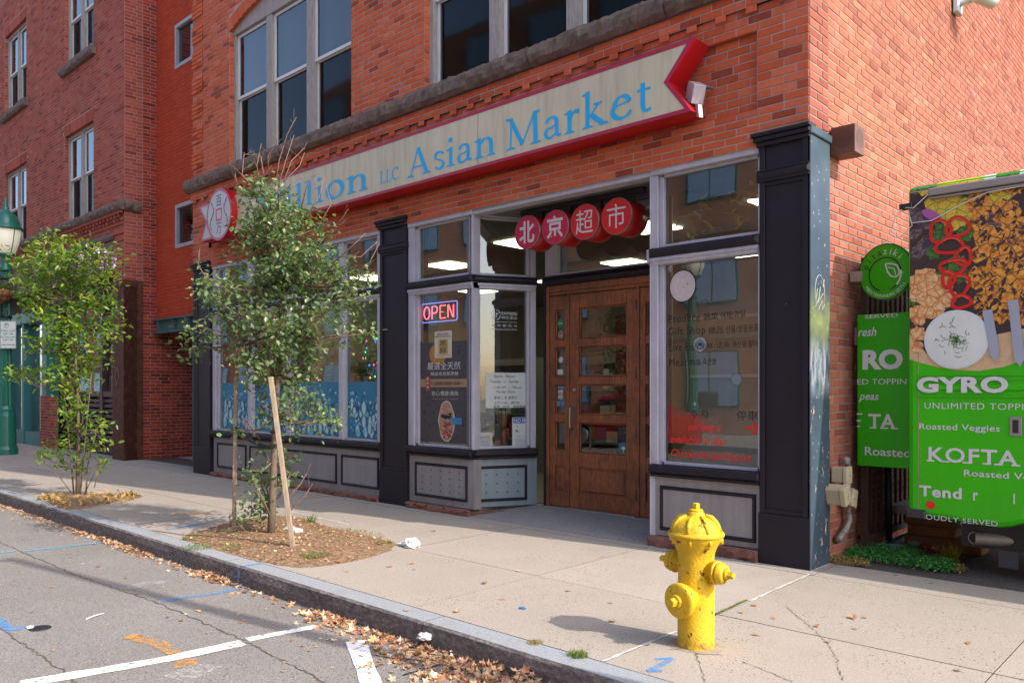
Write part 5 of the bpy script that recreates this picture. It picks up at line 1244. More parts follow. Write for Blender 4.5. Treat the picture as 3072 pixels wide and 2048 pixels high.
m = MB(); m.sheet(PF, [(-.62, 1.135), (-.52, 1.135), (-.52, 1.155), (-.62, 1.155)], DG+.003); m.sheet(PF, [(-.555, 1.09), (-.53, 1.09), (-.485, 1.145), (-.515, 1.145)], DG+.0035); m.sheet(PF, [(-.515, 1.145), (-.485, 1.145), (-.53, 1.20), (-.555, 1.20)], DG+.0033); m.build('arrow', REDV, WL)
def sticker(name, lab, P, u, z, ru, rz, mat, d=DG+.003, rim=None, cat='sticker', group=None):
    t = thing(name, lab, cat, tuple(P.pt(u, z, d)), group)
    m = MB(); m.sheet(P, [(u+ru*math.cos(i*.1963), z+rz*math.sin(i*.1963)) for i in range(32)], d); m.build('backing', mat, t)
    if rim: m = MB(); m.ring(P, u, z, ru*.93, ru, d+.0004, sz=rz/ru, n=32); m.build('rim', rim, t)
    return t
PKW = flat('pale_pink_sticker', (.50, .42, .42), .5)
u_, z_ = PF.px(2048, 858, DG)
t = sticker('round_sticker', 'white round sticker with dark rim and fish-like brush stroke above the word Produce', PF, u_, z_, .145, .155, PKW, rim=INKD)
m = MB()
for s in ([(-.05, -.09), (-.01, -.1), (.01, -.04), (0, .04), (.0, .11)], [(.0, .08), (.03, .11), (.02, .03), (.06, .09), (.05, .0), (.07, -.02)], [(-.06, -.06), (-.08, 0), (-.04, .07)], [(-.03, .02), (.02, -.02), (.07, .04)]): pen(m, PF, (u_, z_), 1, DG+.0042, s, const=.011)
m.build('emblem', WHV, t)
GRYV = flat('grey_blue_sticker', (.16, .20, .24), .6)
for (px, py), lb, r in (((2100, 1033), 'round grey seal sticker among the words Live Fish', .062), ((2210, 1137), 'round dark seal sticker lower right of the word Meat', .055)):
    u_, z_ = PF.px(px, py, DG); t = sticker('seal_sticker', lb, PF, u_, z_, r, r, GRYV, d=DG+.0015, rim=WHV if px < 2150 else INKD); m = MB(); m.ring(PF, u_, z_, r*.55, r*.62, DG+.0022, n=24); m.box(PF, u_-r*.3, u_+r*.3, z_-r*.2, z_+r*.25, DG+.0017, DG+.002); m.build('emblem', INKD if px < 2150 else GRYV, t)
# neon sign
c5 = cr(1150, 550, 550/1916)
NR = emit('neon_red', (1, .10, .14), 1.3); NBL = emit('neon_blue', (.25, .28, 1), .45)
ne = thing('neon_sign', 'lit red OPEN neon sign with a blue border hanging in the window', 'neon sign', (-4.6, .1, 2.3))
dN = DG-.03; u0, z1_ = PF.px(*c5(405, 1262), dN); u1, z0_ = PF.px(*c5(772, 1425), dN); u1b, z1b = PF.px(*c5(772, 1228), dN); z0b = PF.px(*c5(405, 1460), dN)[1]
zt = (z1_+z1b)/2; zb2 = (z0_+z0b)/2
m = MB(); q = .015; R_ = [(u0, zb2+q), (u0+q, zb2), (u1-q, zb2), (u1, zb2+q), (u1, zt-q), (u1-q, zt), (u0+q, zt), (u0, zt-q), (u0, zb2+q)]; m.tube([PF.pt(u, z, dN) for u, z in R_], .007, 6); m.build('border_tube', NBL, ne)
cw = (u1-u0-.06)/4; h0, h1 = zb2+.04, zt-.04; hm = (h0+h1)/2
def nst(i, pts): m = MB(); m.tube([PF.pt(u0+.03+cw*i+cw*.84*x, h0+(h1-h0)*y, dN) for x, y in pts], .0075, 6); m.build('letter', NR, ne)
nst(0, [(.5+.42*math.cos(a*.3927), .5+.5*math.sin(a*.3927)) for a in range(17)]); nst(1, [(.12, 0), (.12, 1), (.6, 1), (.88, .88), (.9, .7), (.8, .52), (.5, .45), (.2, .45)]); nst(2, [(.9, 1), (.15, 1), (.13, .9), (.13, .5), (.7, .5), (.13, .49), (.13, .1), (.16, 0), (.9, 0)]); nst(3, [(.1, 0), (.1, .98), (.2, 1), (.8, .02), (.9, .0), (.9, 1)])
m = MB(); m.tube([PF.pt((u0+u1)/2, zt, dN), PF.pt((u0+u1)/2+.02, 2.66, dN-.01)], .002, 4); m.build('hanging_wire', DKM, ne)
# meat poster
c6 = cr(1150, 950, 550/1327); dP = DG+.0035
bkp = NB('black_damask_print'); v = bkp.vor(16); bkp.col(bkp.ramp(v, [(.25, (.022, .02, .026)), (.32, (.045, .042, .05))])); bkp = bkp.done(.5)
t = thing('meat_poster', 'tall black poster with a gold label, white characters and a plate of sliced meat', 'poster', (-4.55, .12, .95))
a = PF.px(*c6(262, 905), dP); b_ = PF.px(*c6(606, 505), dP); c_ = PF.px(*c6(262, 190), dP); UL, UR, ZB, ZT = a[0], b_[0], .83, c_[1]
m = MB(); m.box(PF, UL, UR, ZB, ZT, dP-.002, dP); m.build('poster_sheet', bkp, t)
GOLD = flat('gold_label', (.42, .30, .09), .5); ORP = flat('orange_plate', (.34, .16, .02), .5); CRM = flat('cream_print', (.52, .46, .36), .5); BAND = flat('tan_band', (.33, .2, .12), .6); MR = flat('meat_red', (.30, .03, .03), .5); MPK = flat('meat_pink', (.48, .22, .2), .5); HRB = flat('herb_green', (.05, .14, .03), .5)
fx = lambda x, y: PF.px(*c6(x, y), dP)
def rect(mb, x0, y0, x1, y1, d, P=PF, f=None):
    f = f or fx; a = f(x0, y1); b = f(x1, y0); zc0 = f(x0, y0)[1]; mb.box(P, a[0], b[0], a[1], zc0, d-.0012, d)
m = MB(); 
uu, zz = fx(395, 270); m.sheet(PF, [(uu+.16*math.cos(i*.1963), zz+.13*math.sin(i*.1963)) for i in range(32)], dP+.001); m.build('orange_plate', ORP, t)
m = MB(); rect(m, 372, 108, 497, 300, dP+.0025); m.build('gold_label', CRM, t); m = MB(); rect(m, 400, 165, 470, 272, dP+.004); m.build('gold_square', GOLD, t)
def tp(s, x0, y0, x1, y1, mat, d=dP+.0055, f=None, par=None, P=PF, **k):
    f = f or fx; a = f(x0, y0); zc = f(x0, y1)[1]; b = f(x1, y0); text(s, P, a[0], b[0], min(a[1], zc), max(a[1], zc), d, mat, par or t, **k)
tp('100% PURE', 392, 135, 470, 121, INKD); tp('BERKSHIRE PORK', 377, 152, 490, 141, INKD); tp('Heritage Berkshire', 385, 287, 490, 277, INKD)
tp('黑', 410, 216, 460, 172, INKD); tp('豚', 410, 268, 462, 222, INKD)
tp('嚴選全天然', 322, 385, 560, 330, WHV); tp('精品培克夏黑豬', 345, 425, 545, 400, WHV)
m = MB(); rect(m, 262, 452, 606, 508, dP+.0015); m.build('tan_band', BAND, t); m = MB(); rect(m, 308, 428, 340, 535, dP+.003); m.build('red_tab', MR, t)
tp('最', 315, 460, 333, 438, WHV, d=dP+.006); tp('高', 315, 490, 333, 468, WHV, d=dP+.006); tp('級', 315, 520, 333, 498, WHV, d=dP+.006); tp('六白黒豚を最後の食卓へ', 345, 497, 580, 466, INKD, d=dP+.006)
tp('安心/健康/美味', 352, 570, 545, 535, WHV); tp('1916全黑豬生產履歷', 360, 598, 545, 586, BAND)
uu, zz = fx(458, 755); 
m = MB(); m.sheet(PF, [(uu+.145*math.cos(i*.1963)*(1+.05*math.sin(i*1.3)), zz+.25*math.sin(i*.1963)) for i in range(32)], dP+.002); m.build('white_outline', CRM, t)
m = MB(); m.sheet(PF, [(uu+.13*math.cos(i*.1963), zz+.235*math.sin(i*.1963)) for i in range(32)], dP+.003); m.build('plate', BAND, t)
rr = random.Random(3)
for nm, mt, n_, ya, yb, sz in (('meat_slice', MR, 16, -.2, -.02, .032), ('meat_slice', MPK, 14, -.2, .16, .03), ('garnish', HRB, 9, -.18, .1, .022), ('bowl', INKD, 4, .02, .17, .045)):
    m = MB()
    for i in range(n_):
        x = uu+rr.uniform(-.09, .09); z = zz+rr.uniform(ya, yb); a0 = rr.random()*3; s = sz*rr.uniform(.6, 1.2); m.sheet(PF, [(x+s*math.cos(a0+k*.785), z+s*.6*math.sin(a0+k*.785)) for k in range(8)], dP+.004+.0003*i)
    m.build(nm, mt, t, kind='stuff')
m = MB(); rect(m, 485, 728, 570, 775, dP+.006); m.build('blue_tag', flat('blue_tag', (.03, .2, .4), .5), t)
# things on the angled pane
PG = Plane(PSP.o[:2], PSP.u[:2]); dS = DG+.0; f5 = lambda x, y: PG.px(*c5(x, y), DG+.002); fs = lambda x, y: PG.px(*c6(x, y), DG+.002)
t = thing('courier_lettering', 'white courier service lettering with a round sr mark on the angled pane', 'lettering', (-3.85, .4, 2.2)); LG = flat('faded_white_vinyl', (.45, .49, .5), .6)
u_, z_ = f5(1175, 1373); m = MB(); R_ = .062
for k in range(4): m.ring(PG, u_, z_, R_*.86, R_, DG+.003, n=10, a0=k*math.pi/2+.2, a1=(k+1)*math.pi/2-.1)
m.build('emblem', LG, t)
f5t = dict(f=f5, d=DG+.003, P=PG, par=t)
tp('sr', 1150, 1400, 1203, 1350, LG, **f5t, bold=.01); tp('EXPRESS', 1235, 1372, 1398, 1342, LG, **f5t, bold=.015); tp('顺丰速运', 1235, 1418, 1398, 1384, LG, **f5t); tp('授 权 服 务 点', 1130, 1495, 1398, 1468, LG, **f5t); tp('Authorized Service Point', 1130, 1530, 1398, 1510, LG, **f5t)
m = MB(); a = f5(1130, 1448); b_ = f5(1398, 1448); m.box(PG, a[0], b_[0], a[1], a[1]+.004, DG+.002, DG+.003); m.build('rule_line', LG, t)
t = thing('hours_notice', 'handwritten white store hours sheet taped inside the angled pane', 'notice', (-3.8, .5, 1.35)); PAP = flat('white_paper', (.50, .53, .50), .8)
m = MB(); a = fs(740, 660); b_ = fs(1048, 662); c_ = fs(740, 403); m.sheet(PG, [(a[0], a[1]), (b_[0], a[1]), (b_[0], c_[1]), (a[0], c_[1])], DG+.002); m.build('paper', PAP, t)
k_ = dict(f=fs, d=DG+.0035, P=PG, par=t)
for s, x0, y0, x1, y1 in (('Store  Hours', 800, 440, 955, 417), ('Tuesday  ~~  Sunday', 770, 483, 980, 457), ('11:00 AM  ~  7:00 pm', 795, 524, 1003, 502), ('Monday Closed.', 818, 556, 955, 532), ('星期二 至 星期日', 800, 596, 968, 574), ('上午11:00 ~ 晚7:00', 800, 632, 985, 612), ('星期一休息。 謝謝惠顧', 796, 660, 1030, 640)): tp(s, x0, y0, x1, y1, INKD, **k_, shear=.15)
t = thing('no_pets_sign', 'white NO PETS sign with a blue heading in the lower corner of the angled pane', 'sign', (-3.7, .7, .8)); BLH = flat('blue_heading', (.02, .09, .32), .5)
def rq(mb, x0, y0, x1, y1, d): a = fs(x0, y1); b = fs(x1, y1); c = fs(x0, y0); mb.box(PG, a[0], b[0], a[1], c[1], d-.001, d)
m = MB(); rq(m, 933, 727, 1092, 948, DG+.003); m.build('plate', PAP, t); m = MB(); rq(m, 940, 730, 1084, 770, DG+.0045); m.build('heading', BLH, t)
k_ = dict(f=fs, d=DG+.006, P=PG, par=t); tp('NO PETS', 947, 766, 1066, 738, PAP, **k_, bold=.02)
for s, y in (('No dogs or pets are allowed.', 868), ('Service dogs are trained to do', 886), ('work or perform a task for persons', 896), ('with disabilities.', 905), ('Comfort and/or emotional support', 920), ('animals are not service animals, and', 930), ('are not recognized by the ADA.', 940)): tp(s, 952, y, 1076, y-7, INKD, **k_)
for x, mt, ch in ((970, MR, '×'), (1045, HRB, '✓')):
    u_, z_ = fs(x, 792); m = MB(); m.disc(PG, u_, z_, .011, .011, DG+.003, DG+.0045, 20); m.build('symbol_disc', mt, t); tp(ch, x-6, 798, x+6, 786, PAP, **k_)
    u_, z_ = fs(x, 825); m = MB()   # small dog silhouette
    m.box(PG, u_-.018, u_+.012, z_-.006, z_+.006, DG+.003, DG+.0045); m.box(PG, u_-.018, u_-.013, z_-.022, z_-.006, DG+.003, DG+.0046); m.box(PG, u_+.005, u_+.010, z_-.022, z_-.006, DG+.003, DG+.0046); m.poly(PG, [(u_-.028, z_+.014), (u_-.022, z_+.004), (u_-.012, z_+.004), (u_-.012, z_+.018)], DG+.003, DG+.0047); m.poly(PG, [(u_+.012, z_+.006), (u_+.012, z_+.001), (u_+.022, z_-.006)], DG+.003, DG+.0047); m.build('dog_symbol', INKD, t)
t = thing('framed_picture', 'small pale framed picture of a river bridge leaning at the foot of the angled pane', 'picture', (-3.95, .25, .8))
m = MB(); rq(m, 682, 840, 795, 955, DG-.02); m.build('frame', flat('cream_frame', (.45, .47, .45), .5), t); m = MB(); rq(m, 698, 856, 775, 935, DG-.018); m.build('picture_print', flat('picture_sky', (.25, .33, .4), .5), t); m = MB(); rq(m, 698, 868, 775, 885, DG-.0165); m.build('bridge_print', BAND, t); m = MB(); rq(m, 712, 895, 762, 935, DG-.0165); m.build('river_print', flat('river_blue', (.12, .25, .38), .5), t)
t = thing('stick_jar', 'brown jar holding a sheaf of wrapped sticks on the ledge behind the angled pane', 'jar', (-3.9, .6, .77)); p0 = PG.pt(fs(890, 900)[0], .77, DG-.12)
m = MB(); m.lathe(p0, (0, 0, 1), [(.055, 0), (.06, .02), (.06, .22), (.055, .23)], 20); m.build('jar_body', flat('brown_jar', (.18, .05, .03), .4), t); m = MB()
for i in range(26): a = rnd.random()*6.28; r = rnd.random()*.045; m.mat(0); q = p0+Vector((math.cos(a)*r, math.sin(a)*r, .2)); e = q+Vector((math.cos(a)*r*.7, math.sin(a)*r*.7, .2+rnd.random()*.03)); m.tube([q, e], .005, 5); m.mat(1); m.tube([e, e+Vector((0, 0, .03))], .006, 5)
m.build('sticks', [BAND, PAP], t, kind='stuff')
m = MB(); q = PG.pt(fs(820, 930)[0], .77, DG-.1); m.wbox(q.x-.07, q.x+.05, q.y-.03, q.y+.06, .77, .87); solo(m, 'cardboard_box', flat('cardboard', (.30, .19, .09), .8), 'small tan cardboard box beside the framed picture on the window ledge', 'box')
# stickers on the door side light
f7 = lambda x, y: DF.px(1600+x*450/860, 800+y*450/860, -.025)
def dst(x, y, ru, rz, mat, lab, txt=None, P=DF, nm='door_sticker', rim=None, tm=None):
    u, z = f7(x, y); t = thing(nm, lab, 'sticker', (u, DY, z), 'stickers on the door and side light'); m = MB()
    if rz > 0: m.box(P, u-ru, u+ru, z-rz, z+rz, -.0268, -.0255)
    else: m.disc(P, u, z, ru, -rz, -.0268, -.0255, 24)
    m.build('backing', mat, t)
    if rim: m = MB(); m.ring(P, u, z, ru*.8, ru*.9, -.0248, n=24, sz=-rz/ru if rz < 0 else 1); m.build('rim', rim, t)
    if txt:
        for i, (s, a, b, c, e) in enumerate(txt): text(s, P, u+a, u+b, z+c, z+e, -.0243, tm or PAP, t, bold=.01)
    return t
GRS = flat('green_sticker', (.01, .15, .05), .5); BRS_ = flat('brown_sticker', (.22, .11, .08), .5); BLS = flat('blue_sticker', (.03, .16, .36), .5); ORS = flat('orange_sticker', (.6, .2, .02), .5)
dst(155, 328, .045, -.06, GRS, 'green oval sticker reading FAVE at the top of the side light', [('FAVE', -.033, .033, -.01, .018), ('Neighborhood', -.03, .03, .026, .033)])
dst(157, 390, .042, -.05, BRS_, 'round brown review sticker under the green oval on the side light', [('People love us on', -.025, .025, .015, .022), ('yelp', -.025, .025, -.02, .005)], rim=PAP)
dst(158, 533, .036, -.04, PAP, 'round white and blue seal in the second light of the door side panel', rim=BLS)
dst(154, 603, .04, .03, PAP, 'small white label at the bottom of the second side light')
dst(157, 692, .045, .02, BLS, 'blue and white security company label in the third side light', [('Secured by', -.04, .01, -.004, .008), ('ADT', .014, .042, -.01, .012)])
t = dst(155, 718, .035, .022, PAP, 'card sticker with overlapping red and orange circles in the side light'); u_, z_ = f7(155, 720); m = MB(); m.disc(DF, u_-.009, z_, .013, .013, -.0255, -.0248, 20); m.mat(1); m.disc(DF, u_+.009, z_, .013, .013, -.0255, -.0244, 20); m.build('emblem', [REDV, ORS], t)
dst(155, 746, .035, .022, PAP, 'white card sticker reading VISA in the side light', [('VISA', -.024, .024, -.009, .009)], tm=BLH)
dst(144, 784, .028, -.035, BLH, 'round dark blue sticker low in the third side light', [('SHOP', -.018, .018, .004, .014), ('SMALL', -.02, .02, -.012, -.002)], rim=PAP); dst(170, 784, .024, .034, BLS, 'light blue square card sticker beside the round dark blue one', [('AMEX', -.018, .018, -.006, .006)])
t = dst(516, 1046, .062, .072, BLH, 'blue bordered tree sticker in the bottom corner of the door glass'); u_, z_ = f7(516, 1046); m = MB(); m.mat(0); m.box(DF, u_-.04, u_+.04, z_-.05, z_+.05, -.0256, -.0248); m.mat(1); m.disc(DF, u_, z_+.012, .024, .02, -.0248, -.024, 14); m.box(DF, u_-.004, u_+.004, z_-.035, z_, -.0248, -.0241); m.build('tree_emblem', [HRB, PAP], t)
t = thing('hanging_poster', 'dark poster with pale lettering and red circles seen through the door glass', 'poster', (-2.75, 1.5, 1.5)); m = MB(); m.wbox(-3.1, -2.35, 1.6, 1.61, 1.2, 2.4); m.build('sheet', MR, t)
text('New Poki!!', PF, -3.0, -2.45, 1.72, 1.86, -1.598, CRM, t, shear=.2); m = MB(); m.disc(PF, -2.85, 2.1, .13, .13, -1.6, -1.595); m.disc(PF, -2.58, 2.1, .13, .13, -1.6, -1.5945); m.build('red_disc', SRED, t)
# pumpkin film in the left bay
BF = [flat('film_blue_%d' % i, c, .5) for i, c in enumerate([(.015, .17, .30), (.04, .28, .42), (.16, .42, .50), (.008, .08, .17), (.40, .55, .58)])]
rr = random.Random(11)
for x0, x1, lab in ((-10.2, -9.26, 'blue film printed with pale pumpkins in the leftmost pane'), (-9.09, -8.1, 'blue pumpkin film in the pane behind the wooden stakes'), (-7.93, -6.73, 'blue film printed with pale pumpkins in the pane behind the tree'), (-6.57, -5.76, 'blue film printed with large pale pumpkins beside the middle pilaster')):
    t = thing('window_film', lab, 'window film', ((x0+x1)/2, -DG, .8), 'blue pumpkin films'); m = MB(); m.box(PF, x0, x1, .815, 1.58, DG+.001, DG+.003); m.build('film_sheet', BF[0], t)
    n = int(240*(x1-x0)); m = MB(); 
    for i in range(n):
        fr = i/n; x = rr.uniform(x0+.03, x1-.03); z = rr.uniform(.86, 1.5-.25*fr); s = rr.uniform(.010, .03)+(.075*rr.random() if fr > .82 else 0); ax_ = rr.uniform(.7, 1.1)
        x = min(max(x, x0+s), x1-s); z = max(z, .82+s); d = DG+.0035+.00003*i; k = rr.choice([1, 1, 2, 2, 3, 4])
        if s > .055:
            for j, q in enumerate((1, .72, .4)): m.mat([3, 1, 4][j]); m.sheet(PF, [(x+s*q*math.cos(a*.524), z+s*ax_*math.sin(a*.524)) for a in range(12)], d+.00001*j)
        else: m.mat(k); m.sheet(PF, [(x+s*math.cos(a*.785), z+s*ax_*math.sin(a*.785)) for a in range(8)], d)
    m.build('pumpkin_print', BF, t, kind='stuff')
FLC = leafmat('wilted_leaf', (.25, .14, .08), (.45, .30, .18), .4, (.3, .33, .12))
for i, (x, z, lab) in enumerate([(-1.25, 3.3, 'hanging garland of wilted leaves at the left of the upper right pane'), (-.8, 3.35, 'hanging garland of pale leaves at the right of the upper right pane')]):
    m = MB()
    for k in range(34): leaf_at(m, Vector((x+rnd.gauss(0, .1), .35+rnd.gauss(0, .06), z-rnd.random()*.5)), .13, .4)
    o = solo(m, 'leaf_garland', FLC, lab, 'garland', 'leaf garlands')
def house_plant(x, y, lab):
    t = thing('fairy_light_plant', lab, 'plant', (x, y, .77)); m = MB(); m.lathe((x, y, .77), (0, 0, 1), [(.1, 0), (.14, .22), (.15, .24)], 16); m.build('pot', PALEW, t); L = MB()
    for k in range(420): z = rnd.random(); leaf_at(L, Vector((x+rnd.gauss(0, .16), y+rnd.gauss(0, .1), 1.2+z*1.1)), .09, .35)
    L.build('foliage', LEAF1, t, kind='stuff'); s = MB(); s.tube([(x, y, .9), (x, y, 2.2)], .012, 6); s.build('stem', BARK, t); F_ = MB()
    for k in range(22): F_.mat(k % 4); p = Vector((x+rnd.gauss(0, .16), y-.12+rnd.gauss(0, .04), 1.3+rnd.random()*.9)); F_.lathe(p, (0, 0, 1), [(.004, -.014), (.012, 0), (.004, .014)], 6)
    F_.build('fairy_lights', [emit('fairy_'+str(j), c, 1.2) for j, c in enumerate([(.05, .15, 1), (.05, .8, .2), (1, .35, .05), (1, .05, .3)])], t, kind='stuff')
house_plant(-6.2, .42, 'plant with coloured fairy lights in the window left of the middle pilaster'); house_plant(-9.8, .42, 'plant with coloured fairy lights in the leftmost pane')
# ================================================================ HYDRANT
b = NB('hydrant_yellow')
base = b.mix(b.ramp(b.noise(6, 5), [(.3, 0), (.7, 1)]), (.66, .42, .010), (.58, .35, .008))
tc = b.n('ShaderNodeTexCoord')
ch = b.ramp(b.noise(17, 6, .62, b.coord((1, 1, .8))), [(.625, 0), (.635, 1)])
base = b.mix(ch, base, (.13, .045, .02)); base = b.mix(b.ramp(b.noise(38, 4), [(.66, 0), (.74, .7)]), base, (.35, .19, .02))
zz_ = b.n('ShaderNodeSeparateXYZ'); b.l(b.pos.outputs['Position'], zz_.inputs[0]); lowd = b.math('MULTIPLY', b.ramp(zz_.outputs[2], [(.0, 1), (.10, 0)]), b.ramp(b.noise(30, 4), [(.4, .1), (.6, .9)])); base = b.mix(lowd, base, (.20, .11, .03)); drt = b.ramp(b.noise(5, 5, .6, b.coord((3, 3, .6))), [(.5, 0), (.75, .4)]); base = b.mix(drt, base, (.34, .22, .02))
b.col(base); v = b.vor(34, b.coord((1, 1, .55)), 'DISTANCE_TO_EDGE'); wr = b.ramp(b.noise(60, 6, .7), [(.3, 0), (.7, 1)])
n1 = b.bump(b.ramp(b.noise(26, 3, .5, dist=1.5), [(.42, 0), (.5, 1), (.58, 0)]), .35, .006); b.bump(b.math('SUBTRACT', wr, ch), .35, .004, n1); HYD = b.done(b.ramp(b.noise(14, 4), [(.4, .36), (.65, .7)]), 0, .4)
HP = onG(2088, 1934); hx, hy = HP.x, HP.y
hd = thing('fire_hydrant', 'yellow fire hydrant with chipped paint on the pavement near the kerb', 'fire hydrant', (hx, hy, 0))
O = Vector((hx, hy, 0))
m = MB(); m.lathe(O, (0, 0, 1), [(.112, -.05), (.112, .012), (.106, .03), (.106, .30), (.103, .40), (.103, .50), (.108, .545), (.122, .58), (.146, .615), (.153, .632), (.155, .640)], 48); m.build('barrel', HYD, hd)
m = MB(); m.lathe(O, (0, 0, 1), [(.150, .637), (.161, .642), (.163, .652), (.158, .662), (.150, .666), (.146, .680), (.136, .702), (.118, .724), (.092, .742), (.066, .752), (.050, .757), (.047, .772), (.042, .782)], 48)
for i in range(8):
    a = i*math.pi/4+.2; c, s = math.cos(a), math.sin(a); P_ = [O+Vector((c*r, s*r, z)) for r, z in ((.146, .672), (.128, .712), (.098, .742), (.06, .757))]; m.tube(P_, [.010, .014, .013, .008], 8)
m.build('bonnet', HYD, hd)
m = MB(); m.lathe(O, (0, 0, 1), [(.040, .780), (.041, .790), (.034, .794), (.024, .796)], 20); m.lathe(O, (0, 0, 1), [(.022, .794), (.021, .826), (.017, .829)], 5, False); m.build('operating_nut', HYD, hd)
def nozzle(dr, z, prof, nm, nut):
    mm = MB(); d = Vector(dr).normalized(); mm.lathe(O+Vector((0, 0, z)), d, prof, 40); o = mm.build(nm, HYD, hd); k = MB(); k.lathe(O+Vector((0, 0, z))+d*nut[0], d, [(nut[1]*1.5, 0), (nut[1]*1.5, .012), (nut[1]*1.25, .02)], 24); k.lathe(O+Vector((0, 0, z))+d*(nut[0]+.018), d, [(nut[1], 0), (nut[1]*.95, .034), (nut[1]*.8, .037)], 5, False); k.build('cap_nut', HYD, o)
hose = [(.060, .05), (.060, .128), (.066, .130), (.068, .140), (.064, .147), (.055, .148), (.055, .152), (.063, .153), (.063, .165), (.058, .172), (.056, .186), (.050, .192), (.040, .195)]
nozzle((1, -.05, 0), .445, hose, 'hose_nozzle', (.193, .021)); nozzle((-1, .05, 0), .470, hose, 'hose_nozzle', (.193, .021))
nozzle((-.12, -1, 0), .285, [(.082, .04), (.082, .118), (.093, .121), (.094, .130), (.086, .132), (.086, .136), (.099, .138), (.101, .150), (.100, .162), (.094, .170), (.080, .174), (.045, .180)], 'pumper_nozzle', (.178, .026))
m = MB()
for a in (-.3, 2.6): 
    q = O+Vector((math.cos(a)*.10, math.sin(a)*.10, .385)); d = Vector((math.cos(a), math.sin(a), 0)); m.tube([q, q+d*.02+Vector((0, 0, .006)), q+d*.034, q+d*.02+Vector((0, 0, -.012))], .006, 6)
for a in range(8):
    q = O+Vector((math.cos(a*.785+.3)*.148, math.sin(a*.785+.3)*.148, .622)); m.tube([q-Vector((0, 0, .022)), q+Vector((0, 0, .012))], .010, 6)
m.build('chain_lug', HYD, hd)
m = MB(); 
PTCH = paint('rough_concrete_collar', (.36, .30, .24), .95, .35, 12, 50, .9); n = 26
m.add([(hx, hy, .006)]+[(hx+.17*(1+.18*noise.noise(Vector((i*.6, 2, 0))))*math.cos(i*.2417), hy-.01+.14*(1+.18*noise.noise(Vector((i*.6, 5, 0))))*math.sin(i*.2417), .0012) for i in range(n)], [(0, i+1, (i+1) % n+1) for i in range(n)]); m.build('concrete_collar', PTCH, hd)
YSP = flat('yellow_paint_drip', (.6, .42, .05), .7); m = MB()
for i in range(26): a = rnd.random()*6.28; r = rnd.uniform(.13, .5)**1.2; s = rnd.uniform(.002, .006); x, y = hx+r*math.cos(a)+.12, hy+r*math.sin(a)*.6-.05; m.add([(x-s, y, .0042), (x, y-s*1.2, .0042), (x+s, y, .0042), (x, y+s, .0042)], [(0, 1, 2, 3)])
m.build('paint_drip', YSP, pv, kind='stuff')
# ================================================================ FOOD TRUCK
TY = .65; PT = Plane((0, TY), (1, 0))
GT = paint('truck_green', (.040, .46, .002), .3, .08, 2, 20, .02, grime=.12, spec=.3); GTP = paint('truck_door_green', (.03, .38, .004), .35, .08, 2, 20, .02, grime=.12, spec=.3)
tk = thing('food_truck', 'bright green food truck wrapped with grilled meat pictures beside the brick side wall', 'food truck', (3, 1.8, 0))
arch = [(1.975+.56*math.cos(a*math.pi/12), .47+.50*math.sin(a*math.pi/12)) for a in range(12, -1, -1)]
outl = [(.555, .45), (1.22, .41), (1.30, .425)]+[p for p in arch if p[0] > 1.36]+[(2.6, .42), (5.8, .42), (5.8, 3.17), (.555, 3.17)]
m = MB(); m.poly(PT, outl, -2.2, 0); body = m.build('body', GT, tk, bevel=.045)
m = MB(); m.box(PT, .9, 5.6, .2, .42, -1.9, -.25); m.box(PT, 1.42, 2.5, .3, .95, -.5, -.2); m.build('chassis', DKM, tk)
TIRE = paint('tyre_rubber', (.02, .02, .02), .8, .2, 20, 60, .2)
for xx in (1.975, 4.9):
    m = MB(); m.lathe((xx, TY+.06, .40), (0, 1, 0), [(.36, 0), (.41, .02), (.42, .1), (.41, .22), (.36, .25)], 32); w = m.build('wheel', TIRE, tk); k = MB(); k.lathe((xx, TY+.05, .40), (0, 1, 0), [(.25, 0.0), (.26, .03), (.2, .05)], 24); k.build('rim', STEEL, w)
m = MB(); m.box(PT, 1.165, 1.30, .06, .43, -.28, -.255, .002); m.build('mud_flap', flat('mud_flap_rubber', (.07, .075, .08), .6), tk)
m = MB(); e0 = PT.px(2925, 1613, -.22); q = PT.pt(e0[0], e0[1], -.22); dv = Vector((.95, .3, 0)); PIPE = flat('exhaust_pipe', (.34, .30, .27), .5, .4); m.tube([q, q+dv*.9], .052, 20, False); m.tube([q+dv*.9, q], .045, 20, False)
m.ring(Plane((q.x, q.y), (1, 0)), 0, q.z, .045, .052, .0, n=20); m.mat(1); m.lathe(q+dv*.25, dv, [(.044, 0), (.044, .01)], 20); m.build('exhaust_pipe', [PIPE, DKM], tk)
m = MB(); m.box(PT, .545, .70, .42, .50, -.3, .015, .012); m.build('bumper', flat('bumper_rubber', (.03, .028, .03), .5), tk)
m = MB(); 
for z in (1.60, 1.565, 1.43): m.box(PT, .635, 5.7, z-.007, z+.007, 0, .008, .003)
m.box(PT, .635, 5.7, 1.475, 1.53, 0, .014, .012); m.build('body_moulding', GT, tk)
m = MB()
for x in (.655,):
    for i in range(22): m.disc(PT, x, .50+i*.055, .006, .006, 0, .003, 8)
for i in range(40): m.disc(PT, .66+i*.06, 1.415, .005, .005, 0, .003, 8)
for x, z in ((.92, 1.25), (1.05, 1.25), (.92, 1.1), (1.05, 1.1), (1.25, 1.0), (.80, .78), (.92, .76), (1.05, .76), (1.25, .6)): m.disc(PT, x, z, .007, .007, 0, .003, 8)
m.build('rivets', GT, tk, kind='stuff')
m = MB(); m.box(PT, .64, .646, .45, 3.0, 0, .0025); m.build('body_seam', PALEW, tk)
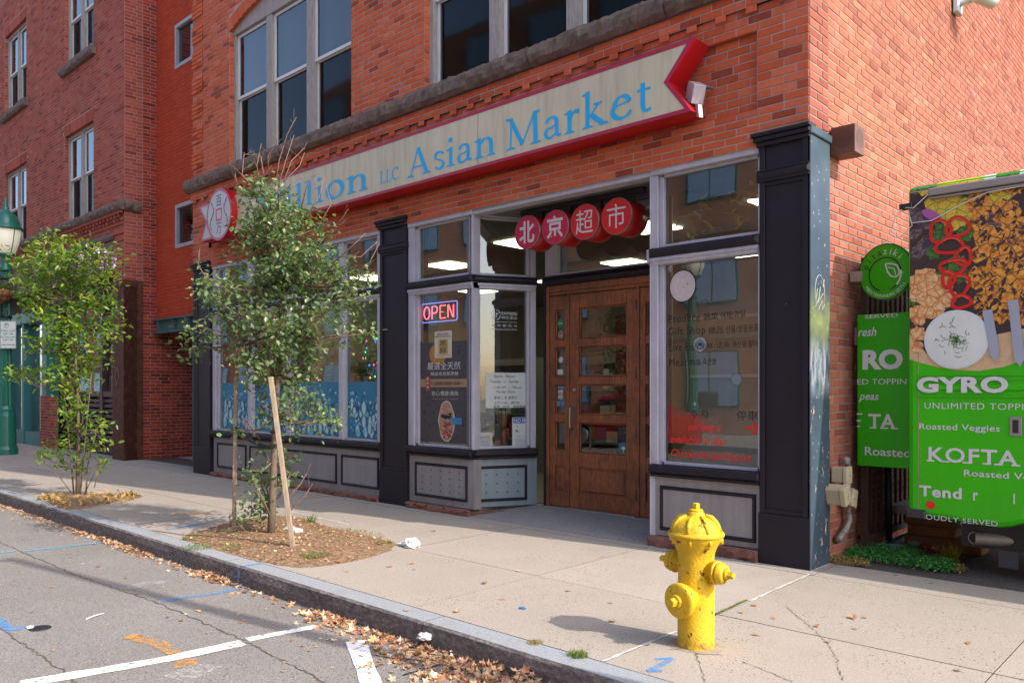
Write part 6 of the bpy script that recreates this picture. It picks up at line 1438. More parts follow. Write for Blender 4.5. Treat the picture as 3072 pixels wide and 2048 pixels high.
# printed wrap
def foodmat(name, stops, scale, dark=(.03, .012, .012), dt=(.55, .62), det=6, dsc=11, rough=.3):
    b = NB(name); n_ = b.noise(scale, det, .65, dist=.8); c = b.ramp(n_, stops); d_ = b.ramp(b.noise(dsc, 5, .6, b.coord((1, 1, 1.4)), dist=1), [(dt[0], 0), (dt[1], 1)]); c = b.mix(d_, c, dark)
    e = b.vor(13, b.coord((1, 1, 1)), 'DISTANCE_TO_EDGE'); c = b.mix(b.ramp(e, [(.0, .85), (.09, 0)]), c, tuple(x*1.2 for x in dark)); hl = b.ramp(b.noise(45, 4, .6), [(.6, 0), (.75, .5)]); c = b.mix(hl, c, (.8, .62, .4)); b.col(c); return b.done(rough)
CHK = foodmat('print_grilled_chicken', [(.3, (.30, .07, .01)), (.48, (.62, .22, .015)), (.6, (.75, .36, .04)), (.75, (.70, .50, .25))], 26)
CHK2 = foodmat('print_shredded_chicken', [(.3, (.45, .14, .04)), (.5, (.68, .38, .15)), (.7, (.78, .62, .42))], 30, (.35, .07, .02), (.6, .72))
RICE = foodmat('print_yellow_rice', [(.35, (.45, .26, .01)), (.5, (.68, .46, .02)), (.65, (.78, .60, .12))], 90, (.08, .2, .02), (.68, .72), 3, 20)
KEB = foodmat('print_kebab', [(.3, (.05, .03, .03)), (.55, (.16, .11, .11)), (.75, (.30, .22, .2))], 40, (.03, .015, .04), (.5, .6))
HERB = foodmat('print_herbs', [(.3, (.01, .05, .01)), (.6, (.05, .2, .02)), (.8, (.15, .35, .06))], 60, (.01, .03, .01), (.55, .65), 5, 40)
BRDW = foodmat('print_wood_board', [(.3, (.45, .28, .14)), (.6, (.62, .44, .27))], 5, (.5, .33, .18), (.6, .8)); PEP = flat('print_red_pepper', (.58, .012, .006), .25); PEPL = flat('print_pepper_light', (.72, .14, .08), .3); BOWL = flat('print_bowl', (.60, .66, .70), .3); BOWI = flat('print_tzatziki', (.66, .69, .66), .3); KNF = flat('print_blade', (.33, .36, .45), .3); ONI = flat('print_onion', (.40, .10, .36), .3); DKB = flat('print_shadow_ground', (.04, .02, .02), .4); CHAR = flat('print_char', (.03, .015, .03), .4)
wz = lambda x, y: PT.px(x, y, .002)
wr_ = [wz(2728, 1078), wz(2800, 1098), wz(2870, 1110), wz(2940, 1112), wz(3010, 1100), wz(3072, 1080), (1.9, 1.55), (3.0, 1.9), (5.7, 2.0), (5.7, 3.12), (.575, 3.12)]
def clampw(p): return (max(p[0], .575), p[1])
m = MB(); m.sheet(PT, [clampw(p) for p in wr_], .0015); m.build('wrap_print', BRDW, tk)
m = MB(); top = [wz(2728, 1000), wz(2780, 1060), wz(2850, 1060), wz(2960, 1010), wz(3072, 985), (1.9, 1.95), (5.7, 2.2), (5.7, 3.115), (.578, 3.115)]; m.sheet(PT, [clampw(p) for p in top], .003); m.build('wrap_print', DKB, tk)
rr = random.Random(5)
def blob(mb, u, z, ru, rz, d, k=9, wob_=.18, rot=None):
    a0 = rr.random()*6 if rot is None else rot; pts = []
    for i in range(k*2):
        a = 2*math.pi*i/(k*2); r = 1+rr.uniform(-wob_, wob_); x, y = ru*r*math.cos(a), rz*r*math.sin(a); c, s = math.cos(a0), math.sin(a0); pts.append((max(.578, u+x*c-y*s), min(3.115, z+x*s+y*c)))
    mb.sheet(PT, pts, d)
def blobs(nm, mt, lst, d0, wob_=.16):
    m = MB()
    for i, (x, y, r, q) in enumerate(lst): u, z = wz(x, y); blob(m, u, z, r*.0024, r*.0024*q, d0+i*.00006, 10, wob_)
    m.build(nm, mt, tk, kind='stuff')
blobs('rice_print', RICE, [(2840, 600, 62, 1), (2880, 640, 55, .8), (2820, 570, 50, .8), (3000, 590, 40, .9), (2900, 590, 50, .7), (2770, 560, 30, .7)], .004)
blobs('kebab_print', KEB, [(2765, 665, 42, .6), (2775, 735, 40, .6), (2745, 640, 25, .8), (2745, 700, 25, .7), (2750, 760, 28, .8), (2980, 660, 50, .4), (3040, 620, 30, .4)], .0048)
blobs('herb_print', HERB, [(2820, 700, 34, .8), (2900, 700, 30, .9), (2870, 790, 30, 1), (2800, 760, 24, .8), (2890, 830, 30, .7), (2740, 900, 24, .7), (2900, 580, 20, .6), (2830, 820, 22, 1), (2760, 900, 20, .6)], .0055, .3)
blobs('shredded_chicken_print', CHK2, [(2770, 840, 46, .8), (2800, 880, 52, .9), (2755, 880, 36, 1), (2830, 850, 34, .8), (2840, 900, 34, .8), (2790, 930, 46, .6), (2750, 940, 30, 1), (2755, 1000, 26, .9), (2750, 1040, 20, 1), (2760, 960, 20, 1)], .0062, .2)
cl = [(2935, 610, 40, .9), (2940, 660, 38, .7), (3020, 640, 48, .8), (3060, 690, 50, .8), (3030, 560, 40, .6), (2960, 710, 40, .9), (3010, 730, 44, .8), (3060, 760, 46, .9), (2945, 760, 38, .7), (3000, 800, 50, .8), (3060, 830, 46, .9), (2940, 830, 40, .9), (2990, 860, 44, .8), (3050, 890, 44, .8), (2950, 900, 40, .7), (3010, 930, 44, .7), (3065, 950, 40, .7), (2940, 930, 34, .6)]
blobs('grilled_chicken_print', CHK, cl+[(3072+rr.randint(30, 900), rr.randint(560, 930), 50, .8) for _ in range(60)], .0070)
m = MB()
for i, (x, y, r, q) in enumerate(cl):
    for j in range(7): u, z = wz(x+rr.uniform(-.6, .6)*r, y+rr.uniform(-.6, .6)*r*q); blob(m, u, z, rr.uniform(.008, .028), rr.uniform(.004, .012), .0115+i*.0001+j*.00001, 5, .4, rot=rr.choice([.9, .6, 1.2, 2.2]))
m.build('char_print', CHAR, tk, kind='stuff')
for i, (x, y, rx, ry) in enumerate([(2822, 694, 27, 32), (2874, 682, 30, 27), (2850, 738, 36, 22), (2892, 770, 20, 26), (2862, 800, 34, 20), (2878, 855, 26, 30), (2846, 838, 16, 24), (2885, 905, 24, 18)]):
    u, z = wz(x, y); m = MB(); pts = [(rx*.0028*(1+.09*math.cos(3*a+i))*math.cos(a), ry*.0028*(1+.09*math.cos(3*a+i))*math.sin(a)) for a in [k*.2618 for k in range(24)]]
    pen(m, PT, (u, z), 1, .0140+i*.0003, pts, closed=True, const=.027); m.mat(1); pen(m, PT, (u, z), .9, .01415+i*.0003, pts[2:9], const=.005); m.build('pepper_ring_print', [PEP, PEPL], tk)
m = MB(); u, z = wz(2795, 645); blob(m, u, z, .085, .035, .0135, 8, .08, rot=-.6); m.build('onion_print', ONI, tk)
u, z = wz(2869, 1018); m = MB(); m.mat(0); m.disc(PT, u, z, .235, .235, .002, .0145, 48); m.mat(1); m.disc(PT, u, z, .215, .215, .002, .0152, 48); m.build('bowl_print', [BOWL, BOWI], tk)
m = MB()
for i in range(90):
    a = rr.random()*6.28; L = rr.uniform(.02, .05) if i > 25 else .03; r = rr.gauss(0, .035) if i < 66 else rr.uniform(.05, .19); cx_, cz_ = u+r*math.cos(a*3)*.8, z-.0+r*math.sin(a*3); pen(m, PT, (0, 0), 1, .0155+i*.00001, [(cx_, cz_), (cx_+L*.5*math.cos(a), cz_+L*.5*math.sin(a)), (cx_+L*math.cos(a+.4), cz_+L*math.sin(a+.4))], const=.0045)
m.build('dill_print', HERB, tk, kind='stuff')
for i, (xa, ya, xb, yb) in enumerate(((2963, 930, 2990, 1085), (3040, 900, 3062, 1100))):
    m = MB(); a = wz(xa, ya); b_ = wz(xb, yb); d_ = (Vector(b_)-Vector(a)).normalized(); n_ = Vector((-d_.y, d_.x))*.034; a, b_ = Vector(a), Vector(b_); m.sheet(PT, [tuple(a-n_), tuple(b_-n_-d_*.06), tuple(b_), tuple(b_+n_-d_*.06), tuple(a+n_)][::1], .0165+i*.0002); m.build('skewer_print', KNF, tk)
# rounded top edge print bands, awning bar, wires
for i, (a, b_, mt) in enumerate([(.60, .78, KEB), (.78, 1.12, RICE), (1.12, 1.2, SWN), (1.2, 1.36, HERB), (1.36, 1.44, SWN), (1.44, 1.7, HERB), (1.7, 3.2, CHK), (3.2, 5.7, RICE)]):
    m = MB(); pts = [(3.10, .0022), (3.135, -.004), (3.16, -.02), (3.1725, -.045), (3.1725, -.16)]
    m.add([PT.pt(x, z, d+.002) for z, d in pts for x in (a, b_)], [(2*k, 2*k+1, 2*k+3, 2*k+2) for k in range(4)]); m.build('roof_edge_print', mt, tk)
ALG = flat('awning_bar_grey', (.30, .28, .27), .4, .5)
m = MB(); m.box(PT, .735, 5.2, 3.055, 3.115, .0, .07, .008); m.box(PT, .735, 5.2, 3.03, 3.05, .0, .05, .004); m.build('awning_bar', ALG, tk)
m = MB(); w0 = wz(2738, 590); m.tube([PT.pt(.745, 3.08, .06), PT.pt(.62, 2.98, .05), PT.pt(.53, 3.0, .02), PT.pt(.46, 2.93, .0), PT.pt(.42, 2.82, -.02), PT.pt(.5, 2.76, 0), PT.pt(.60, 2.84, .02), PT.pt(.57, 2.96, .03)], .004, 6); m.tube([PT.pt(.57, 2.96, .03), PT.pt(.60, 2.86, .03), PT.pt(.75, 2.86, .025), PT.pt(.95, 2.95, .03), PT.pt(1.15, 3.02, .04), PT.pt(1.6, 3.04, .04)], .0045, 6); m.build('wire', SWN, tk)
m = MB(); m.box(PT, .50, .60, 2.99, 3.03, -.06, .03, .004); m.build('bracket', DKM, tk)
TW = flat('truck_white_vinyl', (.62, .62, .62), .4)
def tl(s, u0, u1, z0_, z1_, d=.0165, bold=.0, P=PT, par=tk, **k): text(s, P, u0, u1, z0_, z1_, d, TW, par, bold=bold, **k)
tl('GYRO', .635, 1.29, 1.46, 1.59, bold=.045, d=.0185, spacing=1.05)
tl('UNLIMITED TOPPINGS', .69, 1.56, 1.33, 1.38, spacing=1.1, d=.004); tl('Roasted Veggies', .65, 1.23, 1.145, 1.21, bold=.012, d=.004, spacing=1.05)
TWS = TW
serif_word2 = None
def slab_word(s, u0, u1, z0_, z1_, d=.004, par=tk, P=PT, bold=.012): tl(s, u0, u1, z0_, z1_, d=d, bold=bold, P=P, par=par, spacing=1.12)
slab_word('KOFTA', .72, 1.35, .90, 1.02, bold=.02); 
m = MB()     # slab serifs of KOFTA
for x in (.735, .845, 1.0, 1.14, 1.22, 1.335): m.box(PT, x-.03, x+.03, .90, .912, .003, .0045)
m.build('letter_serifs', TW, tk, kind='stuff')
tl('Roasted Veg', .98, 1.47, .785, .85, bold=.012, d=.004, spacing=1.05); tl('Tend', .65, .965, .61, .70, bold=.03, d=.004, spacing=1.08); tl('r', 1.045, 1.08, .61, .675, bold=.03, d=.004); tl('l', 1.32, 1.33, .61, .69, bold=.03, d=.004)
tl('OUDLY SERVED', .70, 1.215, .425, .465, d=.004, spacing=1.08)
m = MB(); m.disc(PT, .735, .545, .034, .034, 0, .005, 24); m.build('red_dot', REDV, tk)
m = MB(); m.mat(0); m.box(PT, 1.295, 1.375, 1.13, 1.28, 0, .008, .002); m.mat(1); m.box(PT, 1.315, 1.355, 1.155, 1.255, .008, .012, .003); m.build('power_socket', [ALG, DKM], tk)
m = MB(); m.mat(0); m.box(PT, 1.405, 1.485, 1.13, 1.28, 0, .008, .002); m.mat(1); m.box(PT, 1.425, 1.465, 1.155, 1.255, .008, .012, .003); m.build('power_socket', [ALG, DKM], tk)
# open rear door panel and round sign behind the truck corner
PD = Plane((0, .92), (1, 0))
m = MB(); m.box(PD, .05, .56, .80, 2.155, -.05, 0, .006); dr = m.build('rear_door', GTP, tk, bevel=.004)
m = MB(); m.box(PD, .05, .56, 2.105, 2.112, 0, .003); m.box(PD, .085, .09, .8, 2.1, 0, .003); m.build('door_seam', GT, dr)
def dl(s, u0, u1, z0_, z1_, **k): text(s, PD, u0, u1, z0_, z1_, .004, TW, dr, **k)
dl('SERVED', .12, .40, 2.118, 2.15, bold=.01); dl('resh', .06, .22, 1.96, 2.04, shear=.25, bold=.01); dl('RO', .10, .44, 1.66, 1.84, bold=.05); dl('ED TOPPIN', .055, .47, 1.53, 1.58); dl('peas', .07, .24, 1.37, 1.44, shear=.25, bold=.01); dl('TA', .15, .38, 1.14, 1.27, bold=.02); dl('Roasted', .12, .50, .90, .975, bold=.012)
m = MB(); m.box(PD, .05, .075, 1.15, 1.16, .003, .0045); m.box(PD, .05, .10, 1.26, 1.272, .003, .0045); m.box(PD, .05, .085, 1.20, 1.212, .003, .0045)
for x in (.19, .29, .37): m.box(PD, x-.03, x+.03, 1.14, 1.152, .003, .0045)
m.build('letter_serifs', TW, dr, kind='stuff')
PC = Plane((.31, .86), (.95, -.2)); rs = thing('round_restaurant_sign', 'round green restaurant sign with a leaf emblem above the truck rear door', 'sign', (.31, .86, 2.25))
m = MB(); m.disc(PC, 0, 2.51, .248, .248, -.02, 0, 48); m.mat(1); m.ring(PC, 0, 2.51, .238, .248, .001, n=48); m.build('disc', [GTP, DKM], rs)
m = MB(); m.ring(PC, .0, 2.49, .140, .152, .002, n=40, a0=-1.1, a1=4.4); m.ring(PC, .0, 2.49, .143, .150, .0022, n=12, a0=-1.3+6.28-.0, a1=5.4); m.build('ring_emblem', DKM, rs)
m = MB(); lf = [(-.03, .07), (.03, .065), (.075, .045), (.095, .0), (.09, -.04), (.06, -.055), (.02, -.04), (-.01, .0), (-.03, .07)]; pen(m, PC, (.035, 2.51), 1, .003, lf, const=.012); pen(m, PC, (.035, 2.51), 1, .0035, [(-.01, .04), (.05, .02), (.07, -.05), (.10, -.03), (.13, -.02)], const=.008); m.ring(PC, .0, 2.49, .138, .154, .0032, n=12, a0=-.75, a1=.15); m.build('leaf_emblem', TW, rs)
def arc_text(s, P, cu, cz, R, a0, a1, h, d, mat, par, inside=False):
    for i, ch in enumerate(s):
        if ch == ' ': continue
        a = a0+(a1-a0)*i/(len(s)-1); v, f = text_mesh(ch); xa = min(p.x for p in v); xb = max(p.x for p in v); mx = (xa+xb)/2; sc = h/.7; th = a-math.pi/2 if not inside else a+math.pi/2; c, q = math.cos(th), math.sin(th); mb = MB()
        mb.add([P.pt(cu+R*math.cos(a)+((p.x-mx)*c-(p.y-.3)*q)*sc, cz+R*math.sin(a)+((p.x-mx)*q+(p.y-.3)*c)*sc, d) for p in v], f); mb.build('lettering', mat, par)
arc_text('pita', PC, 0, 2.50, .19, 2.75, 1.85, .06, .002, DKM, rs); arc_text('ziki', PC, 0, 2.50, .19, 1.55, .75, .06, .002, TW, rs); arc_text('MEDITERRANEAN GRILL', PC, 0, 2.50, .20, 3.75, 5.75, .028, .002, TW, rs, True)
m = MB(); q = onX(2556, 838, 0); m.wbox(.0, .11, q.y-.06, q.y+.06, q.z-.03, q.z+.06, .004); solo(m, 'wall_bracket', PALEW, 'grey timber block on the side wall left of the round green sign', 'bracket')
m = MB(); q = onX(2570, 1003, 0); m.wbox(.0, .05, q.y-.06, q.y+.04, q.z-.10, q.z+.06, .004); solo(m, 'wall_bracket', PALEW, 'small timber block on the side wall left of the truck rear door', 'bracket')
# diamond plate step on timber blocks
DPL = NB('diamond_plate'); v = DPL.n('ShaderNodeTexBrick'); DPL.col((.34, .29, .26)); DPL.bump(DPL.ramp(DPL.vor(46, DPL.coord((1, 1, 1))), [(.15, 1), (.25, 0)]), .8, .004); DPL = DPL.done(.45, .5)
p_ = onY(2645, 1515, 1.75); m = MB(); m.wbox(p_.x, p_.x+.75, 1.72, 2.2, p_.z-.06, p_.z+.02, .004); solo(m, 'diamond_plate_step', DPL, 'diamond plate step under the truck resting on orange timber blocks', 'step')
ORB = paint('orange_timber', (.28, .11, .035), .85, .3, 6, 40, .4); zt_ = p_.z-.06
for i, (x, y, lab) in enumerate([(.18, 1.80, 'orange timber block at the bottom of the stack under the step'), (.20, 1.82, 'orange timber block in the middle of the stack under the step'), (.18, 1.80, 'orange timber block on top of the stack touching the step')]):
    m = MB(); m.wbox(x, x+.42, y, y+.3, -.02+i*(zt_+.02)/3+.001, -.02+(i+1)*(zt_+.02)/3, .012); solo(m, 'timber_block', ORB, lab, 'block', 'timber blocks under the step')
m = MB(); m.wbox(.58, .86, 1.72, 2.0, -.02, .10, .012); solo(m, 'timber_block', ORB, 'orange timber block lying alone on the ground behind the bumper', 'block', 'timber blocks under the step')
# rusty gate folded against the side wall
GRST = paint('rust_brown_gate', (.075, .03, .022), .7, .3, 8, 50, .3)
gt = thing('iron_gate', 'rust brown iron bar gate folded back against the brick side wall', 'gate', (.1, 1.6, 0)); PGT = Plane((.07, 0), (0, 1))
ya, yb = 1.02, 3.0
m = MB(); m.box(PGT, ya, ya+.05, .05, 2.68, -.02, .03); m.box(PGT, yb, yb+.05, .05, 2.68, -.02, .03); m.box(PGT, ya+.05, yb, 2.63, 2.68, -.02, .03); m.box(PGT, ya+.05, yb, .10, .15, -.02, .03); m.box(PGT, ya+.05, yb, 1.35, 1.39, -.02, .03); m.build('gate_frame', GRST, gt)
for i in range(13): m = MB(); y = ya+.16+i*.14; m.box(PGT, y, y+.022, .15, 2.63, -.006, .016); m.build('bar', GRST, gt)
m = MB(); m.tube([(.12, 1.55, -.02), (.12, 1.55, 1.0)], .03, 10); m.build('post', DKM, gt)
# ================================================================ THINGS ON THE SIDE WALL
SPK_ = paint('rusty_speaker_steel', (.16, .06, .035), .55, .35, 7, 50, .1)
a = onX(2492, 388, 0); D_ = .24
SPT = thing('outdoor_speaker', 'rusty brown cube speaker with round perforated grilles high on the brick corner', 'speaker', (.12, a.y, 3.55))
m = MB(); zb_, zt_ = 3.50, 3.735; m.wbox(.0, .205, a.y, a.y+.22, zb_, zt_, .003); m.build('housing', SPK_, SPT)
HOLE = flat('speaker_hole', (.02, .01, .01), .9)
for P_, uc in ((Plane((0, a.y), (1, 0)), .10), (Plane((.205, a.y), (0, 1)), .11)):
    m = MB()
    for r in range(1, 9):
        for i in range(int(5*r)): an = 2*math.pi*i/int(5*r); u, z = uc+r*.0098*math.cos(an), 3.625+r*.0098*math.sin(an); m.sheet(P_, [(u+.0028*math.cos(k*1.257), z+.0028*math.sin(k*1.257)) for k in range(5)], .0012)
    m.build('grille', HOLE, SPT, kind='stuff')
BEI = paint('beige_junction_box', (.48, .40, .26), .5, .12, 6, 30, .05)
def jbox(px, py, w, h, dep, rot, lab):
    q = onX(px, py, dep/2); t = thing('junction_box', lab, 'junction box', tuple(q), 'beige junction boxes'); c, s = math.cos(rot), math.sin(rot)
    def R(a, b): return (q.y+a*c-b*s, q.z+a*s+b*c)
    m = MB(); m.poly(PS, [R(-w/2, -h/2), R(w/2, -h/2), R(w/2, h/2), R(-w/2, h/2)], .012, dep*.72); m.build('box_body', BEI, t, bevel=.006)
    m = MB(); m.poly(PS, [R(-w*.56, -h*.56), R(w*.56, -h*.56), R(w*.56, h*.56), R(-w*.56, h*.56)], dep*.72+.001, dep); m.build('cover', BEI, t, bevel=.008)
    m = MB(); k_ = R(0, 0); m.lathe(PS.pt(k_[0], k_[1], dep), PS.n, [(.008, 0), (.008, .01)], 10); m.build('screw', BEI, t); return t
jbox(2523, 1423, .11, .13, .15, 0, 'top beige junction box of the cluster on the side wall'); jbox(2512, 1483, .12, .14, .18, .35, 'front tilted beige junction box of the cluster on the side wall'); jbox(2543, 1492, .11, .14, .13, -.3, 'rear tilted beige junction box beside the conduit')
CNDT = paint('old_conduit', (.30, .27, .23), .6, .3, 10, 50, .2, chips=True, chipc=(.16, .06, .03), chipt=.6)
q = lambda x, y, d=.05: (d, onX(x, y, d).y, onX(x, y, d).z)
m = MB(); m.tube([q(2543, 1385), q(2546, 1440), q(2546, 1520), q(2545, 1545)], .022, 10); m.tube([q(2545, 1540), q(2548, 1560), q(2538, 1585), q(2528, 1600)], .027, 10); m.tube([q(2530, 1597), q(2518, 1615), (.0, onX(2508, 1620, 0).y, onX(2508, 1620, 0).z)], [.022, .03, .034], 10); m.lathe(q(2539, 1382), (0, 0, 1), [(.035, -.03), (.03, .02), (.018, .035)], 14); solo(m, 'conduit_pipe', CNDT, 'rusty painted conduit pipe bending into the foot of the side wall', 'pipe')
q = onX(2893, 8, .1); sc_ = thing('security_camera', 'white bracketed camera high on the brick side wall at the top edge', 'camera', tuple(q)); m = MB(); m.wbox(0, .06, q.y-.1, q.y+.08, q.z-.12, q.z+.12, .01); m.tube([(.05, q.y, q.z), (.25, q.y, q.z+.02)], .04, 10); m.build('wall_bracket', SWN, sc_); m = MB(); m.lathe((.25, q.y-.1, q.z+.02), (.4, 1, -.1), [(.06, 0), (.09, .02), (.09, .3), (.07, .32)], 16); m.build('camera_body', SWN, sc_)
# ================================================================ TREE PITS, PLANTS, LITTER
SOIL = NB('pit_soil'); _n = SOIL.noise(28, 8, .75); _c = SOIL.ramp(_n, [(.33, (.07, .042, .025)), (.5, (.24, .15, .09)), (.68, (.43, .30, .185))]); SOIL.col(_c); SOIL.bump(_n, 1, .02); SOIL = SOIL.done(.95, 0, .1)
def mound(pxs, h, name, lab, mat, parent=None):
    P = [onG(*p) for p in pxs]; c = sum(P, Vector())/len(P); n = len(P); D = []
    N = 64; ring = []
    for k in range(N):
        t = k/N*n; i = int(t) % n; f = t-int(t); p0, p1, p2, p3 = P[i-1], P[i], P[(i+1) % n], P[(i+2) % n]
        ring.append(.5*((2*p1)+(p2-p0)*f+(2*p0-5*p1+4*p2-p3)*f*f+(3*p1-p0-3*p2+p3)*f**3))
    m = MB(); rows = 9; m.v.append(Vector((c.x, c.y, h+.01)))
    for r in range(1, rows+1):
        q = r/rows
        for k in range(N):
            p = c+(ring[k]-c)*q*(1+.04*noise.noise(Vector((k*.7, q, 1)))*(1 if r == rows else 0)); z = h*(1-q**2.2)+.012*noise.noise(Vector((p.x*9, p.y*9, 0)))*(1-q)+.0055-(.004 if r == rows else 0); m.v.append(Vector((p.x, p.y, max(z, .0016))))
    for k in range(N): m.f.append([0, 1+k, 1+(k+1) % N]); m.mi.append(0); m.sm.append(True)
    for r in range(rows-1):
        for k in range(N): a = 1+r*N; m.f.append([a+k, a+N+k, a+N+(k+1) % N, a+(k+1) % N]); m.mi.append(0); m.sm.append(True)
    o = m.build(name, mat, parent, kind='structure'); return c, ring
c1, ring1 = mound([(545, 1612), (640, 1580), (760, 1552), (880, 1550), (990, 1580), (1100, 1605), (1190, 1632), (1120, 1668), (1010, 1692), (900, 1702), (800, 1688), (700, 1665), (620, 1640)], .045, 'tree_pit_soil', '', SOIL)
c2, ring2 = mound([(118, 1490), (180, 1482), (260, 1484), (340, 1482), (420, 1484), (400, 1498), (330, 1508), (250, 1525), (190, 1528), (150, 1510)], .03, 'tree_pit_soil', '', SOIL)
GRS1 = leafmat('grass_blade', (.06, .13, .02), (.2, .25, .06), .4, (.42, .34, .14)); GRS2 = leafmat('dry_grass_blade', (.20, .15, .05), (.38, .28, .1), .3); GRS3 = leafmat('weed_leaf', (.04, .22, .04), (.11, .36, .07), .35)
def blades(mb, p, n, spread, h, w=.004):
    for _ in range(n):
        a = rnd.random()*6.28; r = spread*math.sqrt(rnd.random()); q = Vector((p[0]+r*math.cos(a), p[1]+r*math.sin(a), p[2])); L = h*rnd.uniform(.5, 1.1); d = Vector((rnd.gauss(0, .5), rnd.gauss(0, .5), 1)).normalized()*L; s = Vector((rnd.gauss(0, 1), rnd.gauss(0, 1), 0)).normalized()*w/2
        m1 = q+d*.6; e = q+d+Vector((d.x, d.y, -L*.25))*.6; b0 = len(mb.v); mb.v += [q-s, q+s, m1+s*.8, m1-s*.8, e]; mb.f += [[b0, b0+1, b0+2, b0+3], [b0+3, b0+2, b0+4]]; mb.mi += [mb.k]*2; mb.sm += [False]*2
def tuft(pxy, n, spread, h, mat, lab, z=.005, cat='grass', group='grass tufts', w=.004):
    p = onG(*pxy); m = MB(); blades(m, (p.x, p.y, z), n, spread, h, w); o = solo(m, 'grass_tuft', mat, lab, cat, group); return o
tuft((590, 1645), 200, .15, .05, GRS1, 'green grass along the kerb edge of the main tree pit'); tuft((830, 1560), 300, .3, .035, GRS2, 'dry grass at the shop side of the main tree pit'); tuft((945, 1675), 420, .12, .07, GRS1, 'green grass tuft at the front of the tree pit near the kerb'); tuft((715, 1648), 200, .13, .06, GRS1, 'green grass tuft left of the leaning stake foot'); tuft((575, 1618), 120, .09, .05, GRS1, 'small grass tuft at the left tip of the main tree pit')
tuft((930, 1570), 40, .06, .16, GRS1, 'tall sparse weed behind the leaning stake', w=.008); tuft((1010, 1600), 420, .30, .045, GRS2, 'patch of dry yellowish grass on the right half of the main tree pit'); tuft((1155, 1632), 120, .10, .045, GRS1, 'dark green tuft at the right tip of the main tree pit'); tuft((1090, 1612), 260, .22, .04, GRS2, 'dry grass fringe near the right tip of the main tree pit')
tuft((1735, 1968), 200, .055, .045, GRS1, 'small grass tuft on the kerb joint left of the hydrant', .003); tuft((1605, 1928), 140, .05, .02, GRS2, 'flat dry moss tuft on the kerb joint further left', .003)
tuft((2850, 1680), 90, .07, .20, leafmat('yellow_green_blade', (.2, .25, .02), (.4, .38, .05), .4), 'bright yellow-green grass clump at the end of the weed strip', w=.009)
m = MB()
for i in range(60): x = 1813+(2416-1813)*.5; p = Vector((.078-.02*i/60, -1.75+.55*i/60, .002)); blades(m, p, 9, .012, .014, .003)
o = m.build('joint_moss', GRS1, pv, kind='stuff')
def weeds(pts, mat, n, size, lab, nm='weed_patch', zh=.06):
    m = MB(); 
    for _ in range(n):
        a, b, r = rnd.choice(pts); p = onG(a+rnd.gauss(0, r), b+rnd.gauss(0, r*.22)); leaf_at(m, Vector((p.x, p.y, .01+abs(rnd.gauss(0, zh*.5)))), size*rnd.uniform(.6, 1.3), .5)
    o = m.build(nm, mat, kind='stuff'); return tag(o, lab, 'weeds')
weeds([(2560, 1665, 25), (2620, 1670, 30), (2680, 1678, 30), (2740, 1688, 30), (2800, 1700, 25), (2720, 1660, 20), (2650, 1655, 20), (2840, 1708, 15)], GRS3, 7500, .021, 'low green weeds growing along the foot of the side wall beside the truck')
weeds([(2500, 1685, 14), (2540, 1690, 16), (2580, 1693, 14), (2880, 1712, 10)], GRS2, 1500, .018, 'dry brown weeds at the corner pilaster foot', zh=.04)
for i in range(1): weeds([(200, 1508, 30), (260, 1500, 40), (330, 1495, 30), (150, 1496, 16), (390, 1490, 14)], leafmat('straw_litter', (.28, .16, .05), (.48, .32, .12), .2), 900, .07, 'straw-coloured leaf litter on the left tree pit', 'straw_litter', .015)
m = MB()
# fallen leaves: lobed, curled
DRYL = leafmat('dry_leaf', (.40, .22, .12), (.62, .43, .29), .2, (.68, .56, .40)); DRYB = leafmat('red_brown_leaf', (.28, .11, .06), (.54, .29, .17), .2, (.62, .46, .2))
def lobed(mb, p, s, tilt=.25, curl=.3):
    a0 = rnd.random()*6.28; nrm = Vector((rnd.gauss(0, tilt), rnd.gauss(0, tilt), 1)).normalized(); X_ = nrm.cross(Vector((math.cos(a0), math.sin(a0), .01))).normalized(); Y_ = nrm.cross(X_); b0 = len(mb.v); k = 10; cu = rnd.uniform(-.2, curl)
    mb.v.append(p); 
    for i in range(k):
        a = 2*math.pi*i/k; r = s*(.5 if i % 2 == 0 else .26)*(1.25 if i == 0 else 1)*rnd.uniform(.8, 1.15); x, y = r*math.cos(a), r*math.sin(a); mb.v.append(p+X_*x+Y_*y*.85+nrm*(abs(y)*cu+x*x/s*cu*.8))
    for i in range(k): mb.f.append([b0, b0+1+i, b0+1+(i+1) % k]); mb.mi.append(mb.k); mb.sm.append(False)
def gutter(n):
    m = MB(); cnt = 0
    while cnt < n:
        x = rnd.uniform(-16, 1.6); dn = .05+.9*max(0, 1-abs(x+.35)/1.6)+.75*math.exp(-((x+2.15)/.28)**2)*.6+.5*math.exp(-((x+3.95)/.35)**2)+.25*math.exp(-((x+6)/.8)**2)+.10*(x < -5)
        dn *= .55+.9*noise.noise(Vector((x*2.2, 0, 0)))**2+.4*abs(noise.noise(Vector((x*5, 3, 0))))
        if rnd.random() > dn: continue
        wdt = .05+.20*max(0, 1-abs(x+.3)/2.2)+.05*abs(noise.noise(Vector((x*3, 9, 0)))); dy = abs(rnd.gauss(0, wdt)); z = SZ+.004+max(0, rnd.random()*.075*math.exp(-(dy/.1)**2)*min(1, dn*1.2)); m.mat(0 if rnd.random() < .6 else 1)
        lobed(m, Vector((x, -3.15-dy, z)), rnd.uniform(.028, .078)*(1 if x > -4 else .75), .5, .6); cnt += 1
    o = m.build('gutter_leaves', [DRYL, DRYB], kind='stuff'); tag(o, 'drift of dry brown leaves lying in the gutter along the kerb', 'leaves')
gutter(3000)
m = MB()
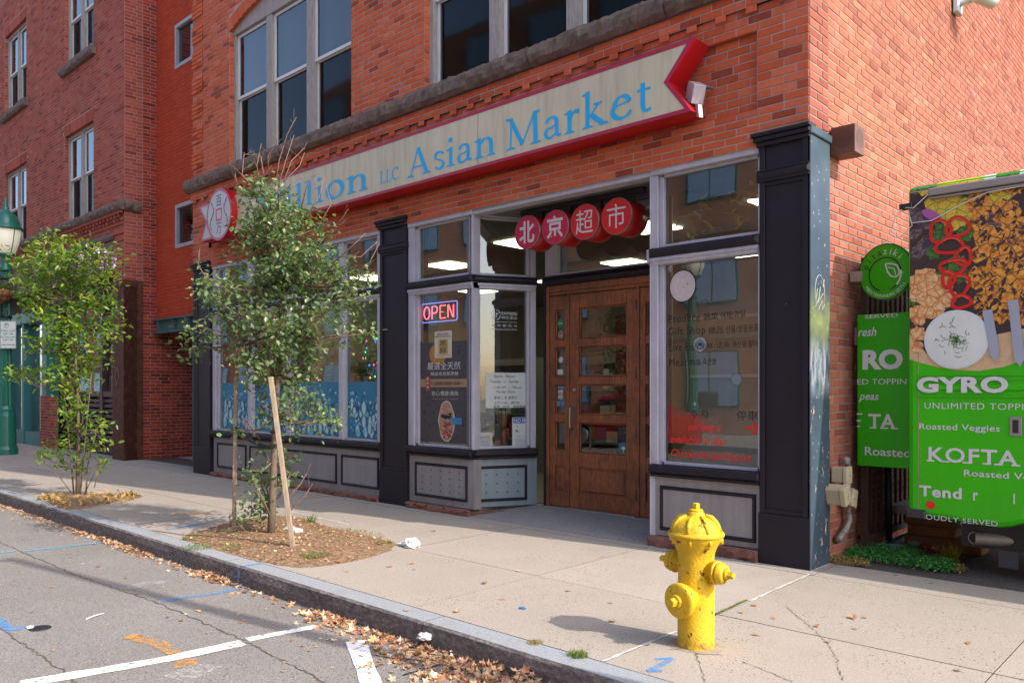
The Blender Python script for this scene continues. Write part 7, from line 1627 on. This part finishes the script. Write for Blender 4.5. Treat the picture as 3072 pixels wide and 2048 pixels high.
for _ in range(150): x = rnd.uniform(-9, 1.2); m.mat(rnd.randrange(2)); lobed(m, Vector((x, -3.3-abs(rnd.gauss(0, .7)), SZ+.006)), rnd.uniform(.02, .05), .15, .3)
o = m.build('scattered_leaves', [DRYL, DRYB], kind='stuff'); tag(o, 'small dry leaf scraps scattered over the asphalt', 'leaves')
m = MB()
for _ in range(900):
    k = rnd.randrange(64); q = rnd.random()**.5; p = c1+(ring1[k]-c1)*q; m.mat(rnd.randrange(2)); lobed(m, Vector((p.x, p.y, .05*(1-q**2.2)+.012)), rnd.uniform(.012, .045), .4, .5)
o = m.build('pit_leaf_litter', [DRYL, DRYB], kind='stuff'); tag(o, 'bits of dry leaf on the soil of the main tree pit', 'leaves')
sl_ = [(1033, 1563), (1302, 1594), (1468, 1580), (1651, 1616), (1556, 1714), (1454, 1751), (1632, 1733), (1704, 1773), (1371, 1836), (1507, 1798), (1807, 1670), (1237, 1691), (1840, 1865), (2262, 1817), (2225, 1838), (2320, 1855), (2268, 1905), (2595, 1853), (2488, 1927), (2875, 2012), (2905, 1930), (2560, 1855), (1222, 1833), (1170, 1700), (1042, 1714), (2453, 1880), (1098, 1500)]
for i, (x, y) in enumerate(sl_):
    p = onG(x, y); m = MB(); lobed(m, Vector((p.x, p.y, .008)), rnd.uniform(.045, .075), .1, .45)
    c_ = 'red-brown' if i % 2 else 'tan'; where = 'between the hydrant and the corner pilaster' if 2200 < x < 2400 and y < 1880 else 'on the slabs right of the hydrant foot' if x > 2240 else 'in front of the wooden door' if 1400 < x < 1900 and y < 1660 else 'left of the hydrant near its shadow' if x > 1600 else 'near the kerb left of the hydrant shadow' if y > 1740 else 'right of the white plastic bag' if x > 1240 else 'between the tree pit and the bulkheads'
    _o = solo(m, 'fallen_leaf', DRYB if i % 2 else DRYL, 'single %s curled leaf %s' % (c_, where), 'leaf', 'single leaves on the pavement')
_by = {}
for _o in [o for o in bpy.data.objects if o.name.startswith('fallen_leaf')]: _by.setdefault(_o['label'], []).append(_o)
for _l, _os in _by.items():
    if len(_os) > 1:
        for _i, _o in enumerate(sorted(_os, key=lambda o: o.location.y)): _o['label'] = _l.replace('single', ['kerb-most', 'second kerb-most', 'third kerb-most', 'fourth kerb-most', 'fifth kerb-most'][_i])
def crumple(p, s, flatn, mat, nm, lab, seed=0, cat='litter'):
    m = MB(); n1, n2 = 10, 16
    for i in range(n1+1):
        for j in range(n2):
            th = math.pi*i/n1; ph = 2*math.pi*j/n2; d = Vector((math.sin(th)*math.cos(ph), math.sin(th)*math.sin(ph), math.cos(th))); r = s*(1+.45*noise.noise(d*2.6+Vector((seed, 0, 0)))+.2*noise.noise(d*6)); m.v.append(Vector((p.x+d.x*r, p.y+d.y*r*.7, p.z+max(-.0, d.z*r*flatn+s*flatn*.5))))
    for i in range(n1):
        for j in range(n2): k = (j+1) % n2; m.f.append([i*n2+j, (i+1)*n2+j, (i+1)*n2+k, i*n2+k]); m.mi.append(0); m.sm.append(False)
    return solo(m, nm, mat, lab, cat)
WB = flat('white_plastic', (.72, .72, .74), .5)
p = onG(1235, 1640); crumple(p, .10, .55, WB, 'plastic_bag', 'crumpled white plastic bag on the pavement right of the tree pit', 1); p = onG(1205, 1634); crumple(p, .05, .3, WB, 'torn_paper', 'torn white scrap beside the crumpled plastic bag', 4)
p = onG(875, 1605); m = MB(); m.wbox(p.x-.08, p.x+.13, p.y-.04, p.y+.05, .045, .075, .008); solo(m, 'foam_tray', WB, 'white foam tray lying in the tree pit behind the leaning stake', 'litter')
p = onG(1275, 1945, SZ); crumple(p+Vector((0, 0, .06)), .055, .5, WB, 'crumpled_tissue', 'white crumpled tissue among the gutter leaves', 7)
p = onG(1567, 1825); crumple(p, .028, .3, BLS, 'sweet_wrapper', 'small blue and white wrapper on the pavement near the kerb', 2); p = onG(935, 1811, SZ); crumple(p+Vector((0, 0, .02)), .02, .5, flat('teal_scrap', (.02, .3, .3), .5), 'bottle_cap', 'teal scrap among the gutter leaves', 3)
p = onG(262, 1832, SZ); q = onG(312, 1840, SZ); a_, b_ = onG(257, 1860, SZ), onG(312, 1842, SZ); m = MB(); m.tube([a_+Vector((0, 0, .008)), (a_+b_)/2+Vector((0, 0, .014)), b_+Vector((0, 0, .008))], .005, 6); solo(m, 'white_twig', SWN, 'thin white stick lying on the asphalt', 'stick')
a_, b_ = onG(1210, 2027, SZ), onG(1322, 1995, SZ); m = MB(); m.tube([a_+Vector((0, 0, .008)), b_+Vector((0, 0, .008))], .004, 6); solo(m, 'dark_twig', DKM, 'thin dark stick lying on the asphalt below the gutter leaves', 'stick')
p = onG(90, 1883, SZ); crumple(p, .03, .35, WB, 'paper_scrap', 'white scrap of paper on the asphalt beside the blue spray mark', 9); p = onG(120, 1884, SZ); m = MB(); m.disc(Plane((0, 0), (1, 0)), 0, 0, 0, 0, 0, 0) if 0 else m.lathe((p.x, p.y, SZ), (0, 0, 1), [(.07, 0), (.065, .006)], 16); solo(m, 'utility_cap', DKM, 'small dark round cap set in the asphalt', 'cap')
MAG = NB('magazine_print'); MAG.col(MAG.ramp(MAG.noise(16, 3), [(.35, (.1, .25, .22)), (.5, (.6, .6, .62)), (.6, (.3, .35, .45)), (.7, (.45, .2, .3))])); MAG = MAG.done(.4)
p = onG(2625, 1645); m = MB(); m.add([(p.x-.1, p.y-.12, .02), (p.x+.2, p.y-.1, .03), (p.x+.22, p.y+.12, .05), (p.x-.1, p.y+.14, .03), (p.x-.1, p.y-.12, .012), (p.x+.2, p.y-.1, .015), (p.x+.22, p.y+.12, .015), (p.x-.1, p.y+.14, .012)], [(0, 1, 2, 3), (7, 6, 5, 4), (0, 4, 5, 1), (1, 5, 6, 2), (2, 6, 7, 3), (3, 7, 4, 0)]); solo(m, 'magazine', MAG, 'crumpled glossy magazine lying by the gate foot', 'magazine')
p = onG(2745, 1633); m = MB(); m.tube([(p.x-.06, p.y, .01), (p.x+.02, p.y, .01), (p.x+.035, p.y, .01), (p.x+.06, p.y, .01)], [.03, .03, .012, .012], 12); solo(m, 'small_bottle', flat('clear_bottle', (.3, .28, .26), .2), 'small empty bottle on the ground beside the timber blocks', 'bottle')
p = onG(2795, 1648); m = MB(); m.tube([(p.x-.1, p.y+.02, .012), (p.x+.03, p.y, .012), (p.x+.06, p.y, .012), (p.x+.1, p.y, .012)], [.03, .03, .014, .014], 12); solo(m, 'red_bottle', flat('red_bottle', (.3, .05, .03), .2), 'red labelled plastic bottle on the ground under the truck', 'bottle')
